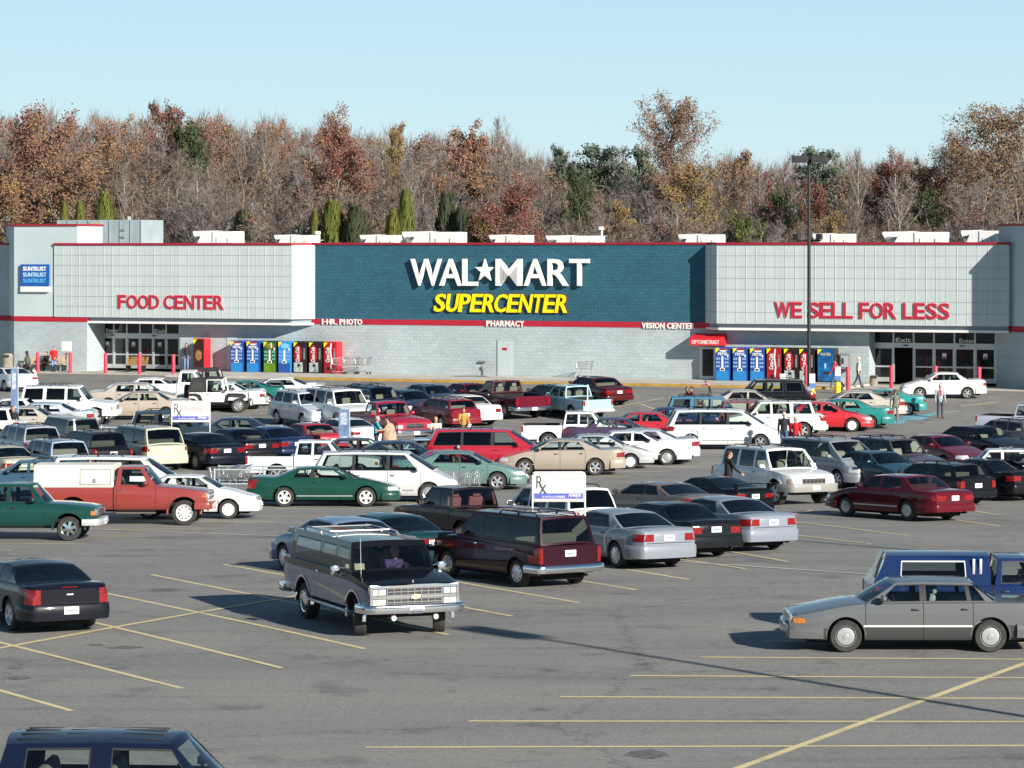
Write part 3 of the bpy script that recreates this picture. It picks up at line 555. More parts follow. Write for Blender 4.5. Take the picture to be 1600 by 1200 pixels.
# ------------------------------------------------------------------ vending machines
SHIFT = None
M_bluev = mat('pepsi_blue', hexc('#1e4f9c'), .25, coat=.5); M_lblue = mat('light_blue', hexc('#2f8fd0'), .25, coat=.5); M_dblue = mat('dark_blue', hexc('#123a7c'), .3)
def vend(kind, u, wdt, label, side=None, w0=.12, h=1.96, name='vending_machine'):
    p = store_pt(u, w0, .15); e = obj(name, None, None, p, -YAW, label, 'vending machine', 'drink machines along the store wall')
    D = .85; f = -D; sidem = side or {'pepsi': M_bluev, 'blue': M_lblue}.get(kind, M_black)
    m = MB(); m.box((0, -D/2, h/2), (wdt, D-.04, h), ch=.015); m.build('cabinet', sidem, e)
    W = wdt-.06
    face = {'pepsi': M_bluev, 'blue': M_lblue, 'green': mat('green_front', hexc('#2e5a26'), .25, coat=.5), 'can': mat('night_front', hexc('#2a1416'), .25, coat=.5), 'red': mat('red_front', hexc('#a5121d'), .25, coat=.5), 'water': mat('water_front', hexc('#155f9c'), .25, coat=.5, noise=(2, .5)), 'coffee': mat('brown_front', hexc('#3a2016'), .3, noise=(5, .5))}[kind]
    m = MB(); m.box((0, f-.005, h/2+.02), (W, .03, h-.10), ch=.01); fr = m.build('front_panel', face, e)
    y = f-.026
    def tile(x, z, w_, h_, mt, nm, o=0, par=fr):
        q = MB(); q.box((x, y-o, z), (w_, .012, h_)); return q.build(nm, mt, par)
    q = MB(); q.prism([(-W/2, h-.06), (-W/2+.26, h-.06), (-W/2, h-.36)], 'y', y-.008, y+.004); q.build('price_corner', M_yel2, fr)
    if kind in ('pepsi', 'blue', 'green'):
        if kind == 'pepsi':
            q = MB(); n = 16
            up = [(.05+.24*math.cos(t*math.pi/n), h-.17+.11*math.sin(t*math.pi/n)) for t in range(n+1)]; q.prism(up, 'y', y-.01, y+.004); q.build('logo_red', M_band, fr)
            q = MB(); lo = [(.05+.24*math.cos(t*math.pi/n), h-.18-.10*math.sin(t*math.pi/n)) for t in range(n+1)]; q.prism(lo, 'y', y-.01, y+.004); q.build('logo_white', M_let, fr)
            text_mb('PEPSI', W*.66, .17, .012, .02, .15, M=Matrix.Translation((0, y-.006, h-.40))).build('lettering', M_let, fr)
        elif kind == 'blue':
            q = MB(); q.prism([(.04+.30*math.cos(t*math.pi/8), h-.30+.17*math.sin(t*math.pi/8)) for t in range(16)], 'y', y-.008, y+.004); q.build('logo_disc', mat('sky_disc', hexc('#7fc0ee'), .4), fr)
        else:
            q = MB(); q.prism([(.02+.30*math.cos(t*math.pi/8), h-.30+.17*math.sin(t*math.pi/8)) for t in range(16)], 'y', y-.008, y+.004); q.build('logo_disc', mat('leaf_disc', hexc('#8a7f3a'), .4, noise=(9, .6)), fr)
            tile(.12, h-.27, .06, .34, M_let, 'bottle_picture', .01)
        tile(0, h-.92, .12, .74, M_let, 'selection_strip')
        tile(0, .30, W*.94, .58, {'pepsi': mat('cyan_panel', hexc('#2a83c4'), .3), 'blue': M_bluev, 'green': mat('lime_panel', hexc('#5f8a1f'), .3, noise=(5, .4))}[kind], 'lower_panel')
        tile(.0, .66, .30, .17, M_let, 'dispenser_frame', .006); tile(.0, .66, .19, .10, M_black, 'dispenser', .014)
        q = MB()
        for s in (-1, 1):
            for k in range(3):
                for c in range(2): q.box((s*(.20+.13*c), y-.003, h-.68-.22*k), (.10, .012, .12))
        q.build('buttons', mat('btn_'+kind, {'pepsi': hexc('#8fb0dc'), 'blue': hexc('#7f9fe0'), 'green': hexc('#6fb59c')}[kind], .4), fr)
        tile(W/2-.09, h-.50, .08, .16, M_let, 'coin_plate', .004)
    elif kind == 'water':
        text_mb('WATER', W*.66, .16, .012, .01, M=Matrix.Translation((0, y-.006, h-.34))).build('lettering', mat('pale_gold', hexc('#cfc6a0'), .4), fr)
        tile(.05, .55, .34, .16, M_black, 'dispenser'); tile(-.02, .95, .10, .30, mat('pale_blue', hexc('#9fd0ee'), .3), 'bottle_picture')
    elif kind == 'coffee':
        q = MB(); q.prism([(.0+.24*math.cos(t*math.pi/8), 1.0+.34*math.sin(t*math.pi/8)) for t in range(16)], 'y', y-.008, y+.004); q.build('cup_picture', mat('tan_cup', hexc('#9c6b3f'), .5, noise=(6, .5)), fr)
        tile(W/2-.05, 1.0, .08, 1.6, M_black, 'coin_column')
    else:
        oval = [(-.12+.26*math.cos(t*math.pi/10), 1.18+.56*math.sin(t*math.pi/10)) for t in range(20)]
        if kind == 'can':
            q = MB(); q.prism(oval, 'y', y-.008, y+.004); q.build('can_picture', mat('can_red', hexc('#a8141f'), .3), fr)
            tile(-.10, .36, W*.72, .60, mat('ice_panel', hexc('#a9b6b4'), .5, noise=(6, .35)), 'ice_picture')
            tile(-.06, .48, .2, .16, M_black, 'dispenser', .01)
        else:
            q = MB(); q.prism([(.02, .25), (.10, .25), (.16, .8), (.08, 1.4), (.13, h-.08), (.05, h-.08), (.0, 1.4), (.08, .8)], 'y', y-.008, y+.004); q.build('ribbon', M_let, fr)
            tile(-.06, .30, .24, .18, M_black, 'dispenser', .01)
        text_mb('Coca-Cola', .92, .26, .012, .02, .3, M=Matrix.Translation((-.15, y-.012, 1.15)) @ Matrix.Rotation(-math.pi/2, 4, 'Y')).build('lettering', M_let, fr)
        tile(W/2-.11, 1.2, .11, .70, M_greyplastic, 'coin_column'); tile(W/2-.11, 1.42, .06, .12, M_band, 'button', .01)
    return e
for px, kd, lb, sd in ((375.5, 'pepsi', 'blue drink machine with wave logo, leftmost of the row by the left entrance', None), (400.5, 'pepsi', 'blue drink machine with wave logo beside the green machine', None), (427, 'green', 'green drink machine with lime lower panel', None),
                       (450, 'blue', 'plain light blue drink machine beside the green one', None), (474, 'can', 'dark drink machine with red can picture next to the light blue machine', None), (498, 'can', 'dark drink machine with red can picture next to the red machine', None), (521, 'red', 'red drink machine with bright red side behind the shopping carts', mat('bright_red_side', hexc('#d8293a'), .4))):
    vend(kd, U(px, .5), .90, lb, sd)
for px, kd, lb in ((1133, 'pepsi', 'blue drink machine with wave logo beside the black optometrist door'), (1160, 'pepsi', 'blue drink machine with wave logo, middle of the three by the optometrist door'), (1187, 'pepsi', 'blue drink machine with wave logo beside the red one with a white ribbon'),
                   (1213, 'red', 'red drink machine with white ribbon right of the blue ones'), (1240, 'can', 'dark drink machine with red can picture left of the tall lamp post'), (1264, 'can', 'dark drink machine with red can picture behind the lamp post'), (1294, 'water', 'deep blue water machine near the right entrance')):
    vend(kd, U(px, .5), .90 if kd != 'water' else 1.02, lb)
vend('coffee', U(316, .6), .80, 'brown picture machine with red side near the left entrance', mat('bright_red_side'), .2, 2.05)
p = store_pt(U(1321, .2), .02, .0); e = obj('payphone', None, None, p, -YAW, 'grey wall payphone box beside the deep blue water machine', 'payphone')
m = MB(); m.box((0, -.16, 1.35), (.62, .32, .9), ch=.03); m.build('hood', M_greyplastic, e)
m = MB(); m.box((0, -.325, 1.35), (.44, .03, .66)); m.build('phone_panel', M_silver, e)
m = MB(); m.box((-.1, -.36, 1.38), (.09, .05, .34), ch=.02); m.build('handset', M_black, e)
# ------------------------------------------------------------------ vehicles: builder
class Style:
    def __init__(s, kind): s.kind = kind; s.parts = []
    def put(s, name, mb, keys, parent=None, smooth=40):
        me = mb if isinstance(mb, bpy.types.Mesh) else mb.mesh(name, smooth)
        if len(me.polygons) == 0: return None
        for i in range(len(keys)): me.materials.append(None)
        s.parts.append((name, me, keys, parent, None)); return len(s.parts)-1
    def ref(s, name, me, keys, parent, M):
        s.parts.append((name, me, keys, parent, M)); return len(s.parts)-1
WHEELS = {}
def wheel_mesh(r, w, kind):
    k = (round(r, 3), round(w, 3), kind)
    if k in WHEELS: return WHEELS[k]
    t = MB(); h = w/2
    t.lathe([(r*.60, -h), (r*.93, -h), (r*.985, -h+.02), (r, -h+.05), (r, h-.05), (r*.985, h-.02), (r*.93, h), (r*.66, h-.005), (r*.62, h-.02)], 28)
    m = MB()
    if kind == 'cap':
        m.lathe([(r*.66, h-.01), (r*.63, h+.004), (r*.56, h-.006), (r*.42, h+.004), (r*.2, h+.016), (.001, h+.018)], 28)
        for q in range(8):
            a = q*math.pi/4; m.box((0, 0, 0), (r*.13, .012, r*.06), 1, Matrix.Rotation(a, 4, 'Y') @ Matrix.Translation((r*.5, h-.001, 0)))
    elif kind == 'disc':
        m.lathe([(r*.66, h-.01), (r*.64, h+.004), (r*.60, h-.01)], 28); m.lathe([(r*.60, h-.01), (r*.57, h-.02), (r*.54, h-.004)], 28, 1)
        m.lathe([(r*.54, h-.004), (r*.4, h+.002), (r*.18, h+.002), (r*.16, h+.02), (.001, h+.022)], 28)
        m.box((0, h+.01, 0), (r*.5, .012, r*.06), 0, Matrix.Rotation(.8, 4, 'Y'))
    elif kind == 'steel':
        m.lathe([(r*.67, h-.01), (r*.63, h+.004), (r*.58, h-.03), (r*.5, h-.05), (r*.34, h-.005), (r*.22, h-.01), (r*.21, h+.03), (.001, h+.035)], 28)
        for q in range(10):
            a = q*math.pi/5; m.box((0, 0, 0), (r*.10, .03, r*.09), 1, Matrix.Rotation(a, 4, 'Y') @ Matrix.Translation((r*.45, h-.03, 0)))
    else:
        n = {'spoke5': 5, 'spoke6': 6, 'spoke7': 7}[kind]
        m.lathe([(r*.68, h-.01), (r*.65, h+.004), (r*.58, h-.01), (r*.56, h-.08)], 28); m.lathe([(r*.57, h-.075), (.001, h-.075)], 28, 1)
        for q in range(n):
            M = Matrix.Rotation(q*2*math.pi/n+.3, 4, 'Y')
            m.add([(r*.12, h-.005, -r*.10), (r*.60, h-.014, -r*.13), (r*.60, h-.014, r*.13), (r*.12, h-.005, r*.10),
                   (r*.12, h-.06, -r*.12), (r*.60, h-.06, -r*.16), (r*.60, h-.06, r*.16), (r*.12, h-.06, r*.12)],
                  [(0, 1, 2, 3), (0, 4, 5, 1), (3, 2, 6, 7), (1, 5, 6, 2), (0, 3, 7, 4)], 0, M)
        m.lathe([(r*.17, h-.02), (r*.16, h), (.001, h+.004)], 16)
    a = t.mesh('wheel', 35); a.materials.append(None); b = m.mesh('rim', 35); b.materials.append(None); b.materials.append(None)
    WHEELS[k] = (a, b); return WHEELS[k]

def patch(mb, bvh, d, a0, a1, b0, b1, off=.006, mi=0, n=(5, 4), slant=0.0):
    """a lens, grille or plate laid on the body: rays along d hit the body over the rectangle (a,b)"""
    g = []
    for j in range(n[1]+1):
        row = []
        for i in range(n[0]+1):
            b = lerp(b0, b1, j/n[1]); a = lerp(a0, a1, i/n[0])+slant*(b-b0)
            if d in 'FR':
                s = 1 if d == 'F' else -1; o = Vector((6*s, a, b)); v = Vector((-s, 0, 0))
            else:
                s = 1 if d == 'L' else -1; o = Vector((a, 4*s, b)); v = Vector((0, -s, 0))
            h = bvh.ray_cast(o, v)
            n_ = h[1]
            if n_ is not None and n_.dot(v) > 0: n_ = -n_
            row.append((h[0]+(n_-v).normalized()*off*1.2) if h[0] is not None else None)
        g.append(row)
    pts = [p for r_ in g for p in r_ if p]
    if not pts: return
    for r_ in g:
        for i, p in enumerate(r_):
            if p is None:
                near = [k for k in range(len(r_)) if r_[k] is not None]
                r_[i] = (r_[min(near, key=lambda k: abs(k-i))] if near else pts[0]).copy()
    W = n[0]+1; vs = [p for r_ in g for p in r_]; v = Vector({'F': (1, 0, 0), 'R': (-1, 0, 0), 'L': (0, 1, 0), 'X': (0, -1, 0)}[d])
    back = [p-v*(off+.03) for p in vs]; N = len(vs)
    fs = [(j*W+i, j*W+i+1, (j+1)*W+i+1, (j+1)*W+i) for j in range(n[1]) for i in range(n[0])]
    edge = [(0, i) for i in range(W)]+[(j, W-1) for j in range(1, n[1]+1)]+[(n[1], i) for i in range(W-2, -1, -1)]+[(j, 0) for j in range(n[1]-1, 0, -1)]
    ids = [j*W+i for j, i in edge]
    for k in range(len(ids)):
        p, q = ids[k], ids[(k+1) % len(ids)]; fs.append((p, q, q+N, p+N))
    mb.add(vs+back, fs, mi)

def greenhouse(st, xa, xz, ybf, zbf, yr, zrf, wins, bow=(.14, .09), bowr=(.08, .06), crown=.04, crh=.03, front=True, rear=True,
               pillar='PAINT', keyf='GLASSF', keyr='GLASSR', nf=1, trim='TRIM', T=(0, .07, .5, .9, 1), shell='cab', wname='window', paint='PAINT', t0=None):
    sh = MB(); cols = [xa]
    for w in wins: cols += [(w[0], w[2]), (w[1], w[3])]
    cols.append(xz)
    yt = yr if callable(yr) else (lambda x: yr)
    def pos(b, t, v, s): return Vector((lerp(b, t, v), s*(lerp(ybf(b), yt(t), v)+.022*4*v*(1-v)), lerp(zbf(b), zrf(t), v)))
    made = []
    for s in (1, -1):
        for i in range(len(cols)-1):
            win = (i % 2 == 1)
            for j in range(4):
                if win and j in (1, 2): continue
                q = [pos(*cols[i], T[j], s), pos(*cols[i+1], T[j], s), pos(*cols[i+1], T[j+1], s), pos(*cols[i], T[j+1], s)]
                sh.add(q, [(0, 1, 2, 3)], 1 if (i % 2 == 0 and 0 < i < len(cols)-2 and j in (1, 2)) else 0)
            if win:
                c0, c1 = cols[i], cols[i+1]; k = (i-1)//2; L = abs(c0[0]-c1[0])+.01; e = min(.2, .022/L)
                us = [0, e, 1-e, 1]; vs_ = [T[1], T[1]+.035, T[2], T[3]-.05, T[3]]; g = MB()
                P = lambda u, v: pos(lerp(c0[0], c1[0], u), lerp(c0[1], c1[1], u), v, s) if v != T[2] or True else None
                # follow the shell's straight segments between rows
                def P(u, v):
                    b, t = lerp(c0[0], c1[0], u), lerp(c0[1], c1[1], u)
                    a0, a1 = (T[1], T[2]) if v <= T[2] else (T[2], T[3]); f = (v-a0)/(a1-a0)
                    A = pos(*c0, a0, s).lerp(pos(*c1, a0, s), u); B = pos(*c0, a1, s).lerp(pos(*c1, a1, s), u)
                    return A.lerp(B, f)
                vv = [P(u, v) for v in vs_ for u in us]
                for jj in range(4):
                    for ii in range(3):
                        g.add([vv[jj*4+ii], vv[jj*4+ii+1], vv[(jj+1)*4+ii+1], vv[(jj+1)*4+ii]], [(0, 1, 2, 3)], 0 if (ii == 1 and jj in (1, 2)) else 1)
                made.append((wname, g, [keyf if k < nf else keyr, trim]))
    us = [-1, -.93, -.6, -.2, .2, .6, .93, 1]
    for is_f, c, bw, sg, on in ((True, xa, bow, 1, front), (False, xz, bowr, -1, rear)):
        def P(u, v):
            e = pos(*c, v, 1); k = 1-u*u
            return Vector((e.x+sg*lerp(bw[0], bw[1], v)*k, e.y*u, e.z+lerp(crh, crown, v)*k))
        g = MB()
        for j in range(4):
            for i in range(7):
                q = [P(us[i], T[j]), P(us[i+1], T[j]), P(us[i+1], T[j+1]), P(us[i], T[j+1])]
                ing = on and j in (1, 2) and 0 < i < 6
                if not ing: sh.add(q, [(0, 1, 2, 3)])
                else:
                    g.add(q, [(0, 1, 2, 3)], 0)
        if on: made.append(('windshield' if is_f else 'rear_window', g, [keyf if is_f else keyr]))
    xs = [c[1] for c in cols]; n = len(xs)
    ext = []
    for i in range(n-1):
        ext.append(xs[i])
        if xs[i]-xs[i+1] > .5: ext.append((xs[i]+xs[i+1])/2)
    ext.append(xs[-1]); m = len(ext)
    def RP(i, u):
        x = ext[i]; k = 1-u*u
        if x in xs: y, z = yt(x), zrf(x)
        else:
            a = max(q for q in range(n) if xs[q] >= x); y = (yt(xs[a])+yt(xs[a+1]))/2; z = (zrf(xs[a])+zrf(xs[a+1]))/2
        return Vector((x+(bow[1]*k if i == 0 else -bowr[1]*k if i == m-1 else 0), y*u, z+crown*k))
    for i in range(m-1):
        for j in range(7):
            sh.add([RP(i, us[j]), RP(i+1, us[j]), RP(i+1, us[j+1]), RP(i, us[j+1])], [(0, 1, 2, 3)])
    ids = st.put(shell, weld(sh.mesh(shell, None), 45), [paint, pillar])
    for nm, g, keys in made: st.put(nm, weld(g.mesh(nm, None), 60), keys)
    return ids
def weld(me, smooth):
    b = bmesh.new(); b.from_mesh(me); bmesh.ops.remove_doubles(b, verts=b.verts, dist=.0015); bmesh.ops.recalc_face_normals(b, faces=b.faces)
    b.to_mesh(me); b.free(); me.shade_smooth(); me.set_sharp_from_angle(angle=R(smooth)); return me

def make_style(P):
    st = Style(P['kind']); g = P.get
    L, W, H, wb, fo, r = P['L'], P['W'], P['H'], P['wb'], P['fo'], P['r']
    xF = wb/2+fo; xR = xF-L; ws, bl = P['ws'], P['bl']; sill = g('sill', .22); bx = g('bx', 0); pick = g('cab') is not None
    zh, zc, zb, zd = P['zh'], P['zc'], P['zb'], P['zd']
    nd = g('nose', .16)
    tp = [(xF, zh-nd), (xF-.05, zh-nd*.4), (xF-.16, zh-.02), (xF-.32, zh+.01), (ws[0], zc)]
    if pick: tp += [(P['cab'], zb), (P['cab']-.03, zd), (xR+.02, zd), (xR, zd-.02)]
    else: tp += [(max(bl[0], xR+.05), zb)]+([(xR+.22, zd), (xR+.06, zd-.03), (xR, zd-g('tail', .12))] if bl[0] > xR+.35 else [(xR, zd-.02)])
    top = pchip(tp)
    bot = pchip([(xF, sill+.06), (xF-.5, sill), (xR+.7, sill), (xR, sill+g('tailup', .12))])
    wn, wr = g('wn', .16), g('wr', .12); dn, dr = g('dn', .7), g('dr', .6)
    def hw(x):
        k = W/2
        if xF-x < dn: k *= 1-wn*(1-(xF-x)/dn)**2.2
        if x-xR < dr: k *= 1-wr*(1-(x-xR)/dr)**2.2
        return k
    crf = pchip([(xF, .0), (xF-.3, g('crown', .035)), (ws[0], g('crown', .035)), (xR+.3, .03), (xR, .0)])
    def half(x):
        h_, b_, t_ = hw(x), bot(x), top(x); d = t_-b_; c = crf(x); q = lambda f: lerp(f, 1, bx)
        return [(0, b_), (.78*h_, b_), (.92*h_, b_+.02), (q(.97)*h_, b_+.10), (h_, b_+.42*d), (h_, b_+.62*d), (q(.985)*h_, b_+.80*d), (q(.965)*h_, t_-.06),
                (q(.94)*h_, t_-.015), (.885*h_, t_), (.5*h_, t_+.75*c), (0, t_+c)]
    doors = g('doors', []); spec = [xF, xF-.02, xF-.06, xF-.14, xF-.28, xR, xR+.03, xR+.10, xR+.22, ws[0]]
    seams = sorted({round(x, 3) for d in doors for x in d}, reverse=True)
    openings = []
    if pick: openings = [(P['cab']+.05, ws[0]-.05, 'INT', .35), (xR+.07, P['cab']-.12, 'BED', zd-.48)]
    else: openings = [(max(bl[0], xR+.05)+.04, ws[0]-.05, 'INT', .30+g('lift', 0))]
    if g('noint'): openings = []
    for a, b, _, _ in openings: spec += [a, b]
    for x in seams: spec += [x-.007, x+.007]
    if pick: spec += [P['cab']-.02, P['cab']+.02]; seams = seams+[]
    hoodx = ws[0]+.02
    xs = sorted(set(spec), reverse=True)
    base = [xF-i*(L/34) for i in range(1, 34)]
    for x in base:
        if min(abs(x-y) for y in xs) > .05: xs.append(x)
    xs.sort(reverse=True)
    tones = g('tones', {})
    vs = []; M2 = 23
    for x in xs:
        hf = half(x); vs += [(x, y, z) for y, z in hf]+[(x, -y, z) for y, z in hf[-2:0:-1]]
    N = 22; fs = []; mi = []
    for i in range(len(xs)-1):
        xm = (xs[i]+xs[i+1])/2; nar = any(abs(xm-s_) < .004 for s_ in seams)
        bedgap = pick and abs(xm-P['cab']) < .019
        for j in range(N):
            a, b = i*N+j, i*N+(j+1) % N; fs.append((a, b, b+N, a+N))
            sgm = j if j <= 10 else 21-j; left = j <= 10
            code = 0
            if 2 <= sgm <= 8:
                for k, dd in enumerate(doors):
                    if dd[1] < xm < dd[0]: code = 1+2*k+(0 if left else 1)
            if sgm >= 9 and xm > hoodx and xm < xF-.1: code = 5
            if sgm >= 9 and not pick and bl[0] > xR+.35 and xm < bl[0]-.05 and xm > xR+.05: code = 6
            c = code*2+tones.get(sgm, 0)
            if (nar and 2 <= sgm <= 8) or (bedgap and sgm >= 2): c = 20
            for o in openings:
                if sgm >= 9 and o[0] < xm < o[1]: c = 21
            mi.append(c)
    fs.append(tuple(range(N))[::-1]); mi.append(tones.get(5, 0)); fs.append(tuple((len(xs)-1)*N+k for k in range(N))); mi.append(tones.get(5, 0))
    me = bpy.data.meshes.new('b'); me.from_pydata(vs, [], fs)
    for k in range(22): me.materials.append(M_dark)
    for p, c in zip(me.polygons, mi): p.material_index = c
    b = bmesh.new(); b.from_mesh(me); bmesh.ops.recalc_face_normals(b, faces=b.faces); b.to_mesh(me)
    bvh = BVHTree.FromBMesh(b); b.free()
    ra = r+g('arch', .055)
    cut = MB()
    for ax in (wb/2, -wb/2):
        for s in (1, -1):
            cut.prism([(ax+ra*math.cos(t*math.pi/16), r+.015+ra*math.sin(t*math.pi/16)) for t in range(32)], 'y', s*(W/2-.34), s*(W/2+.3), 20)
    cme = cut.mesh('c')
    for k in range(22): cme.materials.append(M_dark)
    A = bpy.data.objects.new('A', me); B = bpy.data.objects.new('B', cme); SC.collection.objects.link(A); SC.collection.objects.link(B)
    md = A.modifiers.new('b', 'BOOLEAN'); md.operation = 'DIFFERENCE'; md.solver = 'EXACT'; md.object = B
    dg = bpy.context.evaluated_depsgraph_get(); res = bpy.data.meshes.new_from_object(A.evaluated_get(dg))
    bpy.data.objects.remove(A); bpy.data.objects.remove(B)
    groups = {}
    for p in res.polygons:
        c = p.material_index; key = 0 if c >= 20 else c//2
        if c == 21: continue
        groups.setdefault(key, []).append((tuple(p.vertices), 2 if c == 20 else c % 2))
    V = [v.co[:] for v in res.vertices]
    names = {0: 'body', 1: 'door', 2: 'door', 3: 'door', 4: 'door', 5: 'hood', 6: g('lidname', 'trunk_lid')}
    idx = {}
    for k in sorted(groups):
        ids = sorted({i for f, _ in groups[k] for i in f}); rm = {i: n for n, i in enumerate(ids)}
        m = bpy.data.meshes.new(names[k]); m.from_pydata([V[i] for i in ids], [], [tuple(rm[i] for i in f) for f, _ in groups[k]])
        for p, (_, c) in zip(m.polygons, groups[k]): p.material_index = c
        m.shade_smooth(); m.set_sharp_from_angle(angle=R(38)); m.validate()
        idx[k] = st.put(names[k], m, ['PAINT', 'PAINT2', 'DARK'])
    bpy.data.meshes.remove(res)
    # tubs, seats, dashboard
    for a, b_, key, zf in openings:
        t = MB(); y = .80*W/2 if key == 'BED' else .74*W/2; zt = top((a+b_)/2)-.015
        ye = .885*W/2-.002
        t.add([(a, -y, zf), (b_, -y, zf), (b_, y, zf), (a, y, zf), (a, -ye, top(a)-.012), (b_, -ye, top(b_)-.012), (b_, ye, top(b_)-.012), (a, ye, top(a)-.012)],
              [(0, 1, 2, 3), (0, 4, 5, 1), (1, 5, 6, 2), (2, 6, 7, 3), (3, 7, 4, 0)])
        if key == 'INT':
            t.box((b_-.28, 0, zc-.12), (.5, 1.36*W/2*.98, .22), 1, ch=.05)
        st.put('bed_liner' if key == 'BED' else 'cabin_lining', t, ['DARK' if key == 'BED' else 'INT', 'DASH'], smooth=30)
    if not pick and bl[0] > xR+.35:
        t = MB(); x0_, x1_ = bl[0]+.10, min(bl[0]+.75, bl[1]+.25); t.box(((x0_+x1_)/2, 0, zb-.05), (x1_-x0_, 1.42*W/2*1.1, .03)); st.put('parcel_shelf', t, ['SEAT'])
    if not g('noint'):
        lift = g('lift', 0); xf = ws[0]-g('seat', 1.15)
        zs0 = .52+lift; hs = min(H-.28-zs0, .62)
        def seat(w):
            s_ = MB(); s_.box((.2, 0, zs0-.06), (.52, w, .16), ch=.05)
            s_.box((0, 0, 0), (.14, w*.94, hs), ch=.06, M=Matrix.Translation((-.12, 0, zs0+hs/2)) @ Matrix.Rotation(-.22, 4, 'Y'))
            return s_
        for s in (1, -1):
            s_ = seat(.48); s_.box((-.22, 0, zs0+hs+.07), (.09, .26, .17), ch=.04)
            for v_ in range(len(s_.v)): s_.v[v_] = (s_.v[v_][0]+xf, s_.v[v_][1]+s*.36*W/1.8, s_.v[v_][2])
            st.put('front_seat', s_, ['SEAT'])
        for k in range(g('rows', 1)):
            s_ = seat(1.22*W/1.8)
            for v_ in range(len(s_.v)): s_.v[v_] = (s_.v[v_][0]+xf-.86*(k+1), s_.v[v_][1], s_.v[v_][2])
            st.put('rear_seat', s_, ['SEAT'])
        w_ = MB(); n = 16
        w_.tube([(xf+.52+.07*math.sin(a*2*math.pi/n), .36*W/1.8+.18*math.cos(a*2*math.pi/n), zs0+.36+.17*math.sin(a*2*math.pi/n)) for a in range(n+1)], .016, n=6, cap=False)
        st.put('steering_wheel', w_, ['BLACK'])
    # greenhouse
    if P.get('wins') is not None:
        xt0, xt1 = ws[1], bl[1]; yr = g('yr', .70)*W/2; cr = g('rcrown', .045); ar = g('rarch', .035)
        zr = lambda x: H-cr-ar*((2*(x-xt1)/(xt0-xt1)-1)**2)
        ybf = lambda x: .885*hw(max(min(x, xF), xR+.0))-.004; zbf = lambda x: top(x)-.012
        greenhouse(st, ws, bl, ybf, zbf, yr, zr, P['wins'], g('bow', (.14, .09)), g('bowr', (.10, .06)), cr, crf(ws[0])-.002, pillar=g('pillar', 'PAINT'), nf=g('nf', 1), paint=g('shellkey', 'PAINT'), T=g('T', (0, .07, .5, .9, 1)))
    # bumpers
    bb = MB(); 
    def bumper(front, z0, z1, off, wrap, key, name='bumper'):
        sg = 1 if front else -1; xe = xF if front else xR
        path = [(xe-sg*wrap*(1-i/6), hw(xe-sg*wrap*(1-i/6))) for i in range(7)]
        ye = hw(xe); path += [(xe+sg*g('bbow', .05)*(1-(u)**2), ye*u) for u in (.97, .85, .6, .3, 0)]
        path += [(x, -y) for x, y in path[-2::-1]]
        m = MB(); n = len(path); prof = [(-.06, z0), (off, z0+.02), (off+.012, (z0+z1)/2), (off+.004, z1-.03), (off-.015, z1-.003), (-.06, z1)]
        vs = []
        for i, (x, y) in enumerate(path):
            p0, p1 = path[max(i-1, 0)], path[min(i+1, n-1)]; t = Vector((p1[0]-p0[0], p1[1]-p0[1])).normalized(); nn = Vector((-t.y, t.x))*(-1 if not front else 1)
            if nn.x*sg < 0 and abs(nn.x) > .5: nn = -nn
            if abs(nn.x) <= .5 and nn.y*y < 0: nn = -nn
            vs += [(x+nn.x*o, y+nn.y*o, z) for o, z in prof]
        k = len(prof); fs = [(i*k+j, i*k+j+1, (i+1)*k+j+1, (i+1)*k+j) for i in range(n-1) for j in range(k-1)]+[tuple(range(k)), tuple((n-1)*k+j for j in range(k))]
        m.add(vs, fs); st.put(name, m, [key], smooth=45)
        bb.add(vs, fs)
    for a in g('bumpers', []): bumper(*a)
    # all lenses, grilles, trims
    full = MB(); full.add(vs, fs); full.add(bb.v, bb.f)
    bvh2 = BVHTree.FromPolygons([Vector(p) for p in full.v], full.f)
    bvh = BVHTree.FromPolygons([Vector(p) for p in vs], fs)
    for e in g('lens', []):
        nm, key, faces = e[0], e[1], e[2]; off = e[3] if len(e) > 3 else .008
        for s in (1, -1):
            m = MB()
            for d, a0, a1, b0, b1 in faces:
                if d in 'FR': patch(m, bvh, d, s*a0, s*a1, b0, b1, off)
                else: patch(m, bvh, 'L' if s > 0 else 'X', a0, a1, b0, b1, off)
            st.put(nm, m, [key], smooth=30)
    for e in g('mid', []):                                            # single patches: name, key, dir, y half, z0, z1, offset
        m = MB(); patch(m, bvh2 if (len(e) > 7) else bvh, e[2], -e[3], e[3], e[4], e[5], e[6] if len(e) > 6 else .006, n=(8, 3)); st.put(e[0], m, [e[1]], smooth=30)
    for e in g('grille', []):                                         # half width, z0, z1, rows, columns, bar key, dir
        y, z0, z1, nr, nc, key = e[:6]; m = MB(); patch(m, bvh, 'F', -y, y, z0, z1, .004, 0, (8, 4))
        fr = .02
        for q in range(nr+1):
            z = lerp(z0, z1, q/nr); patch(m, bvh, 'F', -y-.01, y+.01, z-.008, z+.008, .016, 1, (8, 1))
        for q in range(nc+1):
            a = lerp(-y, y, q/nc); patch(m, bvh, 'F', a-.007, a+.007, z0, z1, .018, 1, (1, 3))
        st.put('grille', m, ['BLACK', key], smooth=30)
    for e in g('strip', []):                                          # side mouldings: x0, x1, z0, z1, key
        for s in 'LX':
            m = MB(); patch(m, bvh, s, e[0], e[1], e[2], e[3], .012, n=(14, 1)); st.put('side_moulding', m, [e[4]], smooth=30)
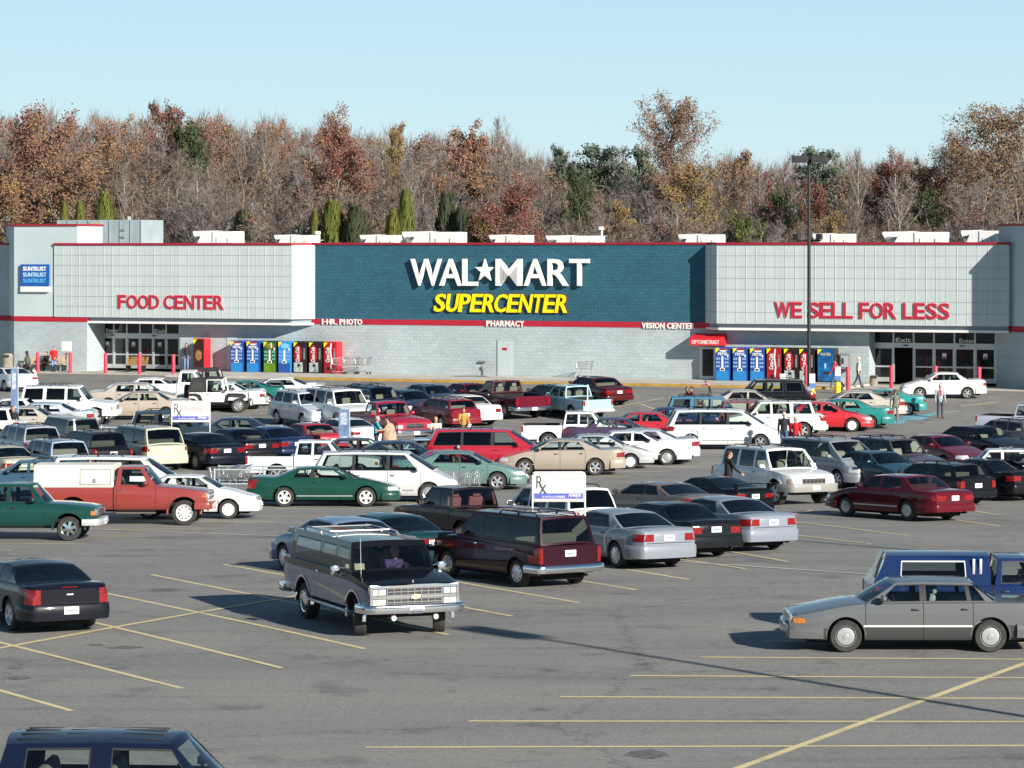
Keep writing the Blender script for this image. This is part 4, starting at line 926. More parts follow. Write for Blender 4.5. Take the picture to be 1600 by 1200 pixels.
    for k, dd in enumerate(doors):
        zhd = (top(dd[1])-g('hz', .13))
        for s, nm in ((1, 'L'), (-1, 'X')):
            m = MB(); h = bvh.ray_cast(Vector((dd[1]+.16, 3*s, zhd)), Vector((0, -s, 0)))
            if h[0] is None: continue
            m.box((dd[1]+.16, h[0].y+s*.012, zhd), (.15, .03, .035), ch=.01)
            st.put('handle', m, [g('hkey', 'BLACK')], parent=idx.get(1+2*k+(0 if s > 0 else 1)))
    if g('mirror', True):
        for s in (1, -1):
            m = MB(); xm = ws[0]-g('mirx', .32); zm = top(xm)+.09; y = .885*hw(xm)
            m.sphere((xm, s*(y+.16), zm+.01), (.07, .12, .075), 0, 10); m.tube([(xm, s*(y-.02), zm-.06), (xm, s*(y+.08), zm-.02)], .025)
            m.box((xm-.055, s*(y+.16), zm+.01), (.03, .17, .10), 1)
            st.put('side_mirror', m, [g('mkey', 'PAINT'), 'BLACK'], smooth=60)
    # plates
    pr = g('plate_r', (.62, .55)); 
    for d, zz, tf in (('R', pr[0], 0), ('F', g('plate_f', .48), 1)):
        m = MB(); patch(m, bvh2, d, -.155, .155, zz-.075, zz+.075, .014, 0, (2, 2))
        patch(m, bvh2, d, -.12, .12, zz-.02, zz+.022, .0165, 1, (2, 1))
        st.put('license_plate', m, ['PLATE', 'PLTXT'], smooth=20)
    if g('rack'):
        x0, x1 = g('rack'); m = MB(); yk = g('yr', .70)*W/2*.86; zz = H-.03
        for s in (1, -1):
            m.tube([(x0, s*yk, zz+.0), (x0-.12, s*yk, zz+.065), (x1+.12, s*yk, zz+.065), (x1, s*yk, zz)], .018, n=6)
            m.box(((x0+x1)/2, s*yk, zz+.02), (.06, .03, .06))
        for x in (lerp(x0, x1, .25), lerp(x0, x1, .8)): m.tube([(x, -yk, zz+.07), (x, yk, zz+.07)], .016, n=6)
        st.put('roof_rack', m, [g('rackkey', 'BLACK')], smooth=60)
    # exhaust, underbody
    m = MB(); m.box((xR*.5+xF*.5, 0, sill+.02), (L*.86, W*.6, .16)); m.tube([(xR+.5, -.5, sill+.03), (xR+.02, -.5, sill+.05)], .03)
    for ax in (wb/2, -wb/2): m.tube([(ax, -W/2+.2, r), (ax, W/2-.2, r)], .05)
    st.put('underbody', m, ['DARK'])
    # arch lips
    wl_ = g('lip', .022); lo = g('lipo', .007)
    for ax in (wb/2, -wb/2):
        for s in (1, -1):
            q = []; m = MB()
            for t in range(21):
                a = lerp(-.12, math.pi+.12, t/20)
                for rr in (ra-.004, ra+wl_):
                    x, z = ax+rr*math.cos(a), r+.015+rr*math.sin(a); h = bvh.ray_cast(Vector((x, 3*s, z)), Vector((0, -s, 0)))
                    y = h[0].y if h[0] is not None else s*hw(x)*.97
                    q += [(x, y+s*lo, z), (x, y-s*.05, z)]
            f = []
            for t in range(20):
                o = t*4
                f += [(o, o+2, o+6, o+4), (o+2, o+3, o+7, o+6), (o+1, o, o+4, o+5)]
            m.add(q, f); st.put('wheel_arch', m, [g('lipkey', 'PAINT')], smooth=40)
    # extra
    if g('extra'): P['extra'](st, dict(P, xF=xF, xR=xR, top=top, hw=hw, bvh=bvh, bvh2=bvh2))
    tw = g('tw', .20)
    for ax in (wb/2, -wb/2):
        for s in (1, -1):
            a, b_ = wheel_mesh(r, tw, P.get('wheel', 'cap'))
            Mx = Matrix.Translation((ax, s*(W/2-tw/2-.035), r)) @ Matrix.Rotation(0 if s > 0 else math.pi, 4, 'Z')
            w = st.ref('wheel', a, ['RUB'], None, Mx); st.ref('rim', b_, ['RIM', 'DARK'], w, None)
    st.P = P; st.xF, st.xR = xF, xR
    return st
STYLES = {}
DEF = dict(DARK=M_dark, BLACK=M_black, CHROME=M_chrome, RED=M_red, AMBER=M_amber, CLEAR=M_clear, PLATE=M_plate, RUB=M_rubber, TRIM=M_black, SILVER=M_silver, GREY=M_greyplastic,
           WHITE=M_white, PLTXT=mat('plate_marks', (.25, .27, .36), .5))
def car(style, col, ref, px, py, head, label, cat, group=None, two=None, glassf=None, glassr=None, bump=None, rim=None, inside='#77726a', wheel=None, steer=0, name=None, trim=None, z=0.0, **over):
    """ref: which wheel stands at the photo pixel ('fl','fr','rl','rr'), 'c' for the ground centre, 'roof' for the roof centre"""
    st = STYLES[style]; P = st.P
    h = R(head); c, s = math.cos(h), math.sin(h)
    y = P['W']/2-.12
    off = {'fl': (P['wb']/2, y), 'fr': (P['wb']/2, -y), 'rl': (-P['wb']/2, y), 'rr': (-P['wb']/2, -y), 'c': (0, 0), 'roof': ((P['ws'][1]+P['bl'][1])/2, 0)}[ref]
    g_ = ground(px, py, P['H'] if ref == 'roof' else 0)
    loc = [g_.x-(off[0]*c-off[1]*s), g_.y-(off[0]*s+off[1]*c), z]; loc[2] += lot(loc[1])
    sl = (lot(loc[1]+1.3)-lot(loc[1]-1.3))/2.6
    mp = dict(DEF); pc = paint(col); mp['PAINT'] = pc; mp['PAINT2'] = paint(two) if two else pc
    mp['GLASSF'] = glassf or G_clear; mp['GLASSR'] = glassr or mp['GLASSF']
    mp['BUMP'] = {None: pc, 'chrome': M_chrome, 'black': M_black, 'grey': M_greyplastic, 'silver': M_silver}.get(bump) or paint(bump)
    mp['RIM'] = {None: M_alloy, 'white': M_white, 'chrome': M_chrome, 'dark': M_steel}[rim]
    mp['INT'] = mat('cloth_'+inside, hexc(inside, .85), .9); mp['SEAT'] = mat('seat_'+inside, hexc(inside), .9); mp['DASH'] = mat('dash_'+inside, hexc(inside, .55), .7)
    if trim == 'chrome': mp['TRIM'] = M_chrome
    for k, v in over.items(): mp[k] = v
    root = obj(name or st.kind, None, None, loc, h, label, cat, group); root.rotation_euler = (Matrix.Rotation(math.atan(sl), 3, 'X') @ Matrix.Rotation(h, 3, 'Z')).to_euler()
    made = []
    for nm, me, keys, par, M in st.parts:
        if wheel and nm in ('wheel', 'rim'):
            a, b = wheel_mesh(P['r'], P.get('tw', .20), wheel); me = a if nm == 'wheel' else b
        o = obj(nm, me, made[par] if par is not None else root)
        for i, k in enumerate(keys):
            o.material_slots[i].link = 'OBJECT'; o.material_slots[i].material = mp.get(k) or pc
        if M is not None:
            o.matrix_local = M
            if steer and M.translation.x > 0: o.matrix_local = M @ Matrix.Rotation(R(steer), 4, 'Z')
        made.append(o)
    return root
# ------------------------------------------------------------------ vehicles: kinds
def plate_box(m, x, y, z): m.box((x, y, z), (.02, .31, .15))
BODYB = lambda f=(.24, .52), r=(.30, .62): [(True, f[0], f[1], .035, .55, 'BUMP'), (False, r[0], r[1], .035, .55, 'BUMP')]
def tails(y0, y1, z0, z1, side=.18, key='RED'): return [('taillight', key, [('R', y0, y1, z0, z1), ('L', 'R0', side, z0, z1)])]
def lamps(P, fl=None, rl=None, corner=None):
    """headlights and tail lights that wrap round the corner; fl/rl = (y0, y1, z0, z1, wrap)"""
    L = P.setdefault('lens', []); xF = P['wb']/2+P['fo']; xR = xF-P['L']
    if fl: L.append(('headlight', 'CLEAR', [('F', fl[0], fl[1], fl[2], fl[3])]+([('L', xF-.03, xF-fl[4], fl[2], fl[3])] if fl[4] else [])))
    if corner: L.append(('corner_lamp', 'AMBER', [('L', xF-corner[0], xF-corner[1], corner[2], corner[3])]))
    if rl: L.append(('taillight', 'RED', [('R', rl[0], rl[1], rl[2], rl[3])]+([('L', xR+.004, xR+rl[4], rl[2], rl[3])] if rl[4] else [])))
    return P
STYLE_P = {}
def S(name, kind, fl=None, rl=None, corner=None, **k): k['kind'] = kind; STYLE_P[name] = lamps(k, fl, rl, corner)
CARW = [(.80, .01, .26, .02), (-.09, -1.04, -.06, -.74)]
S('sedan', 'sedan', fl=(.42, .74, .56, .70, .30), rl=(.45, .80, .68, .84, .22), L=4.78, W=1.80, H=1.40, wb=2.74, fo=.96, r=.32, zh=.74, zc=.95, zb=.98, zd=1.0, ws=(1.02, .30), bl=(-1.45, -.82),
  wins=CARW, doors=[(1.0, -.04), (-.04, -.98)], bumpers=BODYB(), grille=[(.30, .58, .68, 2, 6, 'CHROME')], mid=[('lower_grille', 'BLACK', 'F', .5, .27, .36, .05, True), ('trunk_seam', 'DARK', 'R', .70, .662, .674, .008)], plate_r=(.78,), strip=[(1.1, -1.0, .44, .475, 'PAINT')])
S('round_sedan', 'sedan', fl=(.40, .74, .55, .69, .34), rl=(.46, .83, .72, .90, .30), L=4.90, W=1.84, H=1.42, wb=2.74, fo=1.02, r=.325, zh=.72, zc=.95, zb=1.0, zd=1.03, ws=(1.12, .36), bl=(-1.58, -.84), wn=.24, wr=.18,
  wins=[(.90, .03, .31, .05), (-.04, -1.0, -.02, -.70)], doors=[(1.0, -.0), (0, -.98)], bumpers=BODYB((.22, .50), (.28, .62)), mid=[('trunk_seam', 'DARK', 'R', .66, .668, .680, .008), ('lower_grille', 'BLACK', 'F', .5, .25, .33, .05, True)], strip=[(1.1, -1.0, .42, .45, 'PAINT')], grille=[(.22, .54, .63, 1, 4, 'CHROME')], plate_r=(.80,), pillar='BLACK', rcrown=.06, rarch=.05)
S('box_sedan', 'sedan', fl=(.42, .80, .56, .69, .0), corner=(.05, .27, .57, .665), rl=(.32, .86, .66, .80, .12), L=4.98, W=1.84, H=1.38, wb=2.80, fo=1.06, r=.315, zh=.76, zc=.95, zb=.97, zd=.96, ws=(1.0, .40), bl=(-1.50, -1.02), bx=.5, nose=.12, wn=.10, wr=.06,
  wins=[(.82, -.06, .36, -.05), (-.15, -.98, -.14, -.93), (-1.03, -1.34, -.98, -1.06)], doors=[(1.02, -.1), (-.1, -1.06)], bumpers=[(True, .26, .52, .06, .62, 'BUMP'), (False, .28, .56, .06, .62, 'BUMP')],
  grille=[(.36, .56, .68, 3, 8, 'CHROME')], plate_r=(.66,), pillar='BLACK', rarch=.02, rcrown=.035, nf=1, strip=[(1.06, -1.04, .50, .535, 'SILVER')], tones={2: 1, 3: 1})
S('big_sedan', 'sedan', fl=(.40, .80, .54, .68, .30), rl=(.40, .86, .66, .82, .16), L=5.08, W=1.88, H=1.41, wb=2.81, fo=1.06, r=.325, zh=.74, zc=.95, zb=.98, zd=.95, ws=(1.02, .36), bl=(-1.62, -1.05), bx=.2, wn=.18, wr=.16,
  wins=[(.84, -.06, .32, -.05), (-.14, -1.06, -.13, -.96)], doors=[(1.02, -.1), (-.1, -1.0)], bumpers=[(True, .28, .50, .05, .7, 'BUMP'), (False, .30, .56, .05, .7, 'BUMP')],
  mid=[('trunk_seam', 'DARK', 'R', .72, .615, .627, .008)], grille=[(.34, .55, .68, 1, 12, 'CHROME')], strip=[(1.0, -1.0, .42, .46, 'SILVER')], plate_r=(.74,), rarch=.03)
S('compact', 'sedan', fl=(.36, .70, .56, .68, .28), corner=None, rl=(.42, .76, .70, .86, .16), L=4.42, W=1.70, H=1.39, wb=2.52, fo=.90, r=.30, zh=.74, zc=.95, zb=.98, zd=1.01, ws=(.98, .30), bl=(-1.32, -.76),
  wins=[(.78, .02, .25, .03), (-.06, -.94, -.04, -.66)], doors=[(.96, -.02), (-.02, -.90)], bumpers=BODYB((.24, .50), (.28, .58)), grille=[(.28, .58, .66, 1, 3, 'CHROME')], plate_r=(.76,), pillar='BLACK')
S('coupe', 'coupe', fl=(.42, .76, .55, .68, .34), rl=(.62, .88, .62, .92, .10), L=5.05, W=1.86, H=1.34, wb=2.74, fo=1.08, r=.33, zh=.72, zc=.93, zb=.98, zd=1.0, ws=(.98, .22), bl=(-1.62, -.90), wn=.22, wr=.16, tail=.08,
  wins=[(.74, -.42, .17, -.36), (-.52, -1.14, -.45, -.86)], doors=[(.96, -.48)], bumpers=BODYB((.22, .50), (.28, .62)), mid=[('trunk_seam', 'DARK', 'R', .75, .628, .640, .008), ('brake_lamp', 'RED', 'R', .16, .945, .962, .006), ('emblem', 'SILVER', 'R', .07, .80, .83, .008)], grille=[(.26, .52, .60, 1, 2, 'PAINT')], strip=[(.92, -.95, .36, .39, 'SILVER')], wheel='spoke5', plate_r=(.50,), pillar='BLACK', mirx=.28)
S('sport_coupe', 'coupe', fl=(.40, .74, .54, .65, .30), rl=(.40, .78, .68, .80, .12), L=4.45, W=1.74, H=1.30, wb=2.57, fo=.95, r=.305, zh=.68, zc=.90, zb=.95, zd=.96, ws=(.92, .22), bl=(-1.46, -.62), wn=.24, wr=.16,
  wins=[(.70, -.34, .18, -.28), (-.40, -1.04, -.32, -.62)], doors=[(.90, -.38)], bumpers=BODYB((.20, .46), (.26, .58)), wheel='spoke5', plate_r=(.72,), pillar='BLACK')
S('station_wagon', 'station_wagon', fl=(.38, .72, .56, .68, .28), rl=(.60, .80, .62, .86, .14), L=4.5, W=1.72, H=1.42, wb=2.55, fo=.90, r=.30, zh=.74, zc=.94, zb=.98, zd=.98, ws=(.98, .32), bl=(-2.02, -1.78), nf=2,
  wins=[(.78, .02, .27, .03), (-.05, -.88, -.04, -.82), (-.94, -1.84, -.88, -1.62)], doors=[(.96, -.02), (-.02, -.92)], bumpers=BODYB((.24, .50), (.28, .56)), grille=[(.28, .58, .66, 1, 3, 'CHROME')], rack=(-.1, -1.5), plate_r=(.70,), lidname='tailgate')
S('small_suv', 'suv', fl=(.38, .74, .68, .84, .2), rl=(.68, .84, .84, 1.10, .12), L=4.45, W=1.76, H=1.68, wb=2.62, fo=.84, r=.345, zh=.92, zc=1.08, zb=1.10, zd=1.08, ws=(.98, .42), bl=(-1.93, -1.70), bx=.3, sill=.30, lift=.18, nf=2,
  wins=[(.80, .06, .38, .07), (-.02, -.86, -.01, -.84), (-.96, -1.80, -.94, -1.60)], doors=[(.98, .02), (.02, -.92)], bumpers=[(True, .36, .66, .04, .6, 'BUMP'), (False, .38, .70, .05, .6, 'BUMP')], grille=[(.3, .72, .84, 2, 2, 'PAINT')], plate_r=(.86,), arch=.07, lip=.05, lipo=.02, wheel='spoke5', rack=(.1, -1.4))
S('suv', 'suv', fl=(.44, .80, .68, .84, .18), rl=(.70, .86, .82, 1.08, .10), L=4.72, W=1.80, H=1.72, wb=2.80, fo=.86, r=.365, zh=.96, zc=1.10, zb=1.12, zd=1.10, ws=(1.02, .48), bl=(-1.98, -1.78), bx=.4, sill=.34, lift=.2, nf=2,
  wins=[(.84, .06, .44, .07), (-.03, -.84, -.02, -.80), (-.98, -1.84, -.94, -1.70)], doors=[(1.0, .02), (.02, -.92)], bumpers=[(True, .40, .66, .07, .6, 'BUMP'), (False, .42, .66, .09, .6, 'BUMP')], grille=[(.42, .70, .84, 3, 4, 'CHROME')], plate_r=(.90,), arch=.08, lip=.05, lipo=.016, wheel='spoke5', rack=(0, -1.5), rarch=.02, lidname='tailgate')
S('box_suv', 'suv', fl=(.44, .78, .70, .88, 0), corner=(.02, .16, .70, .88), rl=(.70, .85, .72, 1.02, .10), L=4.45, W=1.78, H=1.66, wb=2.60, fo=.80, r=.355, zh=1.0, zc=1.06, zb=1.06, zd=1.06, ws=(.90, .52), bl=(-1.95, -1.84), bx=.7, nose=.10, wn=.06, wr=.04, sill=.36, lift=.2, nf=2,
  wins=[(.74, .04, .48, .05), (-.04, -.78, -.03, -.76), (-.90, -1.82, -.88, -1.74)], doors=[(.92, 0), (0, -.86)], bumpers=[(True, .44, .62, .10, .5, 'BUMP'), (False, .44, .62, .10, .5, 'BUMP')], grille=[(.42, .72, .88, 1, 8, 'CHROME')], plate_r=(.86,), arch=.09, lip=.06, lipo=.02, lipkey='BLACK', wheel='spoke5', rarch=.01, rcrown=.03)
S('big_suv', 'suv', fl=(.58, .90, .74, .92, .14), rl=(.80, .95, .86, 1.22, .10), corner=(.04, .20, .74, .92), L=5.15, W=2.0, H=1.90, wb=3.02, fo=.92, r=.40, zh=1.06, zc=1.18, zb=1.20, zd=1.18, ws=(1.14, .62), bl=(-2.12, -1.96), bx=.4, sill=.42, lift=.3, nf=1, rows=2, tw=.25,
  wins=[(.94, .12, .58, .13), (0, -.90, .01, -.86), (-1.06, -2.0, -1.02, -1.86)], doors=[(1.12, .06), (.06, -.98)], bumpers=[(True, .46, .76, .10, .6, 'BUMP'), (False, .46, .76, .10, .6, 'BUMP')], grille=[(.46, .76, .92, 1, 6, 'GREY')], plate_r=(.96,), plate_f=.62, arch=.10, lip=.06, lipo=.018, wheel='spoke5', rack=(.2, -1.6), rarch=.02, yr=.74)
S('minivan', 'minivan', fl=(.42, .82, .62, .78, .34), rl=(.76, .94, .82, 1.10, .14), L=5.05, W=1.96, H=1.76, wb=3.03, fo=.98, r=.335, zh=.82, zc=1.06, zb=1.06, zd=1.04, ws=(1.68, .70), bl=(-2.44, -2.10), wn=.22, bx=.2, sill=.22, lift=.12, nf=1, rows=2, seat=1.55, yr=.72,
  wins=[(1.18, .14, .62, .16), (.06, -1.06, .08, -1.04), (-1.12, -2.26, -1.10, -1.98)], doors=[(1.24, .10), (.10, -1.10)], bumpers=BODYB((.24, .58), (.30, .66)), grille=[(.30, .62, .74, 2, 1, 'CHROME')], plate_r=(.86,), plate_f=.42, pillar='BLACK', rack=(.1, -1.6), strip=[(1.0, -1.0, .42, .45, 'GREY')], mirx=.55, lidname='tailgate', crown=.06)
S('old_minivan', 'minivan', fl=(.44, .80, .64, .80, .10), rl=(.78, .91, .60, .96, .10), L=4.86, W=1.83, H=1.70, wb=3.02, fo=.90, r=.325, zh=.92, zc=1.06, zb=1.02, zd=1.02, ws=(1.24, .62), bl=(-2.36, -2.16), bx=.6, wn=.10, wr=.05, sill=.24, lift=.12, nf=1, rows=2, seat=1.2,
  wins=[(1.0, .10, .56, .12), (.0, -1.0, .02, -.98), (-1.08, -2.22, -1.06, -2.06)], doors=[(1.14, .05)], bumpers=[(True, .28, .54, .06, .5, 'BUMP'), (False, .36, .56, .08, .5, 'BUMP')], grille=[(.42, .64, .80, 3, 8, 'CHROME')], plate_r=(.82,), rack=(-.3, -1.9), rarch=.015, rcrown=.03, lidname='tailgate', hkey='CHROME')
PW = [(.62, -.28, .20, -.24)]
S('pickup', 'pickup_truck', fl=(.60, .88, .78, .94, .04), corner=(.03, .18, .86, .92), rl=(.84, .96, .78, 1.10, .08), L=5.36, W=1.98, H=1.80, wb=3.38, fo=.72, r=.385, zh=1.06, zc=1.18, zb=1.20, zd=1.16, ws=(.84, .38), bl=(-.42, -.32), cab=-.46, bx=.6, nose=.1, wn=.07, wr=.02, sill=.46, tailup=.05, lift=.34, rows=0, seat=.98, tw=.24,
  wins=[(.64, -.26, .30, -.22)], doors=[(.82, -.36)], bumpers=[(True, .48, .72, .10, .4, 'BUMP'), (False, .46, .66, .12, .5, 'BUMP')], grille=[(.56, .78, .98, 2, 6, 'CHROME')], plate_r=(.56,), plate_f=.60, arch=.10, lip=.05, lipo=.02, wheel='steel', rarch=.01, rcrown=.03, yr=.76, bow=(.10, .06), bowr=(.02, .02), hkey='CHROME')
S('round_pickup', 'pickup_truck', fl=(.62, .92, .76, .92, .10), corner=None, rl=(.84, .96, .80, 1.12, .08), L=5.6, W=2.0, H=1.84, wb=3.4, fo=.95, r=.38, zh=1.08, zc=1.20, zb=1.20, zd=1.18, ws=(.98, .46), bl=(-.40, -.28), cab=-.44, bx=.3, nose=.10, wn=.10, wr=.02, sill=.46, tailup=.05, lift=.34, rows=0, seat=1.1, tw=.24, crown=.10,
  wins=[(.78, -.24, .38, -.18)], doors=[(.94, -.34)], bumpers=[(True, .42, .70, .10, .5, 'BUMP'), (False, .46, .66, .12, .5, 'BUMP')], grille=[(.44, .74, 1.02, 2, 2, 'CHROME')], plate_r=(.56,), plate_f=.56, arch=.10, lip=.04, wheel='spoke5', rarch=.01, yr=.74, bowr=(.02, .02))
S('small_pickup', 'pickup_truck', fl=(.50, .78, .72, .86, .04), corner=(.03, .16, .72, .84), rl=(.74, .84, .76, 1.02, .08), L=5.0, W=1.74, H=1.62, wb=3.05, fo=.78, r=.345, zh=.98, zc=1.06, zb=1.06, zd=1.04, ws=(.86, .40), bl=(-.86, -.74), cab=-.90, bx=.5, nose=.1, wn=.08, wr=.02, sill=.40, tailup=.05, lift=.22, rows=0, seat=1.0, tw=.21,
  wins=[(.66, -.16, .32, -.14), (-.24, -.78, -.22, -.70)], doors=[(.84, -.20)], bumpers=[(True, .42, .62, .09, .4, 'BUMP'), (False, .42, .58, .10, .5, 'BUMP')], grille=[(.46, .72, .88, 2, 4, 'CHROME')], plate_r=(.50,), plate_f=.52, arch=.09, lip=.05, lipo=.02, wheel='spoke5', rarch=.01, rcrown=.03, yr=.74, bow=(.10, .06), bowr=(.02, .02))
def suburban_extra(st, Q):
    xF, xR, bvh = Q['xF'], Q['xR'], Q['bvh']
    m = MB()
    for a0, a1, z0, z1 in ((-.93, .93, 1.02, 1.07), (-.93, .93, .62, .655), (-.93, .93, .815, .865), (.90, .95, .64, 1.05), (-.95, -.90, .64, 1.05)):
        patch(m, bvh, 'F', a0, a1, z0, z1, .03, 0, (8, 2))
    st.put('chrome_surround', m, ['CHROME'], smooth=30)
    m = MB()
    for s in (1, -1): patch(m, bvh, 'F', s*.62, s*.89, .67, .80, .022, 0, (4, 2))
    st.put('parking_lamp', m, ['CREAM'], smooth=30)
    m = MB()
    for s in (1, -1): patch(m, bvh, 'F', s*.755, s*.775, .875, 1.01, .03, 0, (1, 2))
    st.put('headlight_bezel', m, ['CHROME'])
    m = MB()                                                      # emblem on the middle bar, radiator badge above the bonnet
    for d in (((-.10, -.035), (-.07, .035), (.12, .035), (.09, -.035)), ((-.035, -.05), (-.03, .05), (.04, .05), (.035, -.05))):
        m.prism([(y, .84+z) for y, z in d], 'x', xF+.0, xF+.06)
    st.put('emblem', m, ['CREAM'])
    m = MB(); m.box((xF-.10, 0, 1.12), (.05, .03, .08)); st.put('hood_ornament', m, ['CHROME'])
    m = MB(); m.tube([(1.55, -.80, 1.17), (1.50, -.80, 1.95)], [.007, .004], n=5); st.put('antenna', m, ['SILVER'])
    m = MB()                                                      # towing mirrors on struts
    for s in (1, -1):
        m.box((.98, s*1.16, 1.27), (.08, .20, .19), ch=.03); m.tube([(1.0, s*.93, 1.12), (.99, s*1.14, 1.2)], .014); m.tube([(1.0, s*.93, 1.3), (.99, s*1.12, 1.32)], .014)
    st.put('side_mirror', m, ['CHROME'], smooth=40)
    m = MB()
    for s in (1, -1):
        m.box((0, s*.98, .46), (2.5, .10, .06), ch=.02)
    st.put('running_board', m, ['SILVER'])
    m = MB()
    for s in (1, -1): m.lathe([(.02, .0), (.07, .01), (.075, .05), (.05, .08)], 14, 0, Matrix.Translation((xF+.03, s*.45, .42)) @ Matrix.Rotation(math.pi, 4, 'Z'), 'x')
    for s in (1, -1): m.lathe([(.001, .005), (.055, .003)], 14, 1, Matrix.Translation((xF+.045, s*.45, .42)), 'x')
    st.put('fog_lamp', m, ['BLACK', 'CLEAR'], smooth=40)
    m = MB(); patch(m, Q['bvh2'], 'F', -.95, .95, .63, .655, .012); st.put('bumper_rub_strip', m, ['BLACK'])
    m = MB()
    for s in (1, -1):
        d = 'L' if s > 0 else 'X'
        patch(m, bvh, d, 2.35, -2.75, .925, .94, .008, 0, (20, 1))
    st.put('pinstripe', m, ['RED'])
    m = MB()
    for s in (1, -1): m.tube([(1.22, s*.1, 1.21), (1.16, s*.55, 1.24)], .012, n=5)
    st.put('wiper', m, ['BLACK'])
S('suburban', 'suv', shellkey='PAINT2', pillar='PAINT2', T=(0, .08, .48, .80, 1), rl=(.86, .97, .80, 1.20, .05), L=5.58, W=2.02, H=1.86, wb=3.29, fo=.86, r=.385, zh=1.12, zc=1.24, zb=1.24, zd=1.24, ws=(1.26, .92), bl=(-2.98, -2.72), bx=.75, nose=.05, wn=.05, wr=.05, sill=.46, lift=.3, nf=3, rows=2, tw=.25, seat=1.15,
  wins=[(1.10, .26, .84, .28), (.12, -.72, .13, -.70), (-.92, -2.60, -.90, -2.44)], doors=[(1.24, .19), (.19, -.80)], bumpers=[(True, .50, .70, .10, .45, 'BUMP'), (False, .48, .66, .12, .5, 'BUMP')], grille=[(.58, .875, 1.01, 2, 8, 'GREY'), (.58, .67, .80, 2, 8, 'GREY')],
  plate_r=(.8,), plate_f=.585, arch=.11, lip=.04, lipo=.016, lipkey='CHROME', wheel='cap', rarch=.01, rcrown=.03, yr=.78, bow=(.08, .05), bowr=(.03, .03), rack=(-.3, -2.5), rackkey='SILVER', mirror=False, hkey='CHROME', tones={2: 1, 3: 0, 6: 1, 7: 1, 8: 1, 9: 1, 10: 1}, extra=suburban_extra,
  lens=[('headlight', 'CLEAR', [('F', .62, .89, .885, 1.0)], .022)])
def cap_extra(h, x0, key='CAP', win=True):
    def f(st, Q):
        xR, xc, zd = Q['xR'], Q['cab'], Q['zd']; hw, W = Q['hw'], Q['W']
        wins = [(xc-.50, xc-1.85, xc-.53, xc-1.80)] if win else []
        greenhouse(st, (xc-.015, xc-.03), (xR+.04, xR+(.34 if win else .06)), lambda x: W/2*.90, lambda x: zd, W/2*(.74 if win else .90), lambda x: h-.03, wins, bow=(0, 0), bowr=(.0, .0), crown=.04, crh=0,
                   front=False, rear=win, keyf='GLASSR', keyr='GLASSR', trim='SILVER', shell='camper_shell', paint=key, wname='shell_window', T=(0, .22, .5, .84, 1) if win else (0, .07, .5, .9, 1))
        m = MB()
        if win:
            for s in 'LX':
                for x in (xc-.22, xc-.36): 
                    sg = 1 if s == 'L' else -1
                    m.box((x, sg*(W/2*.82+.01), zd+.38), (.06, .06, .32), ch=.02)
            st.put('louvre_vent', m, ['SILVER'])
        else:
            for sg in (1, -1):
                for a, b in ((xc-.10, xc-1.02), ):
                    y = sg*(W/2*.90+.022)
                    for q in ((a, zd+.08, a-.02, h-.16), (b, zd+.08, b-.02, h-.16)): m.box((q[0], y, (q[1]+q[3])/2), (.014, .02, q[3]-q[1]))
                    m.box(((a+b)/2, y, h-.16), (a-b, .02, .014)); m.box(((a+b)/2, y, zd+.08), (a-b, .02, .014)); m.box(((a+b)/2-.03, y, zd+.2), (.08, .03, .12))
            st.put('hatch_frame', m, ['GREY'])
    return f
STYLE_P['pickup_box'] = dict(STYLE_P['pickup'], extra=cap_extra(1.86, 0, 'CAP', False), wheel='steel')
STYLE_P['pickup_cap'] = dict(STYLE_P['small_pickup'], extra=cap_extra(1.66, 0, 'PAINT', True))
def spoiler(h=.16):
    def f(st, Q):
        m = MB(); xR, zd = Q['xR'], Q['zd']; y = Q['W']*.42
        m.box((xR+.12, 0, zd+h), (.20, 2*y, .035), ch=.012)
        for s in (1, -1): m.box((xR+.14, s*y*.92, zd+h/2), (.14, .05, h))
        st.put('spoiler', m, ['PAINT'], smooth=40)
    return f
STYLE_P['spoiler_coupe'] = dict(STYLE_P['sport_coupe'], extra=spoiler())
STYLE_P['lightbar_sedan'] = dict(STYLE_P['round_sedan'], extra=lambda st, Q: [st.put('light_bar', (lambda m: (patch(m, Q['bvh'], 'R', -.80, .80, .80, .90, .012, 0, (10, 2)), m)[1])(MB()), ['RED'], smooth=30),
    [st.put('reverse_lamp', (lambda m: (patch(m, Q['bvh'], 'R', s*.26, s*.56, .73, .79, .014, 0, (4, 2)), m)[1])(MB()), ['AMBER'], smooth=30) for s in (1, -1)]])
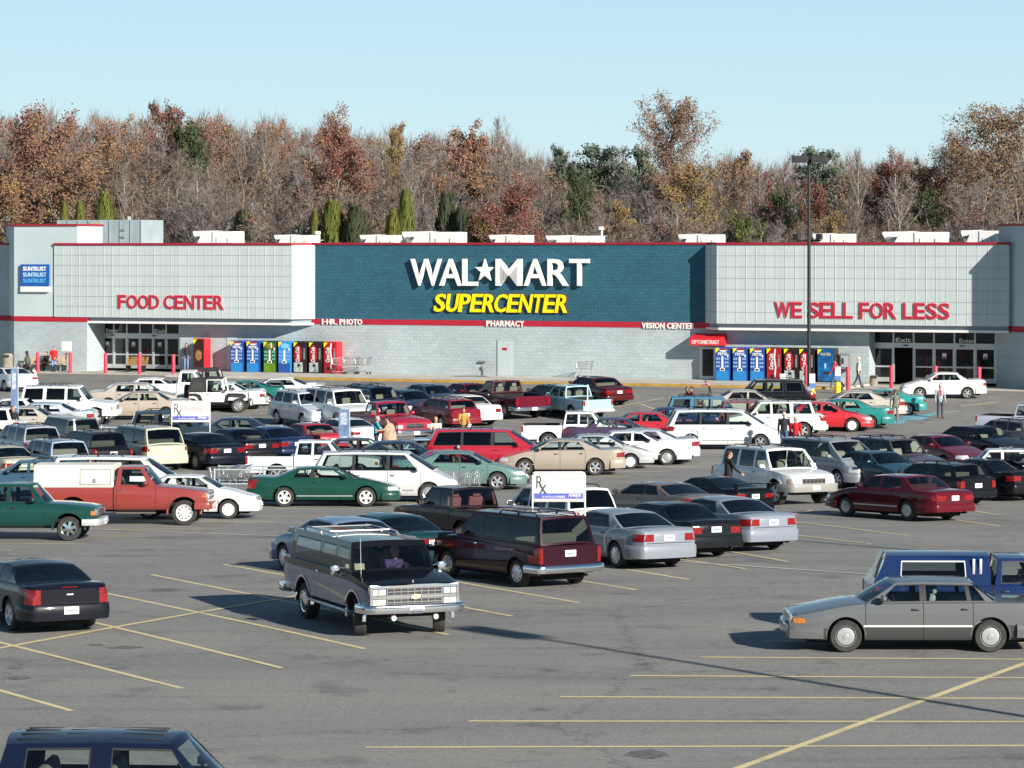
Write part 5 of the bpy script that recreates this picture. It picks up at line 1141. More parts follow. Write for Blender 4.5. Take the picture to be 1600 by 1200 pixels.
def make_jeep(name, soft=True):
    st = Style('off_roader'); wb, r = 2.37, .37; P = dict(W=1.62, H=1.76, wb=wb, r=r, ws=(.45, .38), bl=(-1.4, -1.2), tw=.24)
    m = MB(); m.box((-.42, 0, .78), (1.85, 1.42, .52), ch=.05); st.put('body', m, ['PAINT'])
    m = MB(); m.prism([(.50, .62), (.50, 1.08), (1.52, 1.02), (1.54, .62)], 'y', -.58, .58); st.put('hood', m, ['PAINT'])
    m = MB(); m.box((1.56, 0, .80), (.06, 1.12, .46), ch=.02)
    for k in range(7): m.box((1.595, -.24+.08*k, .82), (.02, .04, .30), 1)
    st.put('grille', m, ['PAINT', 'BLACK'])
    for s in (1, -1):
        q = MB(); q.lathe([(.001, .05), (.08, .045), (.095, .0)], 16, 0, Matrix.Translation((1.57, s*.42, .86)), 'x'); st.put('headlight', q, ['CLEAR'], smooth=50)
        q = MB(); q.prism([(.52, .62), (.62, .98), (.90, .99), (1.42, .97), (1.56, .86), (1.56, .78), (1.40, .90), (.92, .92), (.72, .88), (.60, .56)], 'y', s*.56, s*.83); st.put('fender_flare', q, ['BLACK'])
        q = MB(); q.prism([(-.60, .56), (-.75, .90), (-.95, .98), (-1.3, .98), (-1.36, .90), (-.98, .91), (-.82, .84), (-.70, .56)], 'y', s*.70, s*.83); st.put('fender_flare', q, ['BLACK'])
        q = MB(); q.box((.0, s*.725, .78), (.92, .03, .46), ch=.01); q.box((-.36, s*.75, .92), (.1, .03, .04), 1); st.put('door', q, ['PAINT', 'BLACK'])
        q = MB()
        for a, b in (((.44, 1.02), (.30, 1.66)), ((.30, 1.66), (-.42, 1.66)), ((-.42, 1.66), (-.44, 1.02))): q.tube([(a[0], s*.70, a[1]), (b[0], s*.66, b[1])], .03)
        st.put('door_frame', q, ['PAINT'])
        q = MB(); q.add([(.40, s*.69, 1.04), (.27, s*.66, 1.64), (-.40, s*.66, 1.64), (-.42, s*.69, 1.04)], [(0, 1, 2, 3)]); st.put('window', q, ['GLASSF'])
        q = MB(); q.box((.52, s*.84, 1.14), (.06, .18, .14), ch=.02); st.put('side_mirror', q, ['BLACK'])
        q = MB(); q.box((-1.36, s*.64, .86), (.06, .1, .16), ch=.01); st.put('taillight', q, ['RED'])
        q = MB(); q.box((-.02, s*.34, .98), (.5, .46, .14), ch=.04); q.box((-.28, s*.34, 1.25), (.13, .44, .56), ch=.05); st.put('front_seat', q, ['SEAT'])
        q = MB(); q.box((.1, s*.78, .50), (1.1, .10, .05)); st.put('side_step', q, ['BLACK'])
    q = MB()
    for s in (1, -1): q.tube([(.50, s*.70, 1.02), (.36, s*.66, 1.68)], .04)
    q.tube([(.36, -.66, 1.68), (.36, .66, 1.68)], .035); q.tube([(.50, -.70, 1.03), (.50, .70, 1.03)], .03); st.put('windshield_frame', q, ['PAINT'])
    q = MB(); q.add([(.50, -.68, 1.04), (.50, .68, 1.04), (.37, .64, 1.66), (.37, -.64, 1.66)], [(0, 1, 2, 3)]); st.put('windshield', q, ['GLASSF'])
    q = MB()
    if soft:
        q.prism([(-.44, 1.04), (-.42, 1.72), (-1.22, 1.68), (-1.40, 1.04)], 'y', -.71, .71); q.prism([(.36, 1.68), (.36, 1.72), (-.42, 1.76), (-.42, 1.68)], 'y', -.69, .69); st.put('soft_top', q, ['CLOTH'])
        for s in (1, -1):
            q = MB(); q.prism([(-.62, 1.16), (-.62, 1.56), (-1.12, 1.54), (-1.24, 1.16)], 'y', s*.712, s*.718); st.put('soft_window', q, ['SOFTWIN'])
    else:
        q.prism([(.36, 1.70), (.36, 1.74), (-1.25, 1.74), (-1.25, 1.70)], 'y', -.70, .70)
        for s in (1, -1):
            for x in (-.42, -1.25): q.tube([(x-.04, s*.70, 1.02), (x, s*.68, 1.72)], .045)
            q.tube([(-1.25, s*.68, 1.05), (.4, s*.68, 1.05)], .03)
        st.put('soft_top', q, ['CLOTH'])
    q = MB(); q.box((1.66, 0, .58), (.10, 1.36, .13), ch=.02); st.put('bumper', q, ['BUMP'])
    q = MB(); q.box((-1.42, 0, .58), (.08, 1.36, .12), ch=.02); st.put('bumper', q, ['BUMP'])
    q = MB(); q.box((0, 0, .48), (2.9, .8, .14))
    for ax in (wb/2, -wb/2): q.tube([(ax, -.7, r), (ax, .7, r)], .05)
    st.put('underbody', q, ['DARK'])
    a, b_ = wheel_mesh(r, .24, 'steel'); off = -.02
    w = st.ref('spare_wheel', a, ['RUB'], None, Matrix.Translation((-1.52, .1, 1.0)) @ Matrix.Rotation(math.pi/2, 4, 'Z')); st.ref('rim', b_, ['RIM', 'DARK'], w, None)
    for ax in (wb/2, -wb/2):
        for s in (1, -1):
            w = st.ref('wheel', a, ['RUB'], None, Matrix.Translation((ax, s*.70, r)) @ Matrix.Rotation(0 if s > 0 else math.pi, 4, 'Z')); st.ref('rim', b_, ['RIM', 'DARK'], w, None)
    st.P = P; STYLES[name] = st
for n_, P_ in STYLE_P.items(): STYLES[n_] = make_style(P_)
make_jeep('jeep'); make_jeep('jeep_open', False)
DEF['CREAM'] = mat('cream_lens', (.78, .72, .5), .2, coat=1); DEF['CAP'] = mat('white_cap', (.74, .71, .62), .5, noise=(2, .08)); DEF['CLOTH'] = mat('black_canvas', (.03, .03, .035), .8); DEF['SOFTWIN'] = mat('vinyl_window', (.06, .06, .06), .25)
# ------------------------------------------------------------------ vehicles: where they stand
P_ = dict(STYLE_P['suv'], L=4.35, wb=2.56, ws=(.98, .46), bl=(-1.76, -1.60), wins=[(.80, -.30, .42, -.28), (-.56, -1.40, -.54, -1.34)], doors=[(.96, -.36)], rack=None, lens=[])
def ribs(st, Q):
    for k in range(4):
        for a, b in ((.30, -.25), (-.38, -.92), (-1.05, -1.50)):
            m = MB(); m.box(((a+b)/2, -.42+.28*k, Q['H']-.002-.02*abs(k-1.5)), (a-b, .035, .018), ch=.006); st.put('roof_rib', m, ['BLACK'])
P_['extra'] = ribs; STYLES['two_door_suv'] = make_style(lamps(P_, (.44, .80, .68, .84, .18), (.70, .86, .82, 1.08, .10)))
P_ = dict(STYLE_P['small_pickup'], L=5.06, ws=(.86, .40), bl=(-.26, -.16), cab=-.32, wins=[(.66, -.14, .32, -.10)], doors=[(.84, -.22)], extra=cap_extra(1.66, 0, 'PAINT', True)); STYLES['cap_pickup'] = make_style(P_)
AW, AT, BR, BL = 122, -58, -1, 180                                   # nose away to the left, towards us, to the right, to the left
D, DK = G_dark, G_mid
row = 'cars parked in the lot'
def pk(style, col, ref, px, py, h, label, cat='car', **k): return car(style, col, ref, px, py, h, label, cat, row, **k)
pk('two_door_suv', '#10182e', 'roof', 152, 1142, BR, 'dark blue two-door off-roader with ribbed roof, cut off by bottom edge', 'suv', glassr=D)
pk('coupe', '#12151f', 'rl', 20, 985, 117, 'black coupe with round red tail lamps crossing the yellow lines at left', wheel='spoke5', inside='#8a8172', PLATE=M_plate)
S_ = pk('suburban', '#63718a', 'fr', 560, 993, -68, 'long black and silver wagon with chrome grille driving through the lot', 'suv', two='#0d1016', bump='chrome', glassr=DK, rim='chrome', steer=-20, inside='#8c8778')
pk('box_sedan', '#5f6164', 'fl', 1321, 1019, BL, 'grey four-door sedan with amber corner lamp nearest the right edge', wheel='disc', two='#3d3f42', inside='#8a8f92', SILVER=mat('bright_strip', (.7, .71, .72), .3))
pk('cap_pickup', '#132a56', 'c', 1566, 989, BR, 'blue pickup with matching camper shell behind the grey sedan', 'pickup', glassr=DK)
pk('round_sedan', '#7286a6', 'roof', 540, 806, AW, 'blue-grey sedan half hidden behind the black and silver wagon')
pk('lightbar_sedan', '#14343a', 'roof', 607, 800, AW, 'dark green sedan with full-width red tail lamp bar', inside='#9a9684')
pk('small_pickup', '#0c0d12', 'roof', 722, 759, AW, 'black pickup with clear rear window and stickers behind the maroon minivan', 'pickup', bump='black', inside='#6e3a3e')
pk('old_minivan', '#2d0f1d', 'rl', 812, 917, 124, 'dark maroon boxy minivan with chrome rear bumper and trailer hitch', 'minivan', bump='chrome', glassr=DK, wheel='cap')
pk('round_sedan', '#7f8793', 'rr', 1049, 883, 120, 'silver sedan next to the maroon minivan', inside='#5d6068')
pk('sedan', '#14171c', 'rr', 1122, 868, 120, 'black sedan with amber-red lamps between two silver sedans')
pk('round_sedan', '#7d8694', 'rr', 1209, 857, 120, 'silver sedan at the right end of its row beside the black sedan', inside='#5d6068')
pk('suv', '#eceeee', 'roof', 884, 758, AW, 'white off-roader with dark rear glass behind the near pharmacy sign', 'suv', glassr=D)
pk('coupe', '#6a6058', 'roof', 1034, 752, 128, 'taupe coupe with sloping rear window right of the near pharmacy sign', bump=None)
pk('spoiler_coupe', '#0f1318', 'roof', 1116, 743, 126, 'black coupe with rear spoiler in front of the white off-roader', glassr=DK)
pk('big_sedan', '#5a0d1c', 'rl', 1420, 814, 126, 'deep maroon four-door sedan standing alone in the right aisle', glassr=DK, wheel='disc', inside='#6a3a3c')
E_ = pk('big_suv', '#e9ebec', 'fr', 1214, 789, -62, 'white full-size off-roader with its driver door open', 'suv', glassr=D, two='#e9ebec', bump='#8f8f8a')
pk('minivan', '#878d94', 'fr', 1311, 763, AT, 'silver-grey minivan right of the white full-size off-roader', 'minivan', glassr=DK, wheel='spoke5', inside='#8d8a80')
pk('sedan', '#22404d', 'roof', 1364, 703, AT, 'dark teal sedan squeezed between the grey minivan and brown-grey off-roader')
pk('suv', '#4a4246', 'roof', 1380, 682, AT, 'brown-grey off-roader with roof rails facing us', 'suv', glassr=D, inside='#8d8a80')
pk('sedan', '#621428', 'roof', 1460, 678, AT, 'maroon sedan facing us beside the brown-grey off-roader', inside='#8d8578')
pk('big_sedan', '#15161c', 'roof', 1524, 664, AT, 'black sedan with pale chrome grille facing us near the right edge', inside='#908a78')
pk('station_wagon', '#6d666b', 'roof', 1590, 655, AW, 'mauve-grey wagon at the right edge behind the black sedan', 'wagon')
pk('small_pickup', '#b4bfcc', 'c', 1622, 686, -30, 'silver-blue pickup with only its bed in view at the right edge', 'pickup')
pk('station_wagon', '#12151b', 'rr', 1523, 787, AW, 'black square-backed hatchback behind the lone maroon sedan', 'hatchback', glassr=DK)
pk('round_sedan', '#101218', 'rl', 1549, 782, AW, 'black sedan with bright red tail lamp at the right edge')
pk('suv', '#e2e6e8', 'roof', 1596, 700, 172, 'white off-roader with dark side windows at the right edge', 'suv', glassr=D)
pk('small_pickup', '#14403c', 'fr', 108, 845, BR, 'dark green extended-cab pickup at the left edge', 'pickup', bump='silver', wheel='spoke6', rim='chrome')
pk('pickup_box', '#8f3b36', 'fr', 288, 821, BR, 'faded red pickup with tall cream cargo cap', 'pickup', bump='#8f3b36', rim='white')
pk('compact', '#e9ebec', 'fr', 357, 811, BR, 'white compact sedan with amber lamp beside the red pickup', rim='white', wheel='cap')
pk('station_wagon', '#35536a', 'roof', 82, 717, BL, 'blue-grey wagon with roof rack behind the cream cargo cap', 'wagon')
pk('minivan', '#e8eaea', 'roof', 160, 711, BR, 'white minivan roof showing above the cream cargo cap', 'minivan')
pk('coupe', '#16443a', 'fr', 572, 792, 0, 'metallic green coupe with white five-spoke wheels', rim='white', glassr=G_clear)
pk('minivan', '#c9cacd', 'roof', 572, 703, BR, 'pale silver minivan directly behind the green coupe', 'minivan', glassr=DK)
pk('small_pickup', '#e8eaec', 'roof', 492, 687, BR, 'white pickup with short bed left of the silver minivan', 'pickup')
pk('sedan', '#3d2c38', 'roof', 552, 683, BR, 'dark plum sedan behind the white short-bed pickup')
pk('round_sedan', '#1d2c44', 'roof', 616, 687, BR, 'navy sedan behind the pale silver minivan')
pk('round_sedan', '#5d7d79', 'fr', 777, 766, BR, 'grey-green sedan with five-spoke wheels behind the black pickup', wheel='spoke5')
pk('compact', '#a5182b', 'roof', 696, 702, BR, 'small red sedan almost hidden behind the grey-green sedan')
pk('box_sedan', '#8ea6ba', 'roof', 678, 683, BR, 'light blue boxy sedan in front of the red minivan')
pk('minivan', '#a51c31', 'roof', 738, 668, BR, 'bright red minivan with dark side glass', 'minivan', glassr=D)
pk('round_sedan', '#a0968a', 'fl', 820, 743, BL, 'tan sedan with five-spoke wheels seen from its left side', wheel='spoke5')
pk('compact', '#a4a8ad', 'fr', 985, 733, BR, 'grey compact with white wheel caps behind the tan sedan', rim='white')
pk('sedan', '#e6e8ea', 'fr', 1042, 727, BR, 'white sedan right of the tan one')
pk('round_sedan', '#b0b5be', 'roof', 1005, 668, BL, 'silver sedan with red tail lamp behind the white sedan')
pk('small_pickup', '#e9eaec', 'roof', 905, 642, BR, 'white extended-cab pickup with black wheel arches in the centre', 'pickup', lipkey='BLACK')
pk('minivan', '#e0e2e5', 'rr', 1079, 703, BR, 'white minivan with dark trim line and five-spoke wheels', 'minivan', wheel='spoke5')
pk('compact', '#42344e', 'roof', 955, 651, BR, 'purple compact between white pickup and red sedan')
pk('sedan', '#b01d2b', 'roof', 1008, 642, BL, 'red sedan behind the white minivan')
pk('suv', '#3f7c9e', 'roof', 1088, 618, BR, 'medium blue off-roader with roof rack', 'suv', glassr=DK, inside='#7d8a94')
pk('sedan', '#1c2a4d', 'roof', 1050, 635, BL, 'dark blue sedan in front of the medium blue off-roader')
pk('old_minivan', '#7b434c', 'fr', 1258, 684, BR, 'dusty maroon minivan behind the two people in dark and red jackets', 'minivan', bump='chrome')
pk('suv', '#dfe4dc', 'roof', 1226, 625, BL, 'white off-roader with pale roof below the black off-roader', 'suv')
pk('sedan', '#bd1c2a', 'fr', 1331, 675, BR, 'red sedan with white wheels near the blue painted aisle', rim='white')
pk('round_sedan', '#137a77', 'roof', 1318, 622, BL, 'teal sedan behind the red one near the blue painted aisle')
pk('round_sedan', '#b1aca3', 'rl', 1378, 656, BL, 'beige sedan between teal sedan and teal coupe')
pk('sport_coupe', '#148c88', 'rl', 1418, 649, BL, 'teal coupe nearest the right entrance', rim='white')
pk('compact', '#eef0ef', 'fl', 1437, 623, 179, 'white compact sedan driving past the right entrance', wheel='spoke5')
pk('suv', '#15171b', 'roof', 1216, 592, BL, 'black off-roader with yellow windscreen sticker in front of the drink machines', 'suv', glassr=D)
pk('sedan', '#aaa69d', 'roof', 1160, 608, BR, 'silver-beige sedan in front of the blue drink machines')
pk('big_sedan', '#4b1019', 'rr', 970, 631, 120, 'dark red sedan nearest the kerb in the centre')
pk('small_pickup', '#9fd0da', 'roof', 893, 601, 120, 'light blue pickup beside the dark red sedan', 'pickup', bump='silver')
pk('pickup', '#611527', 'roof', 786, 593, 120, 'maroon pickup with silver tailgate and step bumper', 'pickup', bump='chrome')
pk('sedan', '#20302f', 'roof', 866, 599, 120, 'dark green sedan behind the light blue pickup')
pk('station_wagon', '#7c1229', 'roof', 704, 621, 120, 'maroon station wagon with roof rack', 'wagon')
pk('sedan', '#ecedee', 'roof', 727, 616, 120, 'white sedan between maroon wagon and maroon pickup')
pk('sedan', '#2e3c50', 'roof', 669, 599, AT, 'slate blue sedan facing us left of the maroon pickup')
pk('compact', '#5a1626', 'roof', 731, 597, AT, 'maroon compact behind the slate blue sedan')
pk('round_pickup', '#a2172f', 'roof', 604, 626, AT, 'red pickup with big chrome grille facing us', 'pickup', bump='chrome')
pk('big_suv', '#e9ecef', 'roof', 521, 605, AT, 'white full-size off-roader facing us near the kerb', 'suv', glassr=D)
pk('suv', '#1c2740', 'roof', 577, 601, AT, 'navy off-roader beside the white one near the kerb', 'suv', glassr=DK)
pk('small_suv', '#c3cdd8', 'rr', 435, 663, AT, 'silver-white off-roader facing us left of the red pickup', 'suv', glassr=D)
pk('sedan', '#26344a', 'roof', 634, 608, AT, 'dark blue sedan behind the red pickup with chrome grille')
pk('sport_coupe', '#e9ebee', 'roof', 541, 652, AW, 'white coupe in front of the red pickup with chrome grille')
pk('compact', '#a81c2c', 'roof', 486, 660, AW, 'red compact left of the white coupe')
pk('round_sedan', '#15264a', 'roof', 426, 665, AW, 'dark blue sedan left of the small red compact')
pk('sedan', '#11141e', 'roof', 372, 668, AW, 'black sedan with big pale tail lamps')
pk('round_sedan', '#0f1322', 'roof', 316, 675, AW, 'glossy black sedan right of the gold minivan')
pk('minivan', '#b3b6a6', 'rr', 276, 733, 120, 'pale gold minivan seen from behind', 'minivan', glassr=DK)
pk('suv', '#14161c', 'roof', 150, 672, 120, 'black off-roader left of the gold minivan', 'suv', glassr=DK)
pk('small_suv', '#8fa1b6', 'roof', 90, 685, 120, 'small silver-blue off-roader in front of the black one', 'suv')
pk('suv', '#8b95a5', 'roof', 48, 663, 120, 'grey off-roader with pale rear pillar at the left edge', 'suv', glassr=DK)
pk('box_suv', '#222a33', 'roof', 112, 651, 120, 'black boxy off-roader behind the cart rail', 'suv', glassr=DK)
pk('suv', '#2d3b47', 'roof', 256, 641, BR, 'dark slate off-roader behind the far pharmacy sign', 'suv', glassr=G_clear)
pk('sedan', '#1e2b3c', 'roof', 370, 651, BL, 'dark blue sedan right of the far pharmacy sign')
pk('sedan', '#ada193', 'fl', 172, 657, BL, 'tan sedan left of the far pharmacy sign')
pk('jeep', '#eceeee', 'fr', 373, 645, BR, 'white open off-roader with black soft top and rear spare wheel', 'off-roader', bump='black')
pk('pickup', '#e8eaea', 'roof', 295, 578, BR, 'white pickup cab just above the black soft top', 'pickup')
pk('jeep_open', '#1b1f25', 'c', 332, 627, BR, 'black off-roader with canvas frame behind the white pickup', 'off-roader', bump='black')
pk('big_suv', '#eceeef', 'roof', 84, 601, BR, 'white full-size off-roader below the left benches', 'suv', glassr=D)
pk('big_sedan', '#b0a79f', 'roof', 206, 597, BR, 'beige sedan right of the white off-roader by the left entrance')
pk('sedan', '#eceeec', 'roof', 236, 589, BR, 'white sedan in front of the left entrance')
pk('sedan', '#d5d9dc', 'roof', 348, 596, BL, 'silver-white sedan right of the black soft top')
pk('sport_coupe', '#14695f', 'rl', 417, 634, BL, 'dark teal coupe in front of the drink machines', rim='white')
pk('coupe', '#e0e1df', 'roof', 440, 589, BL, 'pale coupe with red tail lamp nearest the drink machines')
pk('sport_coupe', '#f0f0ee', 'rl', 9, 612, 124, 'white coupe crossing the walkway at the left edge', wheel='spoke5')
pk('round_sedan', '#b1bac6', 'roof', 74, 627, BL, 'silver-blue sedan below the white off-roader at left')
pk('sedan', '#aeaba0', 'roof', 38, 634, BL, 'beige sedan with a man standing beside it at left')
pk('compact', '#ecedee', 'roof', 24, 621, BL, 'white compact behind the left cart sign')
pk('suv', '#e9ebec', 'roof', -24, 635, BL, 'white off-roader cut off by the left edge', 'suv', glassr=D)
pk('sedan', '#a9a898', 'roof', 4, 695, AW, 'champagne sedan cut off by the left edge', inside='#6b7a70')
# ------------------------------------------------------------------ people
def seg_d(p, a, b):
    ab = b-a; t = max(0, min(1, (p-a).dot(ab)/max(ab.length_squared, 1e-9))); return (p-(a+ab*t)).length
M_skin = mat('skin', (.52, .31, .22), .6); M_eye = mat('eye_dark', (.03, .02, .02), .3)
def pmat(h): return mat('cloth_'+h, hexc(h), .85, noise=(14, .2))
def person(loc, rz, label, h=1.74, top='#333', legs='#2b3550', shoes='#222', hair='#2a1a12', stride=.0, lean=0.0, arms=(0.15, .15), bend=(.2, .2), sit=False, sleeves=True, hairlen=0, cut=None, fat=1.0, extra=None, turn=0.0, group=None):
    k = h/1.75; V = lambda x, y, z: Vector((x, y, z))
    hip = V(0, 0, .93); R_ = Matrix.Rotation(lean, 3, 'Y')
    up = lambda v: hip+R_ @ (v-hip)
    J = {}; segs = []
    J['chest'] = up(V(.01, 0, 1.28)); J['neck'] = up(V(0, 0, 1.47)); hd = up(V(.03, 0, 1.63))
    def limb(names, pts, rs, mt):
        for i in range(len(pts)-1): segs.append((pts[i], pts[i+1], rs[i], rs[i+1], mt))
    for s, st in ((1, stride), (-1, -stride)):
        a = V(0, s*.095, .90)
        if sit: kn, an = V(.42, s*.12, .88), V(.44, s*.12, .45)
        else:
            kn = a+V(math.sin(st)*.42, 0, -math.cos(st)*.42); b = max(0, -st)*1.1+(.08 if st > 0 else 0); an = kn+V(math.sin(st-b)*.42, 0, -math.cos(st-b)*.42)
            dz = 0
        limb('', [a, kn, an], [.088*fat, .062, .045], 2); limb('', [an, an+V(.05, 0, -.035), an+V(.17, s*.02, -.045)], [.045, .045, .035], 3)
        sh = up(V(0, s*.195*fat**.5, 1.42)); ar = arms[0] if s > 0 else arms[1]; be = bend[0] if s > 0 else bend[1]
        d = V(math.sin(ar), s*.14, -math.cos(ar)).normalized(); el = sh+d*.29; d2 = V(math.sin(ar+be), s*.02, -math.cos(ar+be)).normalized(); wr = el+d2*.25
        limb('', [sh, el, wr], [.058*fat**.5, .047, .034], 1 if sleeves else 0); ha = wr+d2*.09; limb('', [wr, ha], [.030, .034], 0)
        J['hand%d' % s] = (wr, d2, s)
    segs.append((up(V(0, 0, .92)), J['chest'], .135*fat, .150*fat, 1)); segs.append((J['chest'], up(V(0, 0, 1.40)), .150*fat, .10, 1)); segs.append((up(V(0, -.12, 1.39)), up(V(0, .12, 1.39)), .075, .075, 1))
    segs.append((V(0, -.06, .92), V(0, .06, .92), .125*fat, .125*fat, 2)); segs.append((J['neck']-V(0, 0, .05), hd, .052, .06, 0))
    b = MB()
    for p, q, r0, r1, _ in segs:
        b.tube([p, q], [r0, r1], n=10); b.sphere(p, r0, seg=10); b.sphere(q, r1, seg=10)
    b.sphere(hd, (.098, .078, .122), seg=14); b.sphere(hd+V(.05, 0, -.06), (.05, .05, .055), seg=10)
    hm_ = Matrix.Translation(hd) @ Matrix.Rotation(turn, 4, 'Z') @ Matrix.Translation(-hd)
    b.sphere(hm_ @ (hd+V(.10, 0, -.015)), (.022, .015, .024), seg=8)
    for s in (1, -1): b.sphere(hm_ @ (hd+V(0, s*.082, -.01)), (.022, .012, .032), seg=8)
    me = b.mesh('p'); o = bpy.data.objects.new('p', me); SC.collection.objects.link(o); md = o.modifiers.new('r', 'REMESH'); md.mode = 'VOXEL'; md.voxel_size = .021; md.use_smooth_shade = True
    dg = bpy.context.evaluated_depsgraph_get(); res = bpy.data.meshes.new_from_object(o.evaluated_get(dg)); bpy.data.objects.remove(o)
    vs = [v.co.copy() for v in res.vertices]; fs = []; ms = []
    for p in res.polygons:
        c = p.center; best = min(segs, key=lambda s_: seg_d(c, s_[0], s_[1])-(s_[2]+s_[3])/2); mt = best[4]
        if (c-hd).length < .145: mt = 0
        if cut and mt == 2 and not sit and c.z > cut: mt = 1
        fs.append(tuple(p.vertices)); ms.append(mt)
    f = MB(); f.v = [tuple(v) for v in vs]; f.f = fs; f.m = ms
    for key in ('hand1', 'hand-1'):
        w, d, s = J[key]; n = d.cross(V(0, 1, 0)).normalized(); sd = V(0, 1, 0)
        for i, L_ in enumerate((.062, .072, .068, .052)):
            o_ = w+d*.10+n*(.024-.016*i); f.tube([o_, o_+d*L_*.55, o_+d*L_*.9-sd*s*.018], [.009, .008, .006], 0, 6)
        o_ = w+d*.035+n*.03; f.tube([o_, o_+d*.03+n*.03, o_+d*.06+n*.036], [.011, .009, .007], 0, 6)
    for s in (1, -1): f.sphere(hm_ @ (hd+V(.088, s*.032, .012)), .011, 4, 8)
    f.box(hm_ @ (hd+V(.092, 0, -.058)), (.012, .045, .010), 5)
    f.v = [(x*k, y*k, z*k) for x, y, z in f.v]
    me2 = bpy.data.meshes.new('person'); me2.from_pydata(f.v, [], f.f)
    for p, i in zip(me2.polygons, f.m): p.material_index = i
    me2.shade_smooth()
    for m in (M_skin, pmat(top), pmat(legs), pmat(shoes), M_eye, mat('lips', (.35, .12, .10), .6)): me2.materials.append(m)
    r = obj('person', me2, None, loc, rz, label, 'person', group)
    if hair:
        hb = MB(); hb.sphere(hd+V(-.018, 0, .028), (.108, .092, .112), seg=14)
        if hairlen: hb.sphere(hd+V(-.07, 0, -.06-hairlen/2), (.06, .085, .07+hairlen/2), seg=12)
        hb.v = [tuple(Vector((hm_ @ Vector(v)))*k) for v in hb.v]
        # face side left open
        hb2 = MB(); keep = []
        for ff, mm in zip(hb.f, hb.m):
            c = sum((Vector(hb.v[i]) for i in ff), Vector())/len(ff)/k; c = hm_.inverted() @ c
            if c.x-hd.x > .045 and c.z-hd.z < .075: continue
            keep.append(ff)
        hb.f = keep; hb.m = [0]*len(keep); hb.build('hair', mat('hair_'+hair, hexc(hair), .6), r, smooth=180)
    if extra: extra(r, k, J, up)
    return r
def at(px, zt=None, feet=None, head=None, h=1.74):
    if feet: return ground(px, feet)
    q = ground(px, head, h); return q-Vector((0, 0, h))
def sp0(px, w): return store_pt(U(px, w), w, .024)
SW = Vector((0, 0, .024)); PV = Vector((0, 0, .15))
def walkbag(o, off, label, col=(.8, .8, .78)):
    m = MB(); m.sphere((0, 0, -.26), (.15, .09, .20), seg=12); m.tube([(-.08, 0, -.1), (-.03, 0, .02), (.03, 0, .02), (.08, 0, -.1)], .008, n=5)
    b = m.build('shopping_bag', mat('white_bag', col, .5), None, smooth=60); b.location = o.matrix_basis @ Vector(off); return tag(b, label, 'bag')
p = person(at(43, feet=592), R(165), 'person with dark hair in grey-green jacket walking left with white bag', 1.68, '#4b5a4f', '#23242c', '#ddd', '#1c130e', .42, .05, (.3, -.3), hairlen=.08)
walkbag(p, (-.30, -.26, .62), 'white shopping bag carried by the walker in grey-green jacket')
person(sp0(84, 2.6), R(-95), 'person in red sweatshirt and jeans in front of left bench', 1.62, '#c21f26', '#7f9fc6', '#222', '#4a2f22', .05, .0, (.2, .2), (.3, .3), fat=1.2)
person(sp0(73, 1.75)-Vector((0, 0, .42)), R(-120), 'dark-haired person in black sitting on the left bench', 1.66, '#1b1a20', '#1a1c2c', '#111', '#120c0a', 0, 0, (.3, .3), (.8, .8), sit=True, hairlen=.18)
person(sp0(291, 1.1)+Vector((0, 0, .13)), R(-80), 'person in black and white jacket standing by the brown picture machine', 1.74, '#23252c', '#6f86ad', '#222', '#241811', .04)
person(at(20, head=635), R(-60), 'person in black jacket standing among the cars at far left', 1.76, '#1d1b1e', '#22232c', '#111', '#6b4a35', .05)
person(at(588, head=650, h=1.7), R(10), 'white-haired person in turquoise shirt facing a companion', 1.70, '#33a3b5', '#3a4250', '#222', '#a79f96', .0, .05, (.5, .5), (.9, .9))
def poncho(r, k, J, up):
    m = MB(); m.lathe([(.085*k, 1.46*k), (.20*k, 1.38*k), (.27*k, 1.15*k), (.33*k, .85*k), (.36*k, .62*k), (.35*k, .62*k)], 20, axis='z'); m.build('poncho', mat('poncho_beige', hexc('#b79a83'), .9, noise=(7, .35)), r, smooth=50)
person(at(608, head=650, h=1.72), R(185), 'dark-haired person in beige poncho talking to one in turquoise', 1.72, '#b59a84', '#8d7866', '#3a2a22', '#231510', .0, .08, (.6, .6), (.8, .8), extra=poncho)
person(at(681, head=651, h=1.66), R(-90), 'fair-haired person in pale blouse behind the bright red minivan', 1.66, '#d9cdb8', '#5a6078', '#333', '#b98f60', .0, .1, (.3, .6), (.8, 1.2))
p = person(at(724, head=637, h=1.66), R(-75), 'dark-haired person in mustard top in front of maroon station wagon', 1.66, '#b08a45', '#2c2b33', '#222', '#17100c', .1, .02, (.2, .4), (.5, .8))
walkbag(p, (.33, .2, 1.0), 'white shopping bag held by the person in mustard top')
person(at(1138, head=704.5, h=1.80), R(20), 'person in dark suit jacket standing at the white off-roader', 1.80, '#1b1a20', '#1c1c22', '#111', '#4a2c1e', .05, .03, (.2, .45), (.3, .5), turn=-.5)
person(at(1225, head=643.5, h=1.78), R(80), 'grey-haired person in dark navy jacket and jeans beside one in red', 1.78, '#23242f', '#3f5a86', '#222', '#b3aaa2', .08)
person(at(1243, head=651, h=1.68), R(75), 'grey-haired person in bright red jacket beside one in navy', 1.68, '#b01722', '#20222a', '#222', '#a89a90', .05)
p = person(at(1399, feet=661), R(100), 'person in grey coat and white shoes by the blue painted aisle', 1.64, '#6d706c', '#77756e', '#e8e8e4', '#5b4a3c', .05)
person(at(1469, feet=653), R(-85), 'white-haired person in grey jacket and red scarf walking towards us', 1.68, '#a4a9b4', '#3b404e', '#6b4434', '#d8d2c8', .10, .0, (.1, -.1), extra=lambda r, k, J, up: (lambda m: (m.box((.13*k, 0, 1.30*k), (.06*k, .09*k, .30*k), ch=.02), m.build('scarf', pmat('#c2202c'), r)))(MB()))
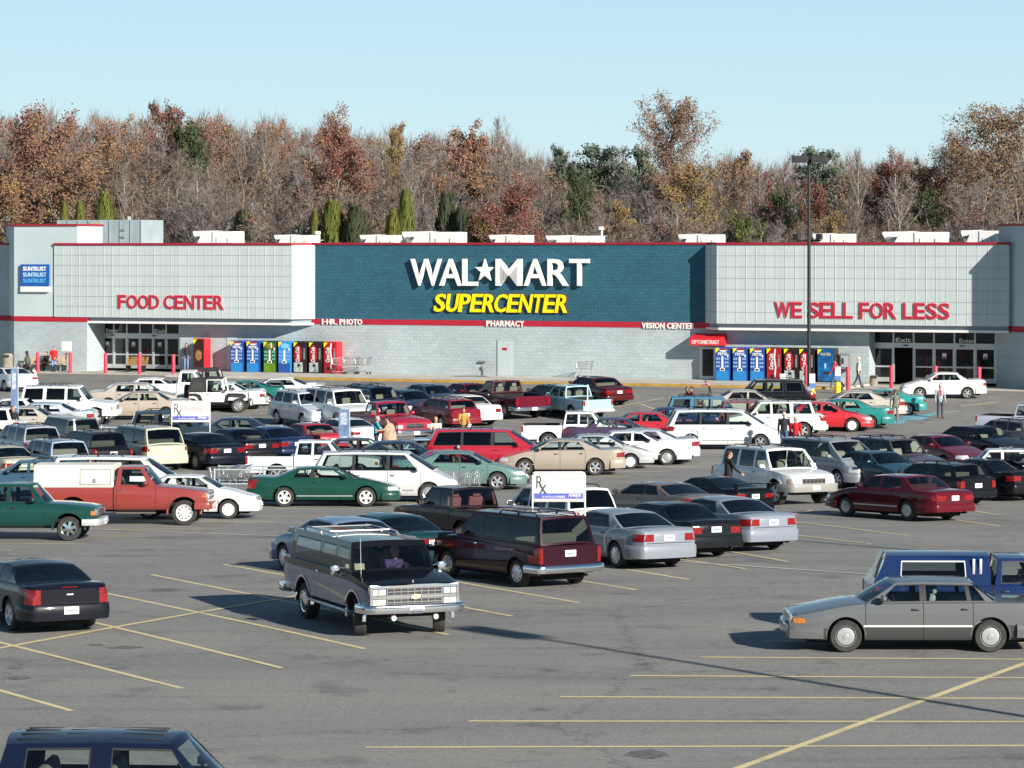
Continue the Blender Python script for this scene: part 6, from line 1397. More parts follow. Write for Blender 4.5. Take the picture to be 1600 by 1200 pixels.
person(at(1306, feet=609.5), R(150), 'person in long red jacket walking left past the blue water machine', 1.76, '#a52a38', '#4a6a8c', '#ddd', '#3a2418', .38, .05, (.3, -.2))
person(at(1341, feet=606.5), R(10), 'white-haired person in white shirt walking to the right entrance', 1.76, '#d6d8d2', '#3a3d4c', '#222', '#d0c9be', .28, .02, (.2, -.2), sleeves=True)
person(at(1440, feet=601.0), R(140), 'person in black stooping at the open right entrance door', 1.55, '#141416', '#3c4658', '#111', '#1c1512', .1, .35)
person(at(1109, feet=617.5), R(160), 'small child in pink top bending down on the kerb', .88, '#b9788a', '#1c1c24', '#222', '#3a281c', .12, .7, (.9, .9))
person(at(1074, head=604, h=1.55), R(170), 'person with grey-brown hair half hidden behind the medium blue off-roader', 1.55, '#8a2a36', '#333', '#222', '#6a5a4a', .0)
person(at(1081, head=604, h=1.58), R(190), 'person in dark red top half hidden behind the medium blue off-roader', 1.58, '#7c1d2a', '#333', '#222', '#4a3a2c', .0)
# the driver of the wagon sits in it but is a person of their own
h_ = R(-68); c_, s_ = math.cos(h_), math.sin(h_); q = Vector((.22, .40, 0)); d_ = S_.location
person((d_.x+q.x*c_-q.y*s_, d_.y+q.x*s_+q.y*c_, d_.z-.06), h_, 'white-haired driver in purple shirt at the wheel of the long wagon', 1.72, '#3a2a58', '#2a2c38', '#222', '#cfc9c0', sit=True, arms=(.9, .9), bend=(.5, .5))
# ------------------------------------------------------------------ lamp posts
def lamp_post(p, h, label, yaw=0.0, base=True):
    e = obj('lamp_post', None, None, p, yaw, label, 'lamp post')
    m = MB(); m.tube([(0, 0, .6 if base else 0), (0, 0, h-.15)], [.105, .08], n=10); m.build('pole', M_black, e, smooth=40)
    if base: m = MB(); m.lathe([(.001, 0), (.30, 0), (.30, .72), (.27, .76), (.001, .76)], 18, axis='z'); m.build('concrete_base', mat('concrete_base', (.38, .36, .32), .9, noise=(2, .15)), e, smooth=40)
    m = MB(); m.tube([(-.35, 0, h-.22), (.35, 0, h-.22)], .05); m.build('arm', M_black, e)
    for s in (-1, 1):
        m = MB(); m.box((s*.47, 0, h-.14), (.80, .80, .36), ch=.03); hd = m.build('lamp_head', M_black, e)
        m = MB(); m.box((s*.47, 0, h-.326), (.6, .6, .02)); m.build('lens', M_clear, hd)
        if base: pass
    return e
lamp_post(ground(1264, 626), 12.9, 'tall black lamp post with twin box heads in front of the right panel box')
Yb = 256; lamp_post(Vector(((720-800)/FOC*Yb, Yb, 0)), CAMH+(HOR-308)*Yb/FOC, 'far black lamp post with twin heads rising behind the store roof', 0, False)
tip = ground(765, 986); L_ = 12.25/math.tan(SUN_EL); lamp_post(Vector((tip.x+SUN_AZ.x*L_, tip.y+SUN_AZ.y*L_, 0)), 12.25, 'black lamp post outside the frame casting the long shadow', math.atan2(SUN_AZ.y, SUN_AZ.x))
tip = ground(1135, 836); lamp_post(Vector((tip.x+SUN_AZ.x*L_, tip.y+SUN_AZ.y*L_, 0)), 12.25, 'second black lamp post outside the frame at right', math.atan2(SUN_AZ.y, SUN_AZ.x))
# ------------------------------------------------------------------ bollards, benches, bins
M_boll = mat('bollard_pink', hexc('#d23a52'), .55, noise=(2, .12))
def bollard(px, py, h, label):
    m = MB(); m.lathe([(.001, 0), (.115, 0), (.115, h-.08), (.085, h-.02), (.001, h)], 14, axis='z')
    return m.build('bollard', M_boll, None, smooth=50, loc=ground(px, py), label=label, cat='bollard', group='red bollards at the entrances')
for px, py, lb in ((59, 582.5, 'red bollard in front of the left bench'), (110, 583, 'red bollard beside the white easel sign'), (165, 584, 'red bollard at the left edge of the left entrance doors'), (218, 585, 'red bollard in front of the tan bench at left entrance'), (271, 586.5, 'red bollard right of the left entrance doors'),
                   (1260, 606, 'red bollard left of the tall lamp post'), (1325, 610, 'red bollard right of the payphone'), (1393, 607, 'red bollard before the open right entrance door'), (1462, 608, 'red bollard behind the white driving sedan'), (1530, 610, 'red bollard at the right end of the right entrance')):
    bollard(px, py, 1.32, lb)
def bench(p, yaw, L, col, label):
    e = obj('bench', None, None, p, yaw, label, 'bench'); mt = mat('bench_'+col, hexc(col), .7, noise=(3, .2))
    m = MB()
    for k in range(4): m.box((0, -.05-.12*k, .45), (L, .10, .04))
    m.build('seat', mt, e); m = MB()
    for k in range(4): m.box((0, .06+.03*k, .55+.12*k), (L, .035, .10))
    m.build('backrest', mt, e)
    for s in (-1, 1):
        m = MB(); m.box((s*(L/2-.2), -.2, .21), (.06, .40, .42)); m.box((s*(L/2-.2), .12, .5), (.05, .05, .9)); m.build('leg', M_black, e)
    return e
bench(sp0(214, .9), -YAW, 1.5, '#b08650', 'tan wooden bench in front of the left entrance doors')
bench(sp0(55, 1.6), -YAW, 1.7, '#cdb79a', 'pale bench left of the person in red sweatshirt'); bench(sp0(93, 1.6), -YAW, 1.2, '#cdb79a', 'pale bench behind the person in red sweatshirt')
def bin_(p, label, r=.33, h=1.05):
    e = obj('trash_bin', None, None, p, 0, label, 'bin'); m = MB(); m.lathe([(.001, 0), (r*.9, 0), (r, .1), (r, h*.75), (r*1.04, h*.77), (r*.8, h*.97), (.001, h)], 18, axis='z'); m.build('body', mat('pebble', (.30, .27, .22), .95, noise=(18, .5)), e, smooth=40)
    m = MB(); m.box((0, -r, h*.84), (.3, .12, .14)); m.build('opening', M_black, e)
bin_(sp0(12, 1.7), 'pebbled trash bin in the shade beside left tower', .36, 1.1); bin_(ground(1365, 603)+SW, 'small stone ash bin at the corner of right entrance', .24, .6)
e = obj('easel_sign', None, None, sp0(104, 2.4), -YAW, 'blank white square sign on a post beside the left bench', 'sign')
m = MB(); m.box((0, 0, 1.62), (.74, .04, .64), ch=.01); m.build('board', M_let, e); m = MB(); m.tube([(0, .04, 0), (0, .04, 1.35)], .03); m.box((0, .04, .03), (.5, .4, .05)); m.build('post', M_steel, e); m = MB(); m.box((0, -.03, 1.12), (.18, .02, .12)); m.build('red_tag', M_band, e)
# ------------------------------------------------------------------ shopping carts and corrals
M_wire = mat('cart_wire', (.52, .53, .54), .3, .8)
def cart():
    e = obj('shopping_cart', None)
    m = MB()
    bt = [(-.42, -.2, .55), (.44, -.17, .60), (.44, .17, .60), (-.42, .2, .55)]; tp = [(-.48, -.28, 1.0), (.52, -.23, .96), (.52, .23, .96), (-.48, .28, 1.0)]
    for q in (bt, tp): m.tube([*q, q[0]], .012, n=5)
    for i in range(4):
        a0, a1, b0, b1 = Vector(bt[i]), Vector(bt[(i+1) % 4]), Vector(tp[i]), Vector(tp[(i+1) % 4]); n = 13 if i % 2 == 0 else 7
        for k in range(n+1): m.tube([a0.lerp(a1, k/n), b0.lerp(b1, k/n)], .005, n=4)
        for k in (1, 2, 3): m.tube([a0.lerp(b0, k/4), a1.lerp(b1, k/4)], .005, n=4)
    for k in range(8): m.tube([Vector(bt[0]).lerp(Vector(bt[1]), k/7), Vector(bt[3]).lerp(Vector(bt[2]), k/7)], .005, n=4)
    m.build('basket', M_wire, e)
    m = MB()
    for s in (1, -1): m.tube([(-.50, s*.27, 1.02), (-.40, s*.26, .50), (-.42, s*.26, .14), (.40, s*.18, .16)], .014, n=6); m.tube([(.36, s*.18, .18), (.10, s*.2, .56)], .012, n=5)
    m.build('frame', M_wire, e)
    m = MB(); m.tube([(-.54, -.28, 1.03), (-.54, .28, 1.03)], .018, n=8); m.build('handle', mat('handle_blue', (.06, .12, .35), .4), e)
    for x, y in ((-.42, .26), (-.42, -.26), (.40, .18), (.40, -.18)):
        m = MB(); m.lathe([(.001, -.015), (.06, -.015), (.06, .015), (.001, .015)], 12, M=Matrix.Translation((x, y, .065))); m.tube([(x, y, .07), (x, y, .16)], .01, n=5); m.build('caster', M_black, e)
    return e
CT = cart(); first = True
def put_cart(p, deg, label):
    global first
    o = CT if first else copy_tree(CT); first = False
    o.location = p; o.rotation_euler = (0, 0, R(deg)); return tag(o, label, 'cart', 'wire shopping carts')
def sp_(px, w): return store_pt(U(px, w), w, .15)
put_cart(sp_(529, 1.5), 200, 'wire shopping cart in front of the red drink machine'); put_cart(sp_(548, 1.2), 165, 'wire shopping cart in the middle of the three by the drink machines'); put_cart(sp_(566, 1.0), 160, 'wire shopping cart farthest from the drink machines beside the wall')
put_cart(sp_(913, 1.2), 170, 'lone wire shopping cart against the pale wall below the store name')
for i, (px, lb) in enumerate(((716, 'wire shopping cart at the back of the pair beside the grey-green sedan'), (731, 'wire shopping cart at the front of the pair beside the grey-green sedan'))): put_cart(ground(px, 781), 178, lb)
put_cart(ground(348, 773), 160, 'wire shopping cart in the rail behind the white compact'); put_cart(ground(368, 771), 165, 'wire shopping cart nearest the green coupe in the rail'); put_cart(ground(150, 699), 170, 'wire shopping cart in the far rail beside the tan sedan')
def corral(p, yaw, L, label, W=1.6):
    e = obj('cart_corral', None, None, p, yaw, label, 'cart rail')
    for s in (0, 1):
        m = MB()
        for z in (.45, .95): m.tube([(0, s*W, z), (L, s*W, z)], .03, n=8)
        m.build('rail', M_gal, e)
        for x in (0, L/2, L):
            m = MB(); m.tube([(x, s*W, 0), (x, s*W, 1.0)], .035, n=8); m.build('post', M_gal, e)
corral(ground(335, 776), R(0), 3.2, 'galvanised cart rail between white compact and green coupe'); corral(ground(118, 706), R(0), 2.2, 'galvanised cart rail in front of the tan sedan'); 
e = obj('hoop_rail', None, None, ground(1078, 712), R(60), 'galvanised hoop rail standing at the rear wheel of white minivan', 'rail')
m = MB(); m.tube([(0, 0, 0), (0, 0, .85), (.06, 0, .98), (.2, 0, 1.04), (.6, 0, 1.04), (.74, 0, .98), (.8, 0, .85), (.8, 0, 0)], .035, n=8); m.build('tube', M_gal, e, smooth=50)
def cart_sign(p, h, label, panel=True, w=.42):
    e = obj('cart_return_sign', None, None, p, R(-8), label, 'sign')
    for x in ((w/2+.03,) if panel else (0,)):
        m = MB(); m.tube([(x, 0, 0), (x, 0, h)], .028, n=8); m.build('post', M_gal if panel else M_let, e)
    if panel:
        m = MB(); m.box((0, 0, h*.66), (w, .05, h*.62), ch=.01); pn = m.build('panel', mat('cart_sign_blue', hexc('#6f86ad'), .5, noise=(5, .3)), e)
        m = MB(); m.box((0, -.03, h*.80), (w*.62, .012, h*.22)); m.box((0, -.03, h*.46), (w*.8, .012, h*.03)); m.build('pale_field', mat('pale_field', hexc('#b3c0d6'), .5, noise=(16, .5)), pn)
def sg_(px, yb, yt, *a, **k):
    p = ground(px, yb); cart_sign(p, CAMH-(yt-HOR)*p.y/FOC-p.z, *a, **k)
sg_(537, 722, 637, 'blue cart return sign panel on a post behind the silver minivan')
sg_(22, 690, 572, 'tall pale cart return sign at far left', w=.30)
sg_(918, 700, 601, 'slender white post behind the white extended-cab pickup', False)
def rx_sign(px, ybase, x0, x1, y0, y1, words, label):
    p = ground(px, ybase); sc = FOC/p.y; w = (x1-x0)/sc; zt_ = CAMH-(y0-HOR)/sc-p.z; zb = CAMH-(y1-HOR)/sc-p.z; h = zt_-zb; e = obj('pharmacy_sign', None, None, p, 0, label, 'sign')
    r = .07
    m = MB(); pts = [(-w/2, 0), (-w/2, zt_-r), (-w/2+r*.3, zt_-r*.3), (-w/2+r, zt_), (w/2-r, zt_), (w/2-r*.3, zt_-r*.3), (w/2, zt_-r), (w/2, 0)]
    m.tube([(a, 0, b) for a, b in pts], .024, n=8); m.tube([(-w/2, 0, zb), (w/2, 0, zb)], .02, n=6); m.build('frame', mat('frame_white', (.7, .71, .7), .4), e, smooth=50)
    m = MB(); m.box((0, 0, (zt_+zb)/2), (w-.07, .02, h-.06)); pn = m.build('panel', M_let, e)
    m = MB(); m.box((0, -.013, zb+h*.18), (w-.10, .012, h*.19)); m.build('blue_band', mat('sign_periwinkle', hexc('#5a63c2'), .5), pn)
    ink = mat('sign_ink', hexc('#4d524b'), .5)
    text_mb('R', w*.13, h*.44, .012, .0, M=Matrix.Translation((-w*.36, -.014, zb+h*.66))).build('lettering', ink, pn)
    text_mb('x', w*.15, h*.32, .012, .0, M=Matrix.Translation((-w*.30, -.022, zb+h*.42))).build('lettering', ink, pn)
    text_mb('ALWAYS LOW PRICES', w*.44, h*.075, .012, .01, M=Matrix.Translation((-w*.10, -.024, zb+h*.15))).build('lettering', M_let, pn)
    text_mb('Always', w*.25, h*.20, .012, .012, .35, M=Matrix.Translation((w*.30, -.024, zb+h*.20))).build('lettering', M_let, pn)
    for t, cx, cz, ww, hh, mt in words: text_mb(t, w*ww, h*hh, .012, .0, M=Matrix.Translation((w*cx, -.014, zb+h*cz))).build('lettering', mt, pn)
    return e
fad = mat('faded_red', hexc('#c08a94'), .6); fg = mat('faded_grey', hexc('#a9aeb2'), .6)
rx_sign(873, 884, 832, 914, 738, 783, [('YOUR WAL-MART', .15, .78, .50, .07, fg)], 'near white pharmacy sign whose red word has faded away')
rx_sign(298, 711, 268, 328, 627, 659, [('YOUR WAL-MART', .13, .84, .46, .06, fg), ('PHARMACY', .13, .63, .62, .20, fad)], 'far white sign reading PHARMACY in front of the dark slate off-roader')
# ------------------------------------------------------------------ disabled-bay signs
M_yb = mat('yellow_base', hexc('#e8c51c'), .6)
def bay_sign(px, ybase, ytop, label, base=True):
    p = ground(px, ybase); sc = FOC/p.y; h = CAMH-(ytop-HOR)/sc-p.z; e = obj('bay_sign', None, None, p, 0, label, 'sign', None)
    m = MB(); m.tube([(0, 0, 0), (0, 0, h-.05)], .03, n=8); m.build('post', M_gal, e)
    m = MB(); m.box((0, -.04, h-.28), (.30, .02, .50), ch=.01); pn = m.build('panel', M_let, e); m = MB(); m.box((0, -.055, h-.66), (.30, .02, .22)); m.build('blue_panel', mat('bay_blue', hexc('#4b7bb8'), .5), e)
    if base: m = MB(); m.lathe([(.001, 0), (.17, 0), (.17, .55), (.12, .62), (.001, .62)], 16, axis='z'); m.build('yellow_base', M_yb, e, smooth=40)
bay_sign(1223, 640, 583, 'white and blue bay sign in front of the black off-roader'); bay_sign(1269, 628, 583, 'white and blue bay sign with yellow base at the lamp post'); bay_sign(1309, 615, 572, 'bay sign with yellow base beside the walker in red jacket')
# the open driver's door of the white off-roader
st_ = STYLES['big_suv'].P
m = MB(); e = obj('open_door', None, E_, (1.10, .99, 0), R(-62)); e.rotation_euler = (0, 0, R(62))
m.prism([(-1.05, .55), (0, .55), (0, 1.18), (-1.05, 1.18)], 'y', -.03, .03); m.build('door_panel', paint('#e9ebec'), e)
m = MB(); m.tube([(0, 0, 1.18), (-.42, -.03, 1.80), (-1.0, -.03, 1.80), (-1.05, 0, 1.18)], .035, n=6); m.build('door_frame', paint('#e9ebec'), e)
m = MB(); m.add([(-.03, 0, 1.2), (-.43, -.03, 1.78), (-.99, -.03, 1.78), (-1.03, 0, 1.2)], [(0, 1, 2, 3)]); m.build('door_window', G_clear, e)
# plate lettering on the wagon that faces us
pl = text_mb('ZDF-3263', .25, .07, .006, .01, M=Matrix.Rotation(math.pi/2, 4, 'Z'))
q = pl.build('plate_lettering', mat('plate_ink', (.05, .06, .12), .5), S_); q.location = (STYLES['suburban'].xF+.17, 0, .575)
# ------------------------------------------------------------------ wooded hill behind the store
def hill(x, y):
    t = max(0.0, min(1.0, (y-258-.0*x)/105)); t = t*t*(3-2*t)
    px = 800+x/max(y, 1)*FOC
    return t*(7.5+5.0*max(0, min(1, (900-px)/900))+1.2*math.sin(x*.05+1))+.3*math.sin(x*.21)*min(1, t*4)
hm = MB(); nx, ny = 60, 22
gx = [-150+300*i/nx for i in range(nx+1)]; gy = [256+144*j/ny for j in range(ny+1)]
hm.add([(x, y, hill(x, y)-.02 if j else -.3) for j, y in enumerate(gy) for x in gx], [(j*(nx+1)+i, j*(nx+1)+i+1, (j+1)*(nx+1)+i+1, (j+1)*(nx+1)+i) for j in range(ny) for i in range(nx)])
hm.build('hill', mat('leaf_litter', (.13, .085, .055), .95, noise=(.6, .4)), smooth=180, kind='structure')
def fol(name, col, var=.25):
    if name in MATS: return MATS[name]
    m = mat(name, col, .75, spec=.25); nt = m.node_tree; p = nt.nodes['Principled BSDF']; L = nt.links.new
    g = nt.nodes.new('ShaderNodeNewGeometry'); h = nt.nodes.new('ShaderNodeHueSaturation'); h.inputs['Color'].default_value = (*col, 1)
    r = nt.nodes.new('ShaderNodeMapRange'); r.inputs['To Min'].default_value = 1-var; r.inputs['To Max'].default_value = 1+var; L(g.outputs['Random Per Island'], r.inputs['Value']); L(r.outputs['Result'], h.inputs['Value'])
    ob = nt.nodes.new('ShaderNodeObjectInfo'); r2 = nt.nodes.new('ShaderNodeMapRange'); r2.inputs['To Min'].default_value = .485; r2.inputs['To Max'].default_value = .515; L(ob.outputs['Random'], r2.inputs['Value']); L(r2.outputs['Result'], h.inputs['Hue'])
    L(h.outputs['Color'], p.inputs['Base Color'])
    return m
M_bark = fol('bark_grey', (.25, .22, .195), .1); M_pale_bark = fol('bark_pale', (.36, .33, .29), .08); M_twig = fol('twigs_brown', (.19, .15, .128), .25); M_twig2 = fol('twigs_grey', (.215, .185, .17), .25); M_twig3 = fol('twigs_red', (.19, .138, .112), .25)
class Fast:
    """quads/tris gathered in numpy for foliage"""
    def __init__(s): s.v = []; s.f = []; s.n = 0
    def strip(s, p, q, w, rng):
        d = (q[0]-p[0], q[1]-p[1], q[2]-p[2]); a = rng.uniform(0, 6.283); n = (math.cos(a), math.sin(a), rng.uniform(-.4, .4))
        c = (d[1]*n[2]-d[2]*n[1], d[2]*n[0]-d[0]*n[2], d[0]*n[1]-d[1]*n[0]); l = math.sqrt(c[0]**2+c[1]**2+c[2]**2)+1e-6; k = w/l/2
        s.v += [(p[0]+c[0]*k, p[1]+c[1]*k, p[2]+c[2]*k), (p[0]-c[0]*k, p[1]-c[1]*k, p[2]-c[2]*k), (q[0], q[1], q[2])]; s.f.append((s.n, s.n+1, s.n+2)); s.n += 3
    def leaf(s, c, r, rng, up=0):
        u = Vector((rng.gauss(0, 1), rng.gauss(0, 1), rng.gauss(0, 1)+up)).normalized(); v = u.orthogonal().normalized(); v.rotate(Matrix.Rotation(rng.uniform(0, 6.28), 3, u)); w = u.cross(v)
        a = rng.uniform(.5, 1)*r; b = rng.uniform(.35, .7)*r; c = Vector(c)
        s.v += [tuple(c-v*a), tuple(c+w*b*.8), tuple(c+v*a), tuple(c-w*b*.8)]; s.f.append((s.n, s.n+1, s.n+2, s.n+3)); s.n += 4
    def obj(s, name, m, parent=None, **k):
        me = bpy.data.meshes.new(name); me.from_pydata(s.v, [], s.f); me.materials.append(m); return obj(name, me, parent, **k)
def skeleton(rng, h, spread, start=.25, nb=22, up=.9, wide=False):
    """trunk and limbs; returns tube lists and the tips that carry twigs"""
    T = []; tips = []; x = y = 0; tr = []
    n = 9
    for i in range(n+1):
        z = h*.93*i/n; tr.append(Vector((x, y, z))); x += rng.gauss(0, h*.010); y += rng.gauss(0, h*.010)
    r0 = h*.0125; T.append((tr, [r0*(1-.9*i/n)+.015 for i in range(n+1)], 6))
    for b in range(nb):
        t = start+(1-start)*((b+rng.random())/nb)**.9; i = min(n-1, int(t*n)); p = tr[i].lerp(tr[i+1], t*n-i)
        az = b*2.4+rng.uniform(-.5, .5); prof = math.sin(min(1, (t-start)/(1-start)*.85+.22)*math.pi)**.7
        if wide: tt = (t-start)/(1-start); prof = max(.35, 1-(1.7*tt-.85)**2*.75)
        L = spread*h*prof*rng.uniform(.65, 1.1); el = up*rng.uniform(.6, 1.2)*(0.55+.5*t); d = Vector((math.cos(az)*math.cos(el), math.sin(az)*math.cos(el), math.sin(el))); pts = [p]; q = p.copy()
        for k in range(4):
            d = (d+Vector((rng.gauss(0, .15), rng.gauss(0, .15), rng.gauss(.10, .12)))).normalized(); q = q+d*L/4; pts.append(q.copy())
        rb = max(.02, r0*(1-.85*t)*.55); T.append((pts, [rb*(1-.8*k/4)+.008 for k in range(5)], 4))
        for k in range(1, 5):
            for s_ in range(2):
                d2 = (d+Vector((rng.gauss(0, .7), rng.gauss(0, .7), rng.gauss(.2, .4)))).normalized(); e = pts[k]+d2*L*rng.uniform(.22, .42); tips.append((pts[k], e))
    return T, tips
def tree_parts(name, T, bark, twig, tw, leafset, root):
    m = MB()
    for pts, rs, n in T: m.tube(pts, rs, n=n)
    m.build('trunk', bark, root, smooth=60)
    tw.obj('crown', twig, root) if tw.n else None
    for nm, lf, mt in leafset: lf.obj(nm, mt, root)
def real_top(root, f):
    z = sorted(v.co.z for c in root.children for v in c.data.vertices); return z[int(len(z)*f)]
def bare_tree(seed, h=17, spread=.26, twig=M_twig, bark=M_bark, dens=1.0, start=.25, up=.95, leaves=None):
    rng = random.Random(seed); root = obj('bare_tree', None); T, tips = skeleton(rng, h, spread, start, 24, up); tw = Fast()
    for p, e in tips:
        tw.strip(p, e, .05, rng); d = e-p; L = d.length
        for k in range(int(9*dens)):
            t = rng.uniform(.15, 1); o = p.lerp(e, t); dd = (d.normalized()+Vector((rng.gauss(0, .6), rng.gauss(0, .6), rng.gauss(.25, .45)))).normalized(); l = L*rng.uniform(.35, .8); o2 = o+dd*l
            tw.strip(o, o2, .034, rng)
            for q in range(3):
                o3 = o.lerp(o2, rng.uniform(.3, 1)); d3 = (dd+Vector((rng.gauss(0, .6), rng.gauss(0, .6), rng.gauss(.2, .4)))).normalized(); tw.strip(o3, o3+d3*l*.55, .026, rng)
    ls = []
    if leaves:
        lf = Fast()
        for p, e in tips:
            for k in range(leaves[1]):
                c = p.lerp(e, rng.uniform(.4, 1.3)); lf.leaf((c.x+rng.gauss(0, .35), c.y+rng.gauss(0, .35), c.z+rng.gauss(0, .3)), .20, rng)
        ls = [('leaves', lf, leaves[0])]
    tree_parts('bare_tree', T, bark, twig, tw, ls, root); root['h'] = real_top(root, .995); return root
def leafy_tree(seed, h, spread, cols, bark=M_bark, start=.25, dens=16, r=.24, up=.7, name='autumn_tree', gap=.0, cl=.55, nb=30, wide=True):
    rng = random.Random(seed); root = obj(name, None); T, tips = skeleton(rng, h, spread, start, nb, up, wide); tw = Fast(); lfs = [Fast() for _ in cols]
    for p, e in tips:
        tw.strip(p, e, .05, rng)
        if rng.random() < gap: continue
        lf = lfs[rng.choices(range(len(cols)), [3, 2, 1, 1][:len(cols)])[0]]
        for c0 in (p.lerp(e, .55), e):
            for k in range(dens):
                v = Vector((rng.gauss(0, 1), rng.gauss(0, 1), rng.gauss(0, .75))); v = v.normalized()*cl*h/15*rng.random()**.45
                lf.leaf(c0+v, r*h/15, rng, .6)
    m = MB()
    for pts, rs, n in T: m.tube(pts, rs, n=n)
    m.build('trunk', bark, root, smooth=60); tw.obj('twigs', M_twig, root)
    for lf, mt in zip(lfs, cols):
        if lf.n: lf.obj('crown', mt, root)
    root['h'] = real_top(root, .997); return root
def cedar(seed, h, w, mt, n=2600):
    rng = random.Random(seed); root = obj('cedar_tree', None); m = MB(); m.tube([(0, 0, 0), (0, 0, h*.9)], [.14, .03], n=6); m.build('trunk', M_bark, root)
    lf = Fast()
    for k in range(n):
        t = rng.random()**.75; az = rng.uniform(0, 6.283); rr = w/2*(1-t)**.55*(1+.22*math.sin(az*3+t*9)+.18*math.sin(az*7+t*23))*rng.uniform(.55, 1.08)+.06
        c = Vector((rr*math.cos(az), rr*math.sin(az), .3+t*(h-.4))); d = Vector((math.cos(az)*.5, math.sin(az)*.5, .9)).normalized(); tip = c+d*rng.uniform(.3, .62); s_ = Vector((-math.sin(az), math.cos(az), 0))*rng.uniform(.07, .17)
        lf.v += [tuple(c-s_), tuple(c+s_), tuple(tip)]; lf.f.append((lf.n, lf.n+1, lf.n+2)); lf.n += 3
    lf.obj('crown', mt, root); root['h'] = h; return root
F_rust = fol('leaf_rust', (.27, .15, .10)); F_rust2 = fol('leaf_brown', (.235, .145, .10)); F_red = fol('leaf_red', (.215, .085, .066)); F_dred = fol('leaf_maroon', (.135, .065, .055)); F_or = fol('leaf_orange', (.27, .165, .085)); F_yel = fol('leaf_yellow', (.25, .185, .07)); F_tan = fol('leaf_tan', (.22, .15, .09))
F_green = fol('leaf_green', (.07, .10, .03)); F_cedar = fol('leaf_cedar', (.135, .15, .035)); F_dcedar = fol('leaf_dark', (.06, .075, .04)); F_pine = fol('needle_blue', (.10, .14, .10)); F_pine2 = fol('needle_grey', (.13, .165, .125))
PROTO = {
 'bare': [bare_tree(11, 17, .22), bare_tree(12, 17, .27, M_twig2), bare_tree(13, 17, .20, M_twig3, dens=1.2), bare_tree(14, 17, .25, M_twig, leaves=(F_rust2, 5)), bare_tree(15, 17, .24, M_twig2, leaves=(F_tan, 4)), bare_tree(16, 17, .23, M_twig3, dens=1.3), bare_tree(17, 17, .26, M_twig, leaves=(F_rust, 7))],
 'pale': [bare_tree(21, 17, .20, M_twig2, M_pale_bark, .7, .45, 1.1), bare_tree(22, 17, .24, M_twig2, M_pale_bark, .6, .4, .9)],
 'rust': [leafy_tree(31, 15, .34, [F_rust, F_rust2, F_or], gap=.08, r=.14, dens=36, cl=.62), leafy_tree(32, 15, .30, [F_rust2, F_rust], gap=.15, r=.17, dens=22)],
 'red': [leafy_tree(33, 15, .30, [F_red, F_rust], gap=.05, dens=38, r=.14, cl=.62), leafy_tree(34, 15, .27, [F_dred, F_red, F_rust2], gap=.15, r=.20)],
 'orange': [leafy_tree(35, 15, .30, [F_or, F_rust], gap=.10, r=.17, dens=24), leafy_tree(36, 15, .26, [F_yel, F_or, F_tan], gap=.15, r=.17, dens=22)],
 'oak': [leafy_tree(37, 15, .28, [F_rust2, F_tan, F_rust], gap=.12, dens=22, start=.42, r=.115, nb=48, cl=.55), leafy_tree(38, 15, .28, [F_tan, F_or, F_rust2], gap=.10, dens=22, start=.36, r=.115, nb=48, cl=.55)],
 'green': [leafy_tree(39, 15, .28, [F_dcedar, F_green], gap=.05, dens=20, name='evergreen_tree', r=.20)],
 'pine': [leafy_tree(40, 15, .24, [F_pine, F_pine2], gap=.2, dens=16, start=.45, up=.35, name='pine_tree', r=.22), leafy_tree(41, 15, .20, [F_pine2, F_pine], gap=.1, dens=16, start=.3, up=.3, name='pine_tree', r=.22)],
 'cedar': [cedar(51, 6, 2.6, F_cedar), cedar(52, 6, 2.2, F_cedar), cedar(53, 6, 3.2, F_dcedar)],
 'bush': [leafy_tree(42, 6, .45, [F_green, F_cedar, F_dcedar], start=.05, gap=.05, dens=14, name='evergreen_bush', r=.3)],
}
used_proto = set()
def plant(kind, k, px, top, Y, wpx=None, label=None, cat='tree', group=None, rng=random.Random(5)):
    src = PROTO[kind][k % len(PROTO[kind])]; x = (px-800)/FOC*Y; z0 = hill(x, Y)-.1; top += 7 if kind in ('rust', 'red', 'orange', 'green', 'pine') else 0; zt_ = CAMH+(HOR-top)*Y/FOC; H = max(2.0, zt_-z0)
    o = src if src.name not in used_proto else copy_tree(src)
    used_proto.add(src.name)
    h = src['h']; sz = H/h
    if kind in ('rust', 'red', 'orange', 'oak', 'green'): pass
    if wpx:
        w0 = {'bare': .30*h, 'pale': .28*h, 'rust': .42*h, 'red': .38*h, 'orange': .36*h, 'oak': .42*h, 'green': .35*h, 'pine': .28*h, 'cedar': .24*h, 'bush': .6*h}[kind]; sx = wpx*Y/FOC/w0
    else: sx = sz*rng.uniform(.85, 1.15)
    o.location = (x, Y, z0); o.rotation_euler = (0, 0, rng.uniform(0, 6.28)); o.scale = (sx, sx, sz)
    return tag(o, label, cat, group)
top_of = pchip([(-60, 168), (0, 165), (100, 168), (160, 176), (250, 165), (300, 168), (400, 176), (480, 182), (520, 180), (560, 195), (620, 200), (680, 202), (730, 205), (780, 205), (830, 222), (880, 236), (930, 240), (1000, 242), (1150, 236), (1200, 245), (1300, 238), (1400, 238), (1480, 240), (1540, 215), (1660, 190)])
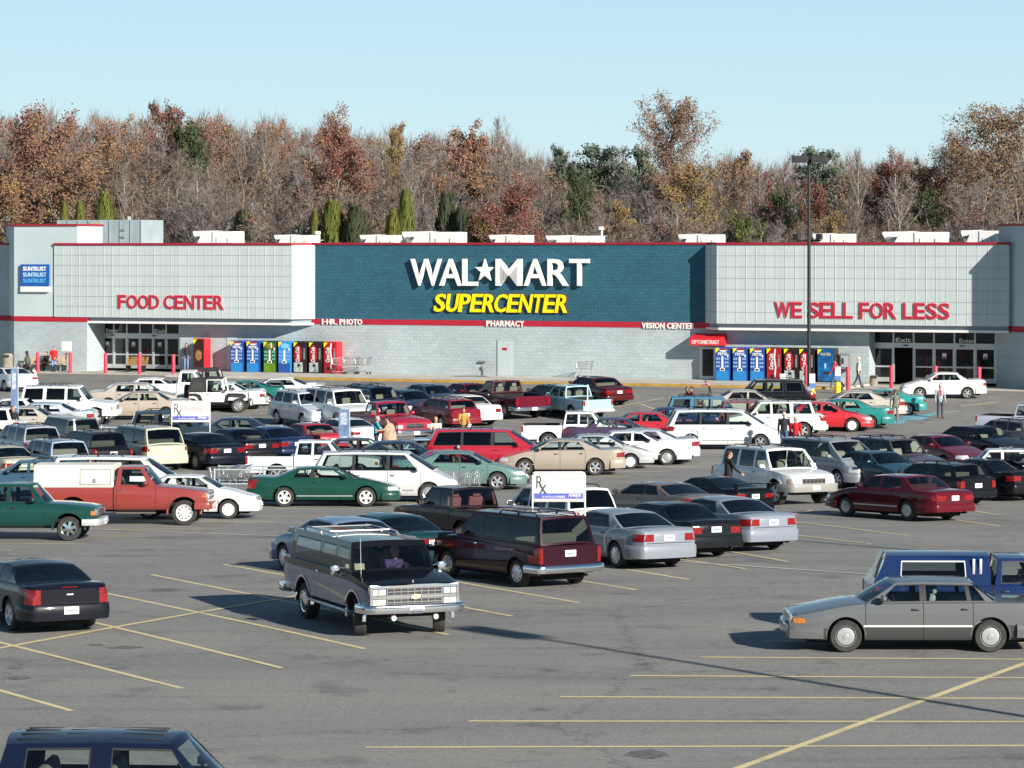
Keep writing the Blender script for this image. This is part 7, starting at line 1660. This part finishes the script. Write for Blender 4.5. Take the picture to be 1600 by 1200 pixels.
for kind, k, px, tp_, Y, w_, lb in [
 ('rust', 0, 45, 162, 282, 150, 'big rust-brown oak at the left edge of the wood'), ('rust', 0, 100, 228, 276, 130, 'lower rust-brown oak in front of the big oak at the left edge'), ('orange', 0, 12, 262, 272, 100, 'orange-brown leafy tree behind the left tower'),
 ('rust', 0, 180, 174, 290, 80, 'thin reddish-brown tree left of the dark evergreen'), ('green', 0, 286, 181, 296, 58, 'round dark evergreen standing out among bare trees'), ('red', 1, 262, 155, 312, 75, 'dark red treetop behind the round evergreen'), ('rust', 0, 335, 175, 306, 70, 'rusty treetop right of the round evergreen'),
 ('red', 0, 512, 162, 280, 100, 'tall deep red tree above the left end of the teal wall'), ('orange', 1, 616, 187, 308, 42, 'small yellow treetop on the skyline'), ('orange', 0, 735, 186, 290, 80, 'bright orange tree on the skyline above the store name'), ('pale', 0, 776, 182, 318, 50, 'pale bare treetop right of the orange tree'),
 ('red', 0, 803, 267, 266, 92, 'broad brick-red tree directly behind the store roof'), ('pine', 1, 873, 221, 317, 30, 'small grey-green pine on the skyline left of the wide pine'), ('pine', 0, 940, 219, 316, 66, 'wide blue-green pine on the skyline'), ('pine', 1, 1003, 222, 317, 32, 'narrow pine at the foot of the tall brown tree'),
 ('green', 0, 900, 257, 282, 44, 'yellow-green evergreen halfway up the wooded hill'), ('oak', 0, 1055, 148, 300, 122, 'tallest brown tree rising far above the skyline'), ('orange', 1, 1082, 250, 280, 78, 'yellow-leaved tree below the tallest brown tree'), ('pine', 0, 1280, 224, 314, 56, 'dark pine behind the tall lamp post head'),
 ('red', 1, 1272, 276, 280, 48, 'maroon tree beside the lamp post pole'), ('bush', 0, 1165, 331, 268, 76, 'round green bush behind the right panel box'), ('oak', 1, 1568, 164, 290, 150, 'big orange-brown oak at the right edge of the wood'), ('oak', 0, 1505, 204, 300, 84, 'brown half-bare oak left of the big right oak'),
 ('red', 0, 1385, 228, 304, 64, 'red treetop on the skyline right of the lamp post'), ('orange', 1, 968, 309, 270, 48, 'golden tree behind the roof right of the store name'), ('orange', 1, 1303, 324, 272, 44, 'small golden shrub-like tree right of the lamp post'), ('rust', 1, 1150, 229, 306, 66, 'brownish treetop right of the tallest tree'),
 ('green', 0, 1215, 288, 284, 60, 'dull green tree left of the lamp post'), ('red', 1, 1195, 262, 290, 44, 'small reddish tree below the skyline left of the lamp post'), ('orange', 0, 1440, 245, 296, 60, 'orange-tinged tree among bare trees on the right'), ('rust', 0, 430, 182, 310, 60, 'reddish treetop left of the tall deep red tree'),
 ('green', 0, 1445, 290, 284, 50, 'small dark green tree among bare trees on the right'), ('orange', 0, 1590, 300, 272, 70, 'orange lower foliage tree behind the right tower'),
 ('cedar', 0, 164, 310, 268, 32, 'cedar behind the grey plant cabinet, largest of that group'), ('cedar', 1, 125, 322, 268, 20, 'small cedar at the left end of the grey plant cabinet'), ('cedar', 1, 101, 325, 268, 18, 'smallest cedar near the left tower top'), ('cedar', 2, 380, 335, 268, 32, 'cedar right of the first rooftop unit from the left tower'),
 ('cedar', 1, 492, 335, 268, 16, 'slim cedar beside the left roof camera'), ('cedar', 0, 520, 323, 268, 40, 'bright green cedar right of the left roof camera'), ('cedar', 2, 556, 328, 267, 34, 'almost black cedar left of the widest rooftop unit'), ('cedar', 1, 634, 304, 268, 26, 'tall narrow cedar above the widest rooftop unit'), ('cedar', 0, 614, 336, 267, 24, 'short cedar touching the tall narrow one'),
 ('cedar', 2, 697, 308, 268, 26, 'dark narrow cedar beside the far lamp post'), ('cedar', 2, 722, 334, 267, 44, 'dark spreading cedar at the far lamp post'), ('cedar', 0, 750, 346, 266, 36, 'low cedar right of the far lamp post'),
 ('pale', 1, 552, 200, 290, 46, 'tall bare tree with pale trunk right of the deep red tree'), ('pale', 0, 195, 255, 276, 40, 'pale forked bare tree above the grey plant cabinet'), ('pale', 1, 318, 280, 274, 60, 'pale spreading bare tree above the first rooftop unit'), ('pale', 0, 1340, 232, 292, 40, 'pale forked bare trunk on the skyline right of the lamp post'), ('pale', 1, 1410, 270, 280, 60, 'pale bare tree in front of the right hillside'),
 ('pale', 0, 1060, 315, 270, 70, 'pale leaning bare tree behind the right end of the teal wall'), ('pale', 1, 640, 250, 284, 36, 'thin pale trunk behind the store name left part'), ('pale', 0, 1185, 250, 286, 36, 'thin pale trunk left of the green tree by the lamp post'), ('pale', 0, 415, 200, 300, 40, 'pale slender bare tree left of the reddish treetop')]:
    plant(kind, k, px, tp_, Y, w_, lb)
rg = random.Random(77)
for Y, step, dy in ((322, 24, (0, 16)), (304, 24, (14, 46)), (287, 26, (40, 90)), (272, 30, (85, 150))):
    px = -40
    while px < 1650:
        kind = 'bare'; k = rg.choice([0, 1, 2, 5, 0, 1, 2, 5, 0, 1, 4, 3]); tp_ = top_of(px)+11+rg.uniform(*dy)
        if px < 150 and Y < 300: px += step; continue
        if dy[0] > 80: tp_ = min(345, tp_)
        plant(kind, k, px, tp_, Y+rg.uniform(-6, 6), None, 'leafless grey-brown tree in the autumn wood behind the store', 'tree', 'leafless trees filling the wood', rg)
        px += step*rg.uniform(.7, 1.3)
for L_ in PROTO.values():
    for o in L_:
        if o.name not in used_proto:
            for c in list(o.children): bpy.data.objects.remove(c)
            bpy.data.objects.remove(o)
rg = random.Random(9); br = Fast(); far = Fast(); lit = Fast()
for k in range(26000):
    Y = rg.uniform(262, 330); px = rg.uniform(-60, 1660); x = (px-800)/FOC*Y; z = hill(x, Y); h = rg.uniform(.6, 1)*rg.choice([2.0, 3.0, 4.5])
    a = rg.uniform(0, 6.28); o = rg.uniform(0, h); d = Vector((math.cos(a)*rg.uniform(.1, .6), math.sin(a)*.4, 1)).normalized(); p = Vector((x+rg.gauss(0, .6), Y, z+o*.6)); br.strip(p, p+d*rg.uniform(.8, 2.2), rg.uniform(.03, .06), rg)
for k in range(42000):
    Y = rg.uniform(330, 372); px = rg.uniform(-60, 1660); x = (px-800)/FOC*Y; z = hill(x, Y); zt_ = CAMH+(HOR-top_of(px)-6-10*math.sin(px*.07)-6*math.sin(px*.19+2))*Y/FOC
    t = rg.random()**.6; a = rg.uniform(0, 6.28); d = Vector((math.cos(a)*rg.uniform(.1, .8), math.sin(a)*.4, 1)).normalized(); p = Vector((x, Y, lerp(z, zt_-1.4, t))); far.strip(p, p+d*rg.uniform(.9, 2.4), rg.uniform(.05, .09), rg)
br.obj('undergrowth', M_twig3, kind='stuff', label='leafless brown undergrowth on the wooded hill', cat='undergrowth')
far.obj('far_wood', M_twig, kind='stuff', label='hazy mass of farther leafless wood on the hill', cat='wood')
